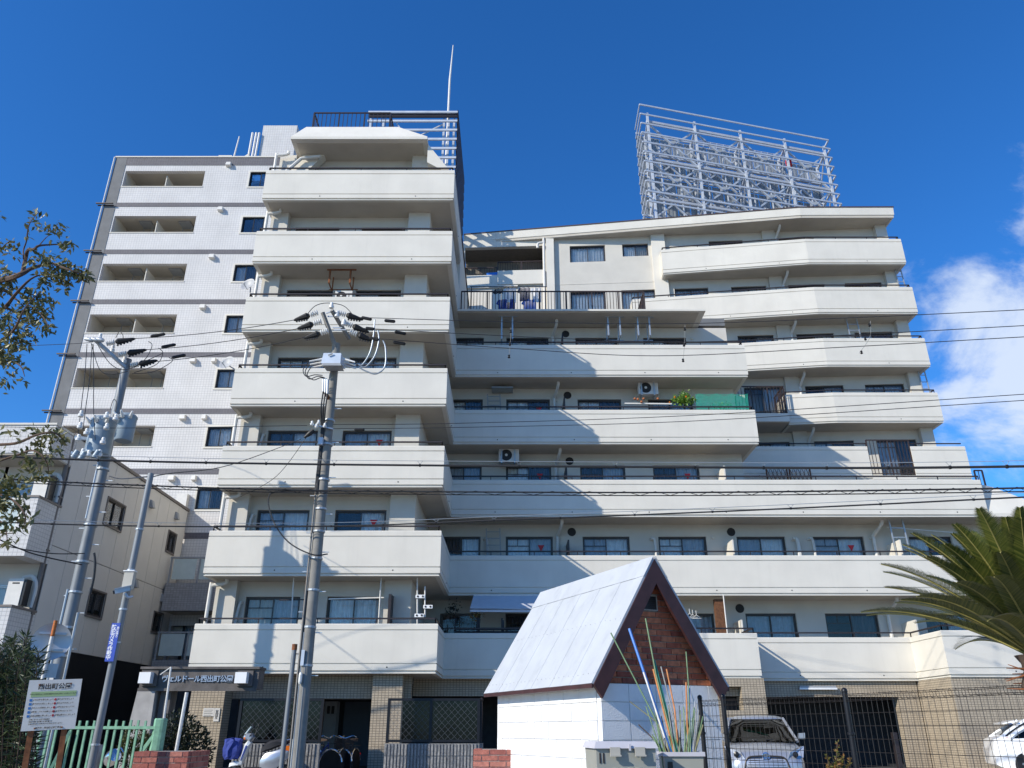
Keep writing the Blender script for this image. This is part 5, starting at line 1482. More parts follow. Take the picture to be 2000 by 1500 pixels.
for i, (x, y) in enumerate(((1347, 1198), (1353, 1200), (1360, 1201))):
    c = at(x, y, 27.8); mono(MB().tube([c+Vector((0,0,.15)), c, c+Vector((-.16,0,-.12)), c+Vector((.16,0,-.12)), c], .012, 5), 'clothes_hanger', 'pipe_white', 'white clothes hanger in the row behind the hut roof', 'hanger', 'clothes hangers')
for i, (x0, x1) in enumerate(((1496, 1536), (1541, 1581))):
    a, b = at(x0, 914, 32.2), at(x1, 914, 32.2)
    t = thing('lattice_trellis', ['left', 'right'][i]+' brown lattice trellis on the fourth floor terrace', 'trellis', (a.x, 32.2, ZB(4)+.2), 'lattice trellises')
    z0_, z1_ = ZB(4)+.5, a.z
    for x in (a.x, b.x): beam('stile', 'wood_brown', t, (x, 32.2, z0_), (x, 32.2, z1_), .05)
    for z_ in (z0_, z1_): beam('rail', 'wood_brown', t, (a.x, 32.2, z_), (b.x, 32.2, z_), .05)
    w_ = b.x-a.x; h_ = z1_-z0_
    for q in range(-5, 6):
        u0 = q/5
        for sgn in (1, -1):
            pts = []
            t0, t1 = max(0, -u0), min(1, 1-u0)
            if t1-t0 > .1:
                xa, xb = a.x+w_*(u0+t0), a.x+w_*(u0+t1)
                za, zb2 = (z0_+h_*t0, z0_+h_*t1) if sgn > 0 else (z1_-h_*t0, z1_-h_*t1)
                beam('lath', 'wood_brown', t, (xa, 32.2+.012*sgn, za), (xb, 32.2+.012*sgn, zb2), .03, .012)
c0, c1 = at(1732, 1030, 28.7), at(1905, 1042, 28.7)
mono(MB().bar(c0, at(1900, 1043, 28.7), .03), 'drying_pole', 'pipe_white', 'long pale drying pole on the third floor above the palm', 'pole')
# ================================================================ hut in the park
HUT = thing('park_hut', 'small white block hut with steep white metal roof and red brick gable', 'hut', (1.01, 9.6, 0), local=True, rotz=R(25))
HW, HD, HB = 1.66, 2.88, 1.69
APX, APZ = .80, 3.15
core = MB().box(.014, HW-.03, .014, HD-.03, 0, HB-.02).build('wall_core', 'mortar_white', HUT)
bl, bh = .40, .20
def block_mesh(w, h, d):
    m = MB(); j = .0045; e = .006
    x0, x1, z0, z1 = -w/2+j, w/2-j, -h/2+j, h/2-j
    m.hexa([(x0,0,z0),(x1,0,z0),(x1,d,z0),(x0,d,z0),(x0,0,z1),(x1,0,z1),(x1,d,z1),(x0,d,z1)])
    # softened front edge
    n = len(m.v)
    me = bpy.data.meshes.new('block'); me.from_pydata(m.v, [], m.f); me.materials.append(M['block_white']); return me
BM = {}
def put_block(loc, w, rz):
    k = round(w, 3)
    if k not in BM: BM[k] = block_mesh(k, bh, .09)
    o = inst(BM[k], 'concrete_block', HUT, loc, (random.uniform(-.006,.006), 0, rz+random.uniform(-.004,.004)))
nrow = 9
for r in range(nrow):
    z = HB-bh/2-r*bh
    if z < 0: break
    for i in range(5):
        x0 = .0+i*.38; x1 = min(x0+.38, HW)
        if x1-x0 < .06: continue
        put_block(((x0+x1)/2, -.001+random.uniform(-.0015,.0015), z), x1-x0, 0)
    offs = .2 if r % 2 else 0
    y = .095
    first = True
    while y < HD:
        w_ = (.2 if offs and first else .4); first = False
        y1 = min(y+w_, HD)
        if y1-y > .06: put_block((-.001+random.uniform(-.0015,.0015), (y+y1)/2, z), y1-y, R(-90))
        y = y1
for r in range(2):
    pass
MB().box(HW-.03, HW, .0, HD, 0, HB-.02).build('far_wall', 'block_white', HUT)
MB().box(.0, HW, HD-.03, HD, 0, HB-.02).build('rear_wall', 'block_white', HUT)
# brick gable
gy = .07
bk = MB().hexa([(0,gy+.014,HB-.02),(HW,gy+.014,HB-.02),(HW,gy+.1,HB-.02),(0,gy+.1,HB-.02),(APX-.02,gy+.014,APZ-.12),(APX+.06,gy+.014,APZ-.12),(APX+.06,gy+.1,APZ-.12),(APX-.02,gy+.1,APZ-.12)]).build('gable_wall', 'mortar', HUT)
row = .0705; z = HB; ri = 0
sl = (APZ-.10-HB)/(HW/2)
def slope_x(z):
    h = (APZ-.05-z)/(APZ-.05-HB)
    return APX*(1-h)-.0*h, APX+(HW-APX)*h
vent = (.62, .90, 2.56, 2.72)
while z < APZ-.25:
    zc = z+row/2; xl, xr = slope_x(zc); xl += .0; 
    x = xl-random.uniform(0,.02) if ri % 2 else xl-.11
    while x < xr:
        w_ = .215; a, b = max(x, xl), min(x+w_, xr)
        pieces = [(a, b)]
        if vent[2]-.03 < zc < vent[3]+.03:
            pieces = [(a, min(b, vent[0]-.01)), (max(a, vent[1]+.01), b)]
        for (a_, b_) in pieces:
            if b_-a_ > .03:
                o = inst(unit_box('brick%d' % random.choice([0,0,1,2,2,3])), 'brick', bk, ((a_+b_)/2, gy+.022+random.uniform(-.003,.003), zc), (random.uniform(-.008,.008), random.uniform(-.008,.008), 0), (b_-a_-.010, .05, row-.011))
        x += w_
    z += row; ri += 1
vg = MB().box(vent[0], vent[1], gy-.004, gy+.02, vent[2], vent[3]).build('vent_grille', 'plastic_dark', HUT)
vgm = MB()
vgm.box(vent[0]-.015, vent[1]+.015, gy-.008, gy+.001, vent[3], vent[3]+.015); vgm.box(vent[0]-.015, vent[1]+.015, gy-.008, gy+.001, vent[2]-.015, vent[2]); vgm.box(vent[0]-.015, vent[0], gy-.008, gy+.001, vent[2], vent[3]); vgm.box(vent[1], vent[1]+.015, gy-.008, gy+.001, vent[2], vent[3])
vgm.build('vent_frame', 'mortar', vg)
for i in range(6): beam('vent_slat', 'rail_dark', vg, (vent[0]+.01, gy-.008, vent[2]+.02+i*.024), (vent[1]-.01, gy-.008, vent[2]+.02+i*.024), .006, .008)
# roof: folded metal sheet with shallow ribs, left slope and right slope
EL, ER, EZ = -.15, 1.75, 1.665
y0, y1 = -.10, 3.0
def slope_sheet(xe, name):
    m = MB(); n = 18; th = .025
    A = Vector((APX, 0, APZ)); E = Vector((xe, 0, EZ))
    nrm = Vector((-(A.z-E.z), 0, A.x-E.x)).normalized() * (1 if xe < APX else -1)
    for i in range(n):
        ya, yb = y0+(y1-y0)*i/n, y0+(y1-y0)*(i+1)/n
        oa = .010*(i % 3 == 0)
        pts = []
        for (y, o_) in ((ya, oa), (yb, oa)):
            pts.append((y, o_))
        P_ = lambda B, y, o_: (B.x+nrm.x*o_, y, B.z+nrm.z*o_)
        m.hexa([P_(E, ya, 0), P_(E, yb, 0), P_(A, yb, 0), P_(A, ya, 0), P_(E, ya, th+oa*.35), P_(E, yb, th+oa*.2), P_(A, yb, th+oa*.2), P_(A, ya, th+oa*.35)])
    return m.build(name, 'roof_white', HUT)
slope_sheet(EL, 'roof_slope'); slope_sheet(ER, 'roof_slope')
# rows of fixing screws on the left slope
scr = MB()
A_, E_ = Vector((APX, 0, APZ)), Vector((EL, 0, EZ)); n_ = Vector((-(A_.z-E_.z), 0, A_.x-E_.x)).normalized()
for f_ in (.5, .93):
    for i in range(26):
        y = y0+(y1-y0)*(i+.5)/26; p = A_.lerp(E_, f_+random.uniform(-.006,.006))+n_*.026
        scr.lathe([(.005, 0), (.005, .004), (.002, .006)], (p.x, y, p.z), 6, n_)
stuff(scr.build('roof_screws', 'pipe_grey', HUT))
# ridge flashing, overlaps the sheets
def along(xe, f, o_):
    A = Vector((APX, 0, APZ)); E = Vector((xe, 0, EZ)); n_ = Vector((-(A.z-E.z), 0, A.x-E.x)).normalized()*(1 if xe < APX else -1)
    p = A.lerp(E, f)+n_*o_; return p
for xe in (EL, ER):
    p, q = along(xe, -.01, .036), along(xe, .16, .034); r_, s_ = along(xe, .16, .028), along(xe, -.01, .030)
    MB().hexa([(s_.x,y0-.01,s_.z),(r_.x,y0-.01,r_.z),(r_.x,y1,r_.z),(s_.x,y1,s_.z),(p.x,y0-.01,p.z),(q.x,y0-.01,q.z),(q.x,y1,q.z),(p.x,y1,p.z)]).build('ridge_flashing', 'roof_white', HUT)
    # barge boards and eave fascia
    a0_, a1_ = Vector((APX, 0, APZ-.004)), along(xe, 1.0, -.002); b0_, b1_ = Vector((APX, 0, APZ-.30)), along(xe, 1.035, -.17)
    MB().hexa([(b0_.x,y0-.012,b0_.z),(b1_.x,y0-.012,b1_.z),(b1_.x,y0+.03,b1_.z),(b0_.x,y0+.03,b0_.z),(a0_.x,y0-.012,a0_.z),(a1_.x,y0-.012,a1_.z),(a1_.x,y0+.03,a1_.z),(a0_.x,y0+.03,a0_.z)]).build('barge_board', 'roof_brown', HUT)
    e0, e1 = along(xe, 1.0, -.002), along(xe, 1.0, .03)
    MB().box(min(e0.x, e0.x+(.02 if xe > 0 else -.02)), max(e0.x, e0.x+(.02 if xe > 0 else -.02)), y0, y1, EZ-.035, EZ+.01).build('eave_fascia', 'roof_brown', HUT)
    # dark boarding under the sheet
    c0_, c1_ = along(xe, .0, -.003), along(xe, .99, -.003); d0_, d1_ = along(xe, .0, -.03), along(xe, .99, -.03)
    MB().hexa([(d0_.x,y0+.031,d0_.z),(d1_.x,y0+.031,d1_.z),(d1_.x,y1-.02,d1_.z),(d0_.x,y1-.02,d0_.z),(c0_.x,y0+.031,c0_.z),(c1_.x,y0+.031,c1_.z),(c1_.x,y1-.02,c1_.z),(c0_.x,y1-.02,c0_.z)]).build('roof_boarding', 'soffit_dark', HUT)
MB().box(-.1, -.012, .0, HD, HB-.05, HB-.0).build('eave_board', 'pipe_white', HUT)

# ================================================================ storage bin and planter with canes
BIN = thing('storage_bin', 'grey plastic storage bin with a pale lid in front of the hut', 'bin', (1.085, 8.72, 0), local=True, rotz=R(8))
w_, d_, h_ = .30, .24, 1.03
b_ = MB().hexa([(-w_+.03,-d_+.03,0),(w_-.03,-d_+.03,0),(w_-.03,d_-.03,0),(-w_+.03,d_-.03,0),(-w_,-d_,h_),(w_,-d_,h_),(w_,d_,h_),(-w_,d_,h_)]).build('body', 'plastic_grey', BIN)
MB().hexa([(-w_-.025,-d_-.03,h_+.001),(w_+.02,-d_-.03,h_+.001),(w_+.02,d_+.03,h_+.001),(-w_-.025,d_+.03,h_+.001),(-w_+.0,-d_+.0,h_+.06),(w_,-d_+.0,h_+.06),(w_,d_,h_+.06),(-w_+.0,d_,h_+.06)]).build('lid', 'plastic_lid', BIN)
for x in (-.12, .13):
    la = MB().box(x-.05, x+.05, -d_-.045, -d_-.031, h_-.06, h_+.012).build('latch', 'plastic_tan', BIN)
    MB().box(x-.055, x+.055, -d_-.065, -d_-.046, h_-.07, h_-.055).build('latch_lip', 'plastic_tan', la)
MB().box(.02, .04, -d_-.045, -d_-.031, h_-.02, h_+.04).build('lock_tab', 'plastic_lid', BIN)
m = MB()
for i in range(4):
    x = -.13+i*.075; m.lathe([(.036, 0), (.036, .8)], (x+.02, -d_+.035-.006*0, .12), 10)
m.build('front_flute', 'plastic_grey', BIN, smooth=True) if False else None
for i in range(4):
    x = -.11+i*.075
    MB().tube([(x, -d_+.03, .1), (x, -d_+.004, .86)], .037, 10).build('flute', 'plastic_grey', BIN, smooth=True)
for x in (-.27, -.235): MB().box(x, x+.015, -d_-.003, -d_+.02, h_-.13, h_-.04).build('slot', 'rail_dark', BIN)
PL = thing('cane_tub', 'grey plastic tub packed with garden canes beside the bin', 'tub', (1.75, 9.0, 0), local=True)
MB().hexa([(-.15,-.13,0),(.15,-.13,0),(.15,.13,0),(-.15,.13,0),(-.2,-.17,.98),(.2,-.17,.98),(.2,.17,.98),(-.2,.17,.98)]).build('body', 'plastic_grey', PL)
m = MB(); m.box(-.215,.215,-.19,-.171,.95,.99); m.box(-.215,.215,.171,.19,.95,.99); m.box(-.215,-.201,-.17,.17,.95,.99); m.box(.201,.215,-.17,.17,.95,.99)
m.build('rim', 'plastic_lid', PL)
MB().box(-.17, -.12, -.176, -.16, .8, .9).build('hand_slot', 'car_black', PL)
canes = [([(1229,1228),(1312,1474)], .016, 'pole_blue', 'long bright blue pole leaning highest of the blue canes'),
         ([(1193,1236),(1281,1406),(1300,1476)], .008, 'pole_green', 'thin green cane leaning furthest left across the barge board'),
         ([(1261,1208),(1281,1316),(1321,1474)], .009, 'pole_green', 'thin green cane reaching up to the gable vent'),
         ([(1278,1290),(1324,1476)], .012, 'pole_teal', 'teal green pole between the blue and the orange canes'),
         ([(1257,1313),(1298,1440),(1306,1476)], .010, 'pole_white', 'peeling white pole just left of the blue pole'),
         ([(1276,1307),(1318,1476)], .011, 'pole_orange', 'reddish brown pole beside the teal pole'),
         ([(1302,1307),(1318,1387),(1326,1474)], .009, 'pole_orange', 'thin orange cane topped above the teal pole'),
         ([(1291,1302),(1324,1432),(1330,1474)], .008, 'pole_grey', 'thin grey cane between the teal and orange canes'),
         ([(1340,1273),(1345,1341),(1349,1474)], .007, 'pole_green', 'upright thin green cane at the right of the tub'),
         ([(1340,1333),(1342,1409),(1346,1474)], .009, 'pole_orange', 'short orange cane at the right of the tub'),
         ([(1346,1344),(1347,1423),(1350,1474)], .011, 'pole_blue', 'short blue pole at the right of the tub'),
         ([(1345,1340),(1356,1372),(1356,1474)], .009, 'pole_white', 'bent white pole at the right edge of the tub'),
         ([(1230,1370),(1281,1409),(1302,1474)], .006, 'bamboo', 'thin brown stick leaning low to the left over the blocks'),
         ([(1247,1415),(1276,1443),(1298,1474)], .006, 'bark_red', 'short dark red stick leaning left beside the bin')]
def stick(pts, r, mname, label, group=None):
    n = len(pts); P = []
    for i, (x, y) in enumerate(pts):
        f = min(1, max(0, (1474-y)/250)); P.append(at(x, y, 8.98+.42*f+random.uniform(-.05,.05)*(1 if n == 0 else .6)))
    P.append(P[-1]+Vector((.02, 0, -.35)))
    mono(MB().tube(P, r, 7, None), 'garden_cane', mname, label, 'cane', group or 'garden canes', True)
for cn_ in canes: stick(*cn_)
for i in range(40):
    xb = random.uniform(1292, 1358); xt = xb+(xb-1335)*random.uniform(.2,.8)+random.uniform(-8,8); yt = random.uniform(1372, 1445)
    stick([(xt, yt), (xb, 1476)], random.uniform(.004, .008), random.choice(['bamboo','pole_green','pole_grey','pole_green','wood_dark','bamboo']), 'one of the short thin canes crowded at the mouth of the grey tub', 'short canes in the tub')

# ================================================================ brick planters
def brick_box(name, x0, x1, ya, yb, zt, label):
    t = thing(name, label, 'planter', (x0, ya, 0), 'brick planters')
    MB().box(x0+.012, x1-.012, ya+.012, yb-.012, 0, zt-.012).build('mortar_core', 'mortar', t)
    row = .0735; n = int(zt/row)
    for r in range(n):
        zc = zt-row*(r+.5)
        for (face, L_) in (('f', x1-x0), ('s', yb-ya), ('l', yb-ya)):
            u = -.11 if r % 2 else 0
            while u < L_:
                a_, b2 = max(u, 0), min(u+.225, L_)
                if face != 'f': a_ = max(a_, .1)
                if b2-a_ > .035:
                    c_ = (a_+b2)/2; s_ = (b2-a_-.012, .10, row-.012)
                    mn = 'pbrick%d' % random.choice([0,0,1,2,3])
                    jt = random.uniform(-.004,.004)
                    if face == 'f': inst(unit_box(mn), 'brick', t, (x0+c_, ya+.05+jt, zc), (0,0,random.uniform(-.01,.01)), s_)
                    elif face == 's': inst(unit_box(mn), 'brick', t, (x1-.05+jt, ya+c_, zc), (0,0,R(90)), s_)
                    else: inst(unit_box(mn), 'brick', t, (x0+.05+jt, ya+c_, zc), (0,0,R(90)), s_)
                u += .225
    MB().box(x0+.1, x1-.1, ya+.1, yb-.1, zt-.1, zt-.03).build('soil', 'ground_sand', t)
brick_box('brick_planter', -5.24, -4.48, 12.0, 12.84, .925, 'square red brick planter beside the green fence post')
brick_box('brick_planter', -.53, .22, 11.8, 12.6, .955, 'square red brick planter with patchy mortar left of the hut')
brick_box('brick_planter', -8.2, -5.6, 13.2, 13.8, .62, 'long low brick planter edge behind the green picket fence')

# ================================================================ green picket fence and its post
GF = thing('picket_fence', 'mint green metal picket fence with flaking paint in front of the shrubs', 'fence', (-6.4, 12.6, 0))
x = -8.0
while x < -5.32:
    beam('picket', 'green_paint', GF, (x, 12.6, .1), (x, 12.6, 1.325+random.uniform(-.01,.01)), .028)
    x += .108
beam('rail', 'green_paint', GF, (-8.1, 12.6, 1.225), (-5.2, 12.6, 1.225), .05, .04)
beam('rail', 'green_paint', GF, (-8.1, 12.6, .35), (-5.2, 12.6, .35), .05, .04)
beam('brace', 'green_paint', GF, at(272, 1475, 12.62), at(306, 1430, 12.62), .05)
beam('brace', 'green_paint', GF, at(100, 1500, 12.5), at(137, 1428, 12.55), .04)
m = MB(); c = at(315, 1403, 12.65); n = 16; pr = []
for j, zz in enumerate((0, .5, 1.0, c.z-.02, c.z)):
    for i in range(n):
        t = 2*math.pi*i/n; rr = .088+.008*math.sin(i*2.4)+(.0 if j < 4 else -.012)
        m.v.append((c.x+rr*math.cos(t), 12.65+rr*math.sin(t), zz))
for j in range(4):
    for i in range(n): m.f.append((j*n+i, j*n+(i+1) % n, (j+1)*n+(i+1) % n, (j+1)*n+i))
m.f.append(tuple(4*n+i for i in range(n)))
mono(m, 'fence_post', 'green_paint', 'thick mint green log-shaped fence post behind the brick planter', 'post')
a, b = at(318, 1420, 13.2), at(334, 1303, 13.2)
fp = thing('slender_pole', 'slender white pole with a short side arm rising before the gate sign', 'pole', (a.x, 13.2, 0))
MB().tube([(a.x-.05, 13.2, 0), a, b], [.022, .02, .015], 8).build('shaft', 'pole_white', fp, smooth=True)
MB().tube([b, at(313, 1318, 13.2)], .009, 6).build('side_arm', 'pole_white', fp)
a = at(363, 1365, 13.9); mono(MB().tube([(a.x-.05, 13.9, 0), (a.x, 13.9, a.z+.1)], .03, 8), 'white_pipe', 'pole_white', 'upright white pipe between the dark shrub and the tiled pier', 'pipe', smooth=True)
c = at(37+165, 1470, 13.4)
mono(MB().lathe([(.10,0),(.11,.1),(.105,.6),(.09,.68)], (at(186, 1470, 13.6).x, 13.6, .3), 12), 'stone_bollard', 'gate_light', 'rough pale stone post behind the picket fence', 'bollard')
wc = thing('upturned_can', 'shiny upturned metal watering can behind the picket fence', 'can', at(216, 1477, 13.5))
c = at(219, 1480, 13.5)
MB().lathe([(.06,-.1),(.10,-.09),(.115,.02),(.10,.09),(.02,.11)], c, 14, (.6,-.5,.4)).build('body', 'chrome', wc, smooth=True)
MB().tube(smooth_path([c+Vector((.02,0,.08)), c+Vector((.1,0,.14)), c+Vector((.16,0,.08))], 4), .012, 6).build('handle', 'chrome', wc)

# ================================================================ notice board
SB = thing('park_notice_board', 'white park notice board with green banner on two rusty posts', 'sign', at(102, 1376, 8.5), local=True, rotz=R(20))
SB.rotation_euler = (0, R(-3.0), R(24))
bd = MB().box(-.235, .235, -.008, .008, -.235, .235).build('board', 'sign_white', SB)
MB().box(-.2, .2, -.0105, -.0085, .075, .125).build('green_banner', 'sign_green', bd)
def sign_text(txt, x, z, s, mname='ink', align='LEFT', off=.0):
    text_mesh('lettering', txt, s, mname, bd, Matrix.Translation((x, -.0125, z)) @ FACE, offset=off or s*.022, align=align)
sign_text('西出町公園', 0, .168, .060, 'ink', 'CENTER', .0012)
sign_text('皆さんが気持ちよく公園を利用するために次のことを守ってください', 0, .10, .0135, 'ink', 'CENTER')
for i, s_ in enumerate(('ごみは持ち帰りましょう', '花や木を大切にしましょう', '犬のふんは始末しましょう', '自転車・バイクは乗り入れない', '遊具は順番に使いましょう')):
    MB().box(-.205, -.182, -.0105, -.0085, .036-i*.037, .058-i*.037).build('pictogram', 'ink_blue', bd)
    sign_text(s_, -.174, .047-i*.037, .0165)
for i, s_ in enumerate(('球技はやめましょう', '花火はやめましょう', '大声を出さないように', '火を使わないように', '夜間は静かにしましょう')):
    MB().lathe([(.012,0),(.012,.002),(.008,.0025)], (.022, -.0085, .047-i*.037), 12, (0,-1,0)).build('pictogram', 'ink_red', bd)
    sign_text(s_, .04, .047-i*.037, .0165)
for i, s_ in enumerate(('お問い合わせ 公園管理事務所', '緊急の場合 警察署 110 消防署 119', '遊具の故障などを見つけたときはご連絡ください')):
    sign_text(s_, -.18, -.135-i*.02, .0135)
sign_text('神戸市・西出町公園管理会', 0, -.213, .019, 'ink', 'CENTER')
for x in (-.14, .14):
    for z in (.19, -.215): MB().lathe([(.008,0),(.008,.004),(.004,.006)], (x*(1 if z > 0 else .85), -.0085, z), 8, (0,-1,0)).build('bolt', 'rust', bd)
for x in (-.15, .14): MB().box(x-.025, x+.025, .01, .04, -1.5, .2).build('post', 'rust', SB)

# ================================================================ round road sign seen from behind
RS = thing('round_road_sign', 'back of a round road sign on a rusty orange and white pole', 'sign', at(100, 1253, 15.0), local=True, rotz=R(28))
MB().lathe([(.31,-.004),(.325,-.012),(.325,.004),(.31,.006)], (0,0,0), 36, (0,1,0)).build('disc', 'sign_back', RS, smooth=True)
for z in (.14, -.15): MB().box(-.22, .22, -.05, -.013, z-.02, z+.02).build('back_rail', 'sign_back', RS)
pp = MB().tube([(0, -.09, -2.9), (0, -.09, .08)], .032, 12).build('pole', 'pole_white', RS, smooth=True)
MB().tube([(0, -.09, .081), (0, -.09, .36)], .033, 12).build('pole_top', 'rust_orange', RS, smooth=True)
MB().box(-.22, .2, -.055, -.04, -.62, -.38).build('small_plate', 'sign_back', RS)

# ================================================================ entrance gate with the house name
GT = thing('entrance_gate', 'stained concrete entrance gate beam with raised house name and two lamps', 'gate', (-8.3, 22, 0))
MB().box(-9.78, -6.68, 22.0, 22.5, 2.17, 2.66).build('beam', 'gate_conc', GT)
m = MB(); m.box(-9.8, -6.66, 21.93, 22.55, 2.661, 2.72); m.build('beam_cap', 'gate_conc', GT)
m = MB(); m.box(-9.78, -6.68, 21.94, 21.999, 2.12, 2.19); m.build('beam_lip', 'gate_conc', GT)
MB().hexa([(-9.95,21.95,0),(-9.25,21.95,0),(-9.25,22.5,0),(-9.95,22.5,0),(-9.78,21.95,2.165),(-9.32,21.95,2.165),(-9.32,22.5,2.165),(-9.78,22.5,2.165)]).build('pillar', 'gate_light', GT)
MB().box(-9.22, -8.95, 22.1, 22.5, 0, 2.165).build('pillar', 'gate_conc', GT)
text_mesh('lettering', 'ヴェルドール西出町公園', .178, 'letter_grey', GT, Matrix.Translation((-8.27, 21.985, 2.41)) @ FACE, extrude=.02, offset=.004, spacing=.92)
for x in (-9.55, -7.05):
    l_ = MB().box(x-.16, x+.14, 21.72, 21.93, 2.30, 2.57).build('lamp', 'lamp_box', GT)
    MB().box(x-.17, x+.24, 21.931, 21.999, 2.24, 2.62).build('lamp_niche', 'gate_conc', l_)
nb = thing('wall_notice', 'small white notice sheet on the tiled pier by the gate', 'notice', at(408, 1389, 24.3))
a = at(398, 1383, 24.34); b = at(418, 1399, 24.34)
MB().box(a.x, b.x, 24.325, 24.345, b.z, a.z).build('sheet', 'sign_white', nb)
for i in range(4): MB().box(a.x+.03, b.x-.05-.03*(i % 2), 24.322, 24.324, a.z-.06-i*.045, a.z-.045-i*.045).build('text_line', 'pole_grey', nb)
np_ = thing('name_plate', 'narrow white plate with vertical writing on the tiled pier', 'plate', at(424, 1395, 24.3))
a = at(420, 1383, 24.34); b = at(427, 1409, 24.34)
MB().box(a.x, b.x, 24.325, 24.345, b.z, a.z).build('plate', 'sign_white', np_)
text_mesh('lettering', '管理室', .095, 'ink', np_, Matrix.Translation(((a.x+b.x)/2, 24.321, (a.z+b.z)/2)) @ FACE, vertical=True)

# ================================================================ screen walls in front of the cycle parking
def screen_wall(x0, x1, name, label, open_left=False, ret=0):
    Y = 22.2
    t = thing(name, label, 'screen', ((x0+x1)/2, Y, 0), 'tinted screen walls')
    wl = MB().box(x0-.05, x1+.03, Y-.06, Y+.1, 0, .87).build('wall', 'wall_ribbed', t)
    m = MB(); n = int((x1-x0+.06)/.085)
    for i in range(n):
        x = x0-.04+i*.085
        for zz in (0.01, .30, .59):
            h = .27
            m.hexa([(x,Y-.062-.035*random.uniform(.6,1.1),zz),(x+.05,Y-.062-.035*random.uniform(.6,1.1),zz),(x+.055,Y-.0605,zz),(x-.005,Y-.0605,zz),
                    (x,Y-.062-.035*random.uniform(.6,1.1),zz+h),(x+.05,Y-.062-.035*random.uniform(.6,1.1),zz+h),(x+.055,Y-.0605,zz+h),(x-.005,Y-.0605,zz+h)])
    stuff(m.build('rib', 'wall_ribbed', wl))
    z0_, z1_ = .93, 1.92
    xm = x0+(x1-x0)*.55 if not open_left else x0+(x1-x0)*.47
    fr_ = MB()
    for x in (x0, xm, x1): fr_.box(x-.035, x+.035, Y-.03, Y+.03, .88, z1_+.02)
    for z in (z0_, z1_): fr_.box(x0-.03, x1+.03, Y-.025, Y+.025, z-.03, z+.03)
    f_ = fr_.build('frame', 'fence_black', t)
    for (a, b) in ((x0+.036, xm-.036), (xm+.036, x1-.036)):
        aa = a
        if open_left and a < xm-.2 and a == x0+.036: aa = a+.32
        MB().box(aa, b, Y+.012, Y+.018, z0_+.031, z1_-.031).build('tinted_panel', 'glass_frosted_dark', t)
        g = MB(); w = b-a; h = z1_-z0_-.06; zb_ = z0_+.03; s = .165; k = int((w+h)/s)
        for i in range(1, k):
            u = i*s
            p = (a+max(0, u-h), zb_+min(u, h)); q = (a+min(u, w), zb_+max(0, u-w)); g.bar((p[0], Y-.004, p[1]), (q[0], Y-.004, q[1]), .0045)
            g.bar((a+w-max(0, u-h), Y-.008, zb_+min(u, h)), (a+w-min(u, w), Y-.008, zb_+max(0, u-w)), .0045)
        stuff(g.build('diamond_mesh', 'mesh_dim', t))
    if ret:
        for i in range(6):
            beam('side_bar', 'rail_dark', t, (x1+.06, Y+.1+i*.13, .9), (x1+.06, Y+.1+i*.13, z1_+.02), .03)
        beam('side_rail', 'rail_dark', t, (x1+.06, Y, z1_+.02), (x1+.06, Y+.9, z1_+.02), .05)
        MB().box(x1-.03, x1+.1, Y+.101, Y+.9, 0, .87).build('return_wall', 'wall_ribbed', t)
screen_wall(-7.1, -4.97, 'screen_wall', 'dark tinted mesh screen on ribbed wall behind the scooter')
screen_wall(-3.22, -.87, 'screen_wall', 'dark tinted mesh screen on ribbed wall left of the white hut', True, 1)
# ================================================================ cars
def loft(sections, n_close=True):
    """sections: list of equal-length point rings"""
    m = MB(); k = len(sections[0])
    for s in sections: m.v += [tuple(p) for p in s]
    for i in range(len(sections)-1):
        for j in range(k):
            a = i*k+j; b = i*k+(j+1) % k
            m.f.append((a, b, b+k, a+k))
    m.f.append(tuple(reversed(range(k)))); m.f.append(tuple((len(sections)-1)*k+j for j in range(k)))
    return m
def body_ring(y, zt, zb, hw, sh):
    """one ring across the car at station y (front is -y): top, belt, sill"""
    zm = zb+(zt-zb)*.55
    R_ = [(0, zt), (hw*.55, zt-.012*sh), (hw*.84, zt-.05*sh), (hw*.96, zt-.13*sh), (hw, zm), (hw*.985, zb+.12), (hw*.93, zb)]
    return [(x, y, z) for x, z in R_] + [(-x, y, z) for x, z in reversed(R_[1:])] if False else [(x, y, z) for x, z in R_]+[(0, y, zb)]+[(-x, y, z) for x, z in reversed(R_[1:])]
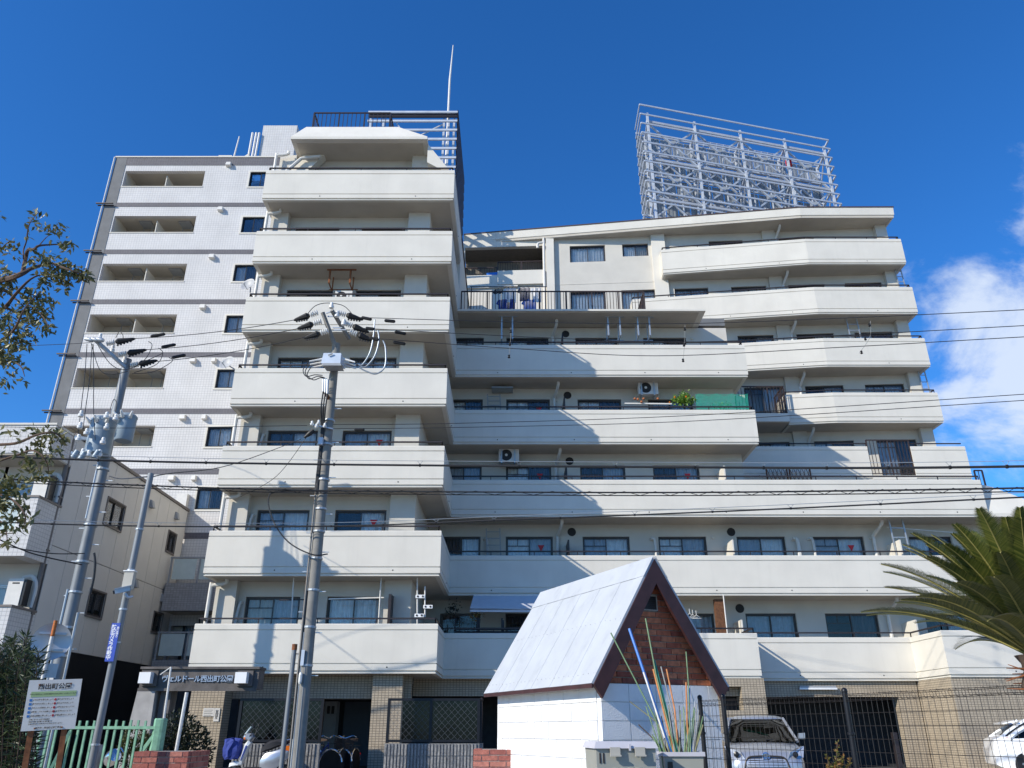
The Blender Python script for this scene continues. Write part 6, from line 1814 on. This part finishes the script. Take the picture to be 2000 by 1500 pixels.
def car(name, label, loc, rotz, paint, st, cab, length, emblem=True):
    t = thing(name, label, 'car', loc, 'parked cars', local=True, rotz=rotz)
    secs = [body_ring(*s) for s in st]
    b = loft(secs).build('body', paint, t, smooth=True)
    # greenhouse: rings (y, z, halfwidth) from cowl over the roof to the tail
    k = len(cab)
    gl = MB()
    # glass volume slightly inside the painted roof and pillars
    prof = cab
    def ring(y0, y1, z, hw): return y0, y1, z, hw
    zb, zr = cab['zb'], cab['zr']
    yb0, yb1, yt0, yt1 = cab['yb0'], cab['yb1'], cab['yt0'], cab['yt1']
    hb, ht = cab['hb'], cab['ht']
    lvl = [(0, 0), (.35, .05), (.7, .2), (1.0, .5)]
    def cabring(f, ins=0.0):
        y0 = yb0+(yt0-yb0)*f**.9; y1 = yb1+(yt1-yb1)*f**1.2; z = zb+(zr-zb)*f; hw = hb+(ht-hb)*f-ins
        c = .16+.08*f
        return [(-hw+c, y0+ins, z), (-hw*.5, y0-.05+ins, z), (hw*.5, y0-.05+ins, z), (hw-c, y0+ins, z), (hw, y0+c*1.3, z), (hw, y1-c, z), (hw-c, y1-ins, z), (-hw+c, y1-ins, z), (-hw, y1-c, z), (-hw, y0+c*1.3, z)]
    g = loft([cabring(f) for f in (0, .3, .6, .88)]).build('windows', 'car_glass', t, smooth=True)
    top = cabring(.88)
    r1 = [(x*1.01, y, z+.0) for x, y, z in top]
    r2 = [(x*.97, y*.97+.03*(yt0+yt1)/2, zr-.03) for x, y, z in top]
    r3 = [(x*.72, y*.78+.22*(yt0+yt1)/2, zr+.015) for x, y, z in top]
    loft([r1, r2, r3]).build('roof', paint, t, smooth=True)
    # pillars
    for s in (-1, 1):
        for (ia, w) in (((4 if s > 0 else 9), .075), ((5 if s > 0 else 8), .12), ((6 if s > 0 else 7), .10)):
            pts = [Vector(cabring(f)[ia])+Vector((.006*s, -.004 if ia in (0,3,4,9) else .004, 0)) for f in (0, .3, .6, .9)]
            MB().tube(pts, w/2, 6).build('pillar', paint, t, smooth=True)
        ym = (yb0+yb1)/2+.12
        xa = (hb+.004)*s; xb = (ht+.004)*s
        MB().hexa([(xa-.02*s, ym-.03, zb), (xa, ym-.03, zb), (xa, ym+.05, zb), (xa-.02*s, ym+.05, zb), (xb-.02*s, ym+.02, zr-.12), (xb+.004*s, ym+.02, zr-.12), (xb+.004*s, ym+.09, zr-.12), (xb-.02*s, ym+.09, zr-.12)]).build('door_pillar', 'car_black', t)
    # wheels
    for y in (length*-.5+.78, length*.5-.74):
        for s in (-1, 1):
            xw = (st[len(st)//2][3]-.02)*s
            wh = MB().lathe([(.20, -.09), (.29, -.10), (.315, -.06), (.315, .06), (.29, .10), (.20, .09)], (xw-.09*s, y, .315), 26, (s, 0, 0)).build('wheel', 'tyre', t, smooth=True)
            MB().lathe([(.02, .075), (.05, .08), (.06, .07), (.19, .085), (.205, .095), (.205, .06), (.02, .05)], (xw-.09*s, y, .315), 26, (s, 0, 0)).build('rim', 'sash_black', wh, smooth=True)
            for a in range(5):
                an = a*2*math.pi/5+.3
                p = Vector((xw-.0*s, y, .315)); q = p+Vector((0, math.cos(an)*.195, math.sin(an)*.195))
                MB().bar(p, q, .05, .02, up=(s,0,0)).build('spoke', 'rim', wh)
            MB().lathe([(.345, -.01), (.36, .004), (.345, .01)], (xw-.0*s, y, .315), 26, (s, 0, 0)).build('wheel_arch', 'car_black', t)
    return t
st_s = [(-2.02, .58, .22, .62, .6), (-1.95, .70, .18, .74, .8), (-1.75, .80, .17, .81, 1), (-1.3, .90, .17, .84, 1), (-.85, .965, .17, .845, .8), (0, 1.0, .17, .845, .7), (1.2, 1.02, .17, .845, .7), (1.75, 1.0, .2, .82, .8), (2.0, .92, .3, .74, .8)]
cab_s = dict(zb=.95, zr=1.50, yb0=-1.05, yb1=1.95, yt0=-.05, yt1=1.45, hb=.80, ht=.60)
C1 = car('silver_car', 'silver compact car with blue grille emblem parked behind the mesh fence', (6.0, 20.9, 0), R(-13), 'car_silver', st_s, cab_s, 4.05)
fr0 = MB()
gr = MB().hexa([(-.46,-2.02,.42),(.46,-2.02,.42),(.46,-1.9,.42),(-.46,-1.9,.42),(-.36,-1.995,.63),(.36,-1.995,.63),(.36,-1.85,.64),(-.36,-1.85,.64)]).build('grille', 'car_black', C1)
for i in range(4): beam('grille_bar', 'sash', gr, (-.42+.02*i, -2.026+.005*i, .45+i*.045), (.42-.02*i, -2.026+.005*i, .45+i*.045), .012)
MB().tube(smooth_path([(-.48,-2.03,.40),(-.40,-2.01,.62),(-.2,-2.01,.665),(.2,-2.01,.665),(.40,-2.01,.62),(.48,-2.03,.40)], 4), .018, 6).build('grille_trim', 'sash', gr, smooth=True)
def ell(rx, rz, cx=0, cz=0, n=24): return [(cx+rx*math.cos(2*math.pi*i/n), -2.025, cz+rz*math.sin(2*math.pi*i/n)) for i in range(n+1)]
em = MB().lathe([(.085,0),(.085,.012),(.03,.016)], (0,-2.005,.66), 20, (0,-1,0)).build('emblem', 'emblem_blue', C1, smooth=True)
for e in ((.078, .058, 0, .66), (.024, .05, 0, .664), (.055, .02, 0, .682)): MB().tube(ell(*e), .006, 5).build('emblem_ring', 'chrome', em)
for s in (-1, 1):
    h = MB().hexa([(.44*s,-2.02,.60),(.79*s,-1.88,.64),(.76*s,-1.6,.66),(.44*s,-1.7,.62),(.52*s,-1.99,.74),(.86*s,-1.60,.86),(.82*s,-1.4,.86),(.5*s,-1.6,.76)]).build('headlight', 'lamp_clear', C1)
    MB().lathe([(.06,0),(.06,.03),(.02,.04)], (.62*s,-1.965,.70), 12, (.15*s,-1,.1)).build('projector', 'car_black', h)
    MB().hexa([(.84*s,-.72,1.0),(1.0*s,-.70,1.0),(1.0*s,-.58,1.0),(.84*s,-.58,1.0),(.86*s,-.72,1.12),(1.01*s,-.70,1.13),(1.01*s,-.6,1.13),(.86*s,-.6,1.12)]).build('wing_mirror', 'car_silver', C1)
    MB().tube([(.1*s,-1.08,.975),(.62*s,-.86,1.0)], .012, 5).build('wiper', 'car_black', C1)
st_w = [(-2.2, .60, .22, .66, .6), (-2.1, .74, .18, .78, .8), (-1.8, .84, .17, .84, 1), (-1.2, .95, .17, .875, 1), (-.6, 1.0, .17, .88, .8), (.5, 1.03, .17, .88, .7), (1.4, 1.06, .17, .88, .6), (1.95, 1.06, .2, .86, .6), (2.18, .98, .3, .76, .7), (2.24, .75, .34, .70, .7)]
cab_w = dict(zb=.98, zr=1.47, yb0=-1.15, yb1=2.0, yt0=-.2, yt1=1.15, hb=.84, ht=.60)
C2 = car('white_car', 'white hatchback car with rear quarter toward the tiled wall at right', (15.35, 23.3, 0), R(72), 'car_white', st_w, cab_w, 4.45)
MB().hexa([(-.6,1.5,1.40),(.6,1.5,1.40),(.55,1.85,1.33),(-.55,1.85,1.33),(-.6,1.5,1.44),(.6,1.5,1.44),(.55,1.86,1.36),(-.55,1.86,1.36)]).build('spoiler', 'car_white', C2)
for s in (-1, 1): MB().hexa([(.60*s,2.19,.72),(.78*s,2.0,.78),(.76*s,1.9,.78),(.58*s,2.1,.72),(.62*s,2.17,.92),(.82*s,1.9,1.0),(.8*s,1.8,1.0),(.6*s,2.05,.92)]).build('tail_light', 'lamp_red', C2)

# ================================================================ scooter
SCT = thing('scooter', 'silver and blue scooter with wrinkled black seat cover before the ribbed wall', 'scooter', (-6.15, 21.3, 0), local=True, rotz=R(4))
def pr_y(prof, hw, taper=.6):
    """side profile in xz extruded across y with a rounded edge"""
    m = MB(); n = len(prof)
    cx = sum(p[0] for p in prof)/n; cz = sum(p[1] for p in prof)/n
    for (y, f) in ((-hw, taper), (-hw*.6, 1), (hw*.6, 1), (hw, taper)):
        for x, z in prof: m.v.append((cx+(x-cx)*f, y, cz+(z-cz)*f))
    for i in range(3):
        for j in range(n): m.f.append((i*n+j, i*n+(j+1) % n, (i+1)*n+(j+1) % n, (i+1)*n+j))
    m.f.append(tuple(reversed(range(n)))); m.f.append(tuple(3*n+j for j in range(n)))
    return m
for (x, nm) in ((-.62, 'wheel'), (.55, 'wheel')):
    w = MB().lathe([(.14,-.04),(.20,-.05),(.215,0),(.20,.05),(.14,.04)], (x,0,.215), 22, (0,1,0)).build(nm, 'tyre', SCT, smooth=True)
    MB().lathe([(.02,-.05),(.13,-.045),(.14,-.03),(.02,-.04)], (x,0,.215), 18, (0,1,0)).build('rim', 'rim', w)
pr_y([(-.75,.36),(-.45,.40),(-.46,.48),(-.62,.50),(-.74,.45)], .08).build('front_fender', 'car_white', SCT, smooth=True)
pr_y([(-.52,.42),(-.44,.42),(-.28,.90),(-.34,.96),(-.42,.88)], .17).build('leg_shield', 'car_white', SCT, smooth=True)
pr_y([(-.47,.50),(-.44,.52),(-.33,.84),(-.37,.86)], .19, .9).build('shield_stripe', 'cloth_blue', SCT, smooth=True)
pr_y([(-.44,.28),(.05,.28),(.05,.36),(-.40,.36)], .16).build('floorboard', 'plastic_dark', SCT)
pr_y([(.0,.34),(.35,.30),(.72,.62),(.80,.80),(.55,.80),(.1,.66),(-.02,.50)], .15).build('rear_body', 'car_silver', SCT, smooth=True)
m = pr_y([(-.02,.68),(.15,.72),(.45,.84),(.60,.86),(.62,.94),(.42,.99),(.2,.95),(.0,.85)], .16)
m.build('seat', 'cloth_black', SCT, smooth=True)
pr_y([(-.46,.98),(-.30,.92),(-.22,1.02),(-.28,1.12),(-.44,1.12)], .14).build('headlight_cowl', 'car_silver', SCT, smooth=True)
MB().lathe([(.06,0),(.055,.03),(.02,.045)], (-.45,0,1.03), 14, (-1,0,.1)).build('headlight', 'lamp_clear', SCT, smooth=True)
MB().hexa([(-.46,-.1,1.10),(-.46,.1,1.10),(-.42,.1,1.10),(-.42,-.1,1.10),(-.34,-.08,1.27),(-.34,.08,1.27),(-.32,.08,1.26),(-.32,-.08,1.26)]).build('wind_visor', 'frosted', SCT)
MB().tube([(-.27,-.32,1.05),(-.3,-.15,1.07),(-.3,.15,1.07),(-.27,.32,1.05)], .016, 8).build('handlebar', 'plastic_dark', SCT)
for s in (-1, 1):
    MB().tube([(-.27,.2*s,1.06),(-.24,.27*s,1.24)], .008, 6).build('mirror_stem', 'plastic_dark', SCT)
    MB().lathe([(.02,0),(.055,.01),(.06,.02),(.02,.03)], (-.23,.29*s,1.27), 12, (.6,.1*s,.3)).build('mirror', 'plastic_dark', SCT, smooth=True)
    MB().lathe([(.03,0),(.028,.03),(.01,.035)], (-.42,.1*s,1.0), 8, (-.8,.5*s,0)).build('front_blinker', 'lamp_orange', SCT)
    MB().hexa([(.55,.10*s,.74),(.70,.12*s,.72),(.70,.14*s,.72),(.55,.155*s,.74),(.58,.10*s,.83),(.72,.11*s,.84),(.72,.135*s,.84),(.58,.15*s,.83)]).build('rear_blinker', 'lamp_orange', SCT)
pr_y([(.70,.70),(.83,.84),(.85,.94),(.76,.92)], .09).build('tail_lamp', 'lamp_red', SCT, smooth=True)
rk = MB(); rk.tube([(.5,-.1,.95),(.9,-.1,1.02),(.9,.1,1.02),(.5,.1,.95)], .01, 6); rk.build('rear_rack', 'chrome', SCT)
m = MB(); n = 14
for j in range(6):
    for i in range(n):
        a = 2*math.pi*i/n; r = (.17, .2, .22, .21, .2, .02)[j]*(1+.12*math.sin(i*3.1+j*1.3))
        m.v.append((-.72+r*math.cos(a), r*math.sin(a), (.55, .62, .75, .9, .97, .99)[j]+.03*math.sin(i*2.2+j)))
for j in range(5):
    for i in range(n): m.f.append((j*n+i, j*n+(i+1) % n, (j+1)*n+(i+1) % n, (j+1)*n+i))
m.f.append(tuple(reversed(range(n))))
m.build('basket_cover', 'cloth_blue', SCT, label='crumpled blue cloth over the front basket')

# ================================================================ bicycles in the passage
def bicycle(loc, rz, frame, label):
    t = thing('bicycle', label, 'bicycle', loc, 'bicycles in the passage', local=True, rotz=rz)
    for x in (-.52, .52):
        w = MB().lathe([(.315,-.015),(.335,-.018),(.345,0),(.335,.018),(.315,.015)], (x,0,.345), 28, (0,1,0)).build('wheel', 'tyre', t, smooth=True)
        MB().lathe([(.295,-.012),(.315,-.012),(.315,.012),(.295,.012)], (x,0,.345), 28, (0,1,0)).build('rim', 'chrome', w)
        m = MB()
        for i in range(14):
            a = i*2*math.pi/14; m.bar((x,0,.345), (x+.3*math.cos(a), 0, .345+.3*math.sin(a)), .003)
        stuff(m.build('spokes', 'chrome', w))
        pts = [(x+.37*math.cos(a), 0, .345+.37*math.sin(a)) for a in [math.pi*(.05+.9*i/12) for i in range(13)]]
        MB().tube(pts, .022, 6).build('mudguard', 'chrome', t, smooth=True)
    for (a, b, r) in (((-.52,0,.345),(-.38,0,.88),.014), ((-.38,0,.82),(.1,0,.38),.018), ((-.36,0,.7),(.05,0,.33),.016), ((.1,0,.33),(.22,0,.86),.016), ((.1,0,.3),(.52,0,.345),.012), ((.52,0,.345),(.2,0,.72),.010)):
        MB().tube([a, b], r, 8).build('frame_tube', frame, t, smooth=True)
    MB().lathe([(.08,-.01),(.085,0),(.08,.01)], (.1,-.03,.3), 16, (0,1,0)).build('chainring', 'chrome', t)
    MB().tube(smooth_path([(-.28,-.28,1.0),(-.36,-.2,1.04),(-.40,0,.98),(-.36,.2,1.04),(-.28,.28,1.0)], 4), .012, 6).build('handlebar', 'chrome', t, smooth=True)
    MB().hexa([(.08,-.03,.90),(.08,.03,.90),(.34,.1,.89),(.34,-.1,.89),(.08,-.025,.94),(.08,.025,.94),(.35,.11,.97),(.35,-.11,.97)]).build('saddle', 'bark', t)
    m = MB()
    for i in range(7): m.bar((-.5-.04*i, -.16, .72), (-.5-.045*i, -.16, .97), .006); m.bar((-.5-.04*i, .16, .72), (-.5-.045*i, .16, .97), .006)
    for zz in (.72, .85, .97): m.bar((-.48,-.16,zz), (-.8,-.16,zz), .008); m.bar((-.48,.16,zz), (-.8,.16,zz), .008); m.bar((-.8,-.16,zz), (-.8,.16,zz), .008); m.bar((-.48,-.16,zz), (-.48,.16,zz), .008)
    stuff(m.build('basket', 'rail_dark', t))
    rk = MB(); rk.tube([(.3,-.07,.78),(.75,-.07,.78),(.75,.07,.78),(.3,.07,.78)], .008, 6); rk.build('carrier', 'chrome', t)
    MB().lathe([(.03,0),(.03,.015)], (.86,0,.55), 10, (1,0,.2)).build('reflector', 'lamp_red', t)
bicycle((-5.35, 23.6, 0), R(155), 'cloth_blue', 'dark blue bicycle parked nearest to the tinted screen')
bicycle((-5.15, 24.3, 0), R(148), 'rail_dark', 'black bicycle parked behind the blue one in the passage')
bicycle((-4.55, 24.2, 0), R(80), 'rail_dark', 'black bicycle seen end on beside the tiled pier')

# ================================================================ black mesh fence
fpts = [Vector((2.21, 9.93, 0)), Vector((2.40, 9.6, 0)), Vector((3.23, 8.17, 0)), Vector((3.95, 6.4, 0)), Vector((4.7, 4.6, 0))]
MF = thing('mesh_fence', 'black welded wire mesh fence with round posts along the car park', 'fence', (3.2, 8.2, 0))
ZF = 1.51
for p in fpts:
    ps = MB().tube([(p.x, p.y, 0), (p.x, p.y, ZF+.02)], .026, 12).build('post', 'fence_black', MF, smooth=True)
    MB().lathe([(.028,0),(.03,.01),(.026,.03),(.012,.042),(.002,.045)], (p.x, p.y, ZF+.02), 12).build('post_cap', 'fence_black', ps, smooth=True)
    MB().lathe([(.03,0),(.034,.004),(.034,.022),(.03,.026)], (p.x, p.y, ZF-.36), 12).build('clamp', 'fence_black', ps)
for i in range(len(fpts)-1):
    a, b = fpts[i], fpts[i+1]; d = (b-a); L_ = d.length; u = d/L_
    m = MB(); nv = int(L_/.062); n_ = Vector((u.y, -u.x, 0))
    for j in range(1, nv):
        p = a+u*(L_*j/nv)
        m.tube([p+Vector((0,0,.05)), p+Vector((0,0,ZF-.02)), p+n_*.022+Vector((0,0,ZF+.008)), p+n_*.044+Vector((0,0,ZF-.02)), p+n_*.03+Vector((0,0,ZF-.055)), p+Vector((0,0,ZF-.06))], .0021, 4)
    for zz in (ZF, ZF-.012, ZF-.05, ZF-.062): m.tube([a+n_*.02+Vector((0,0,zz)), b+n_*.02+Vector((0,0,zz))], .0024, 4)
    for j in range(1, 13):
        zz = ZF-.055-j*.112
        if zz > .05: m.tube([a+Vector((0,0,zz)), b+Vector((0,0,zz))], .0026, 4)
    stuff(m.build('wire_mesh', 'fence_wire', MF))
# dark bollard bar in front of the tiled wall
a = at(1748, 1432, 24.6)
mono(MB().box(a.x-.06, a.x+.06, 24.6, 24.75, 0, a.z+.02), 'dark_post', 'rail_dark', 'dark square post standing before the beige tiled wall', 'post')
# ================================================================ vegetation
rg = random.Random(11)
# ---- cycad at the right edge
CY = thing('cycad_palm', 'sago palm with arching feathery fronds at the right edge', 'palm', (4.02, 6.25, 0))
cz = 1.72
m = MB(); n = 14; rings = 16
for j in range(rings):
    z = cz*j/(rings-1)
    for i in range(n):
        a = 2*math.pi*i/n+(j % 2)*.22
        r = .15+.02*math.sin(i*5+j*3)+(.03 if j % 2 else 0)
        m.v.append((4.02+r*math.cos(a), 6.25+r*math.sin(a), z))
for j in range(rings-1):
    for i in range(n): m.f.append((j*n+i, j*n+(i+1) % n, (j+1)*n+(i+1) % n, (j+1)*n+i))
m.f.append(tuple((rings-1)*n+i for i in range(n)))
m.build('trunk', 'bark', CY)
def frond(base, az, el, length, droop, parent):
    pts = []; N = 22
    p = Vector(base); e = el
    for i in range(N+1):
        pts.append(p.copy())
        e -= droop/N*(.35+1.3*i/N)
        d = Vector((math.cos(az)*math.cos(e), math.sin(az)*math.cos(e), math.sin(e)))
        p = p+d*(length/N)
    st_ = MB().tube(pts, .011, 5, .003).build('frond', 'frond_stem', parent)
    lm = MB(); K = 112
    for k in range(6, K):
        f = k/K; ff = f*N; i = min(int(ff), N-1); q = pts[i].lerp(pts[i+1], ff-i)
        tan = (pts[i+1]-pts[i]).normalized()
        side = tan.cross(Vector((0,0,1)))
        side = side.normalized() if side.length > 1e-3 else Vector((1,0,0))
        up = side.cross(tan).normalized()
        ll = length*.135*math.sin(math.pi*min(1, .12+.88*f)**.85)**.6+.02
        for s in (-1, 1):
            d = (side*s*.80+tan*.50+up*.30).normalized()*ll*rg.uniform(.9,1.08)
            w = tan*.0050+up*.001
            tip = q+d-up*ll*.10+tan*ll*.06
            mid = q+d*.55+up*ll*.02
            b = len(lm.v); lm.v += [tuple(q-w), tuple(mid-w*.9), tuple(tip), tuple(mid+w*.9), tuple(q+w)]
            lm.f += [(b, b+1, b+3, b+4), (b+1, b+2, b+3)]
    lo_ = lm.build('leaflets', 'leaf_cycad', st_); stuff(lo_)
nf = 74
for k in range(nf):
    az = 2*math.pi*(k*.618 % 1)+rg.uniform(-.1,.1)
    tier = k/nf
    el = R(26+56*tier)+rg.uniform(-.08,.08)
    frond((4.02+.08*math.cos(az), 6.25+.08*math.sin(az), cz-.02+.06*tier), az, el, rg.uniform(1.05,1.28)*(1-.08*tier), R(40)-R(8)*tier, CY)
# dry stubs under the crown
for k in range(26):
    az = rg.uniform(0, 6.28); c = Vector((4.02+.15*math.cos(az), 6.25+.15*math.sin(az), cz-rg.uniform(.02,.3)))
    MB().tube([c, c+Vector((math.cos(az)*.14, math.sin(az)*.14, rg.uniform(-.08,.08)))], .008, 5, .003).build('dry_stub', 'rust', CY)

# ---- tree at the left edge: only outer twigs reach the frame
TR = thing('evergreen_tree', 'evergreen tree whose leafy twigs reach in from the left edge', 'tree', (-4.7, 4.7, 0))
trunk = MB()
trunk.tube(smooth_path([(-4.7,4.7,0),(-4.65,4.7,.9),(-4.75,4.65,1.9),(-4.7,4.6,2.8),(-4.6,4.55,3.8),(-4.65,4.5,4.6)], 4), .17, 10, .06)
YB_ = 4.5
limbs = [
 ([(-150,640),(-60,570),(0,548),(22,543),(46,533),(60,525),(82,518),(100,514),(130,525),(160,535)], .034, .006),
 ([(44,534),(50,505),(55,488),(66,487),(76,480),(98,478),(125,476),(140,470)], .020, .004),
 ([(46,505),(46,488),(52,470),(55,445),(62,430),(75,415)], .008, .003),
 ([(76,480),(88,466),(95,460)], .006, .003),
 ([(-120,700),(-40,640),(10,600),(30,575),(60,545),(85,535)], .026, .005),
 ([(0,565),(15,570),(28,582),(33,586)], .02, .006),
 ([(10,600),(40,612),(62,600),(85,620),(95,640)], .012, .003),
 ([(-120,720),(-30,680),(10,660),(30,640),(50,600),(80,570)], .02, .004),
 ([(-100,760),(-20,720),(15,705),(40,715),(48,735)], .014, .003),
 ([(-120,880),(-30,870),(30,866),(70,850),(105,845),(125,860)], .018, .004),
 ([(-120,930),(-20,905),(30,890),(65,880),(90,900),(95,925)], .014, .003),
 ([(-120,960),(-30,960),(10,970),(35,985),(50,1010),(45,1030)], .016, .003),
 ([(-100,1000),(-20,1010),(8,1025),(14,1055)], .01, .003),
 ([(-60,520),(-10,500),(8,480),(20,470)], .012, .003),
]
for P_, r0, r1 in limbs:
    trunk.tube(smooth_path([at(x, y, YB_+.18*math.sin(i*1.3)) for i, (x, y) in enumerate(P_)], 4), r0*.72, 6, r1*.7)
for zz, q in ((3.4, (-150,640)), (3.0, (-120,880)), (4.0, (-120,700)), (3.2, (-120,720)), (2.6, (-120,960)), (3.0,(-120,930)), (4.2,(-60,520)), (3.3,(-100,760)), (2.6,(-100,1000))):
    trunk.tube(smooth_path([(-4.7,4.6,zz*.8-.2), Vector((-4.6,4.55,zz*.8+.2)), at(q[0]-30, q[1]+15, YB_), at(*q, YB_)], 4), .05, 7, .022)
trunk.build('trunk', 'bark_red', TR, smooth=True)
cr = MB()
cl_ = [(72,412,16,12),(60,425,10,6),(55,440,8,6),(68,432,10,7),(80,442,9,6),(95,445,12,16),(118,450,12,18),(112,440,8,6),(98,465,5,2),(132,478,12,16),(120,474,10,10),(140,472,6,6),
       (50,460,5,4),(18,480,14,22),(8,485,10,12),(2,420,6,5),(34,485,6,4),(30,500,8,5),(70,500,14,14),(85,505,14,22),(98,510,14,22),(62,512,10,10),(110,520,16,30),(125,520,14,28),(95,530,18,36),(80,545,14,20),
       (140,530,16,42),(155,533,14,48),(168,536,9,34),(125,545,12,22),(112,540,14,26),(122,560,9,10),(95,552,12,14),(8,525,14,26),(12,545,14,28),(3,560,12,22),(20,555,10,12),(60,570,14,26),(55,580,12,20),(80,575,14,18),
       (100,585,9,10),(90,592,12,16),(62,595,14,24),(45,605,14,26),(75,600,12,18),(85,612,14,22),(60,620,14,26),(35,625,14,26),(95,640,10,16),(85,635,10,14),(40,640,14,24),(20,640,14,26),(10,620,12,18),(48,655,14,24),
       (30,665,16,34),(12,670,16,34),(50,672,10,14),(5,690,14,28),(25,692,14,26),(38,705,10,12),(8,705,12,18),(22,725,9,8),(42,740,7,7),(5,745,10,10),(18,752,7,5),(-15,600,30,70),(-20,680,32,90),(-25,740,24,40),
       (15,840,9,6),(35,850,8,5),(60,840,10,8),(85,838,12,12),(105,840,12,18),(120,855,10,22),(100,862,12,20),(70,862,12,14),(82,878,12,20),(55,870,10,8),(115,880,8,12),(30,880,8,4),(95,895,8,8),(60,900,12,20),(75,915,10,14),
       (40,905,8,6),(88,930,9,14),(70,930,9,12),(45,925,10,10),(20,935,14,24),(8,945,14,26),(30,955,14,26),(12,965,14,26),(40,965,10,10),(55,950,8,8),(25,985,12,20),(8,990,12,20),(45,990,12,20),(35,1005,12,18),(55,1012,9,12),
       (15,1020,10,12),(35,1030,9,12),(5,1040,8,8),(12,1058,7,6),(22,1050,6,4),(-20,950,26,60),(-20,1000,26,50),(65,1010,6,4),(-15,870,20,20),(-30,540,26,60)]
for (x, y, r, k) in cl_:
    c = at(x, y, YB_)
    rad = r*YB_/1480
    for _ in range(int(k*1.25)):
        d = Vector((rg.gauss(0,.55), rg.gauss(0,.8), rg.gauss(0,.55)))*rad
        leaf(cr, c+d, rg.uniform(.036,.058), rg, w=.42, dirv=(rg.gauss(.12,.55), rg.gauss(0,.6), rg.gauss(-.45,.45)))
stuff(cr.build('crown', 'leaf_tree', TR))

# ---- oleander bush lower left
OL = thing('oleander_bush', 'dense dark oleander bush with long narrow leaves at lower left', 'bush', (-5.6, 9.4, 0))
lv = MB(); stm = MB()
for k in range(190):
    px = rg.uniform(-120, 78); topy = 1238+ (0 if px < 60 else 30)+abs(px-45)*.55*rg.uniform(.2,1) + rg.uniform(0, 200)*rg.random()
    Y = rg.uniform(8.9, 10.2)
    t_ = at(px, topy, Y); b_ = Vector((t_.x*.9-.4, Y+.1, .2))
    stm.tube([b_, b_.lerp(t_, .6)+Vector((rg.uniform(-.05,.05),0,0)), t_], .008, 4, .004)
    for j in range(15):
        f = 1-.035*j**1.15
        c = b_.lerp(t_, max(.2, f))
        for s in range(3):
            a = rg.uniform(0, 6.28); e = rg.uniform(.1, .95) if j < 4 else rg.uniform(-.25,.6)
            d = Vector((math.cos(a)*math.cos(e), math.sin(a)*math.cos(e), math.sin(e)))
            leaf(lv, c, rg.uniform(.10,.165), rg, w=.15, dirv=d)
stm.build('stems', 'bark', OL)
stuff(lv.build('foliage', 'leaf_oleander', OL))
def shrub(name, label, blobs, mname, n, s, Y):
    c0 = at(blobs[0][0], blobs[0][1], Y)
    t = thing(name, label, 'shrub', (c0.x, Y, 0), 'clipped shrubs')
    mb = MB(); st_ = MB()
    for (x, y, r) in blobs:
        c = at(x, y, Y); rad = r*Y/1640
        for _ in range(n):
            d = Vector((rg.gauss(0,1), rg.gauss(0,1), rg.gauss(0,1))).normalized()*rad*(rg.uniform(.72,1.06))
            leaf(mb, c+d, s*rg.uniform(.6,1.3), rg, w=.5, dirv=d.normalized()+Vector((rg.gauss(0,.5),rg.gauss(0,.5),rg.gauss(.2,.5))))
        st_.tube([(c.x, Y, 0), c], .02, 5)
    stuff(mb.build('foliage', mname, t)); st_.build('stems', 'bark', t)
shrub('clipped_shrub', 'small light green clipped shrub behind the picket fence', [(262,1447,22),(280,1455,20),(250,1468,22),(270,1475,28)], 'leaf_hedge', 420, .055, 14.0)
shrub('clipped_shrub', 'large dark rounded shrub behind the brick planter', [(345,1430,34),(330,1455,36),(365,1450,36),(380,1470,34),(345,1480,40)], 'leaf_dark', 520, .07, 14.6)
# ---- rusty weed by the mesh fence
WD = thing('fence_weed', 'small rust-tinged leafy plant growing at the mesh fence post', 'plant', at(1632, 1500, 7.9))
lv = MB(); sm = MB()
for (bx, by, tx, ty) in ((1630,1520,1636,1450),(1625,1520,1614,1474),(1655,1525,1660,1480),(1640,1520,1646,1476)):
    a, b = at(bx, by, 7.9), at(tx, ty, 7.9); sm.tube([a-Vector((0,0,.8)), a, b], .006, 5, .003)
    for i in range(70):
        f = rg.random(); c = a.lerp(b, f); e = rg.uniform(.1,1.1); an = rg.uniform(0,6.28)
        leaf(lv, c, rg.uniform(.03,.055)*(1.25-.6*f), rg, w=.35, dirv=(math.cos(an)*math.cos(e), math.sin(an)*math.cos(e), math.sin(e)))
sm.build('stem', 'bark', WD); stuff(lv.build('foliage', 'leaf_rusty', WD))
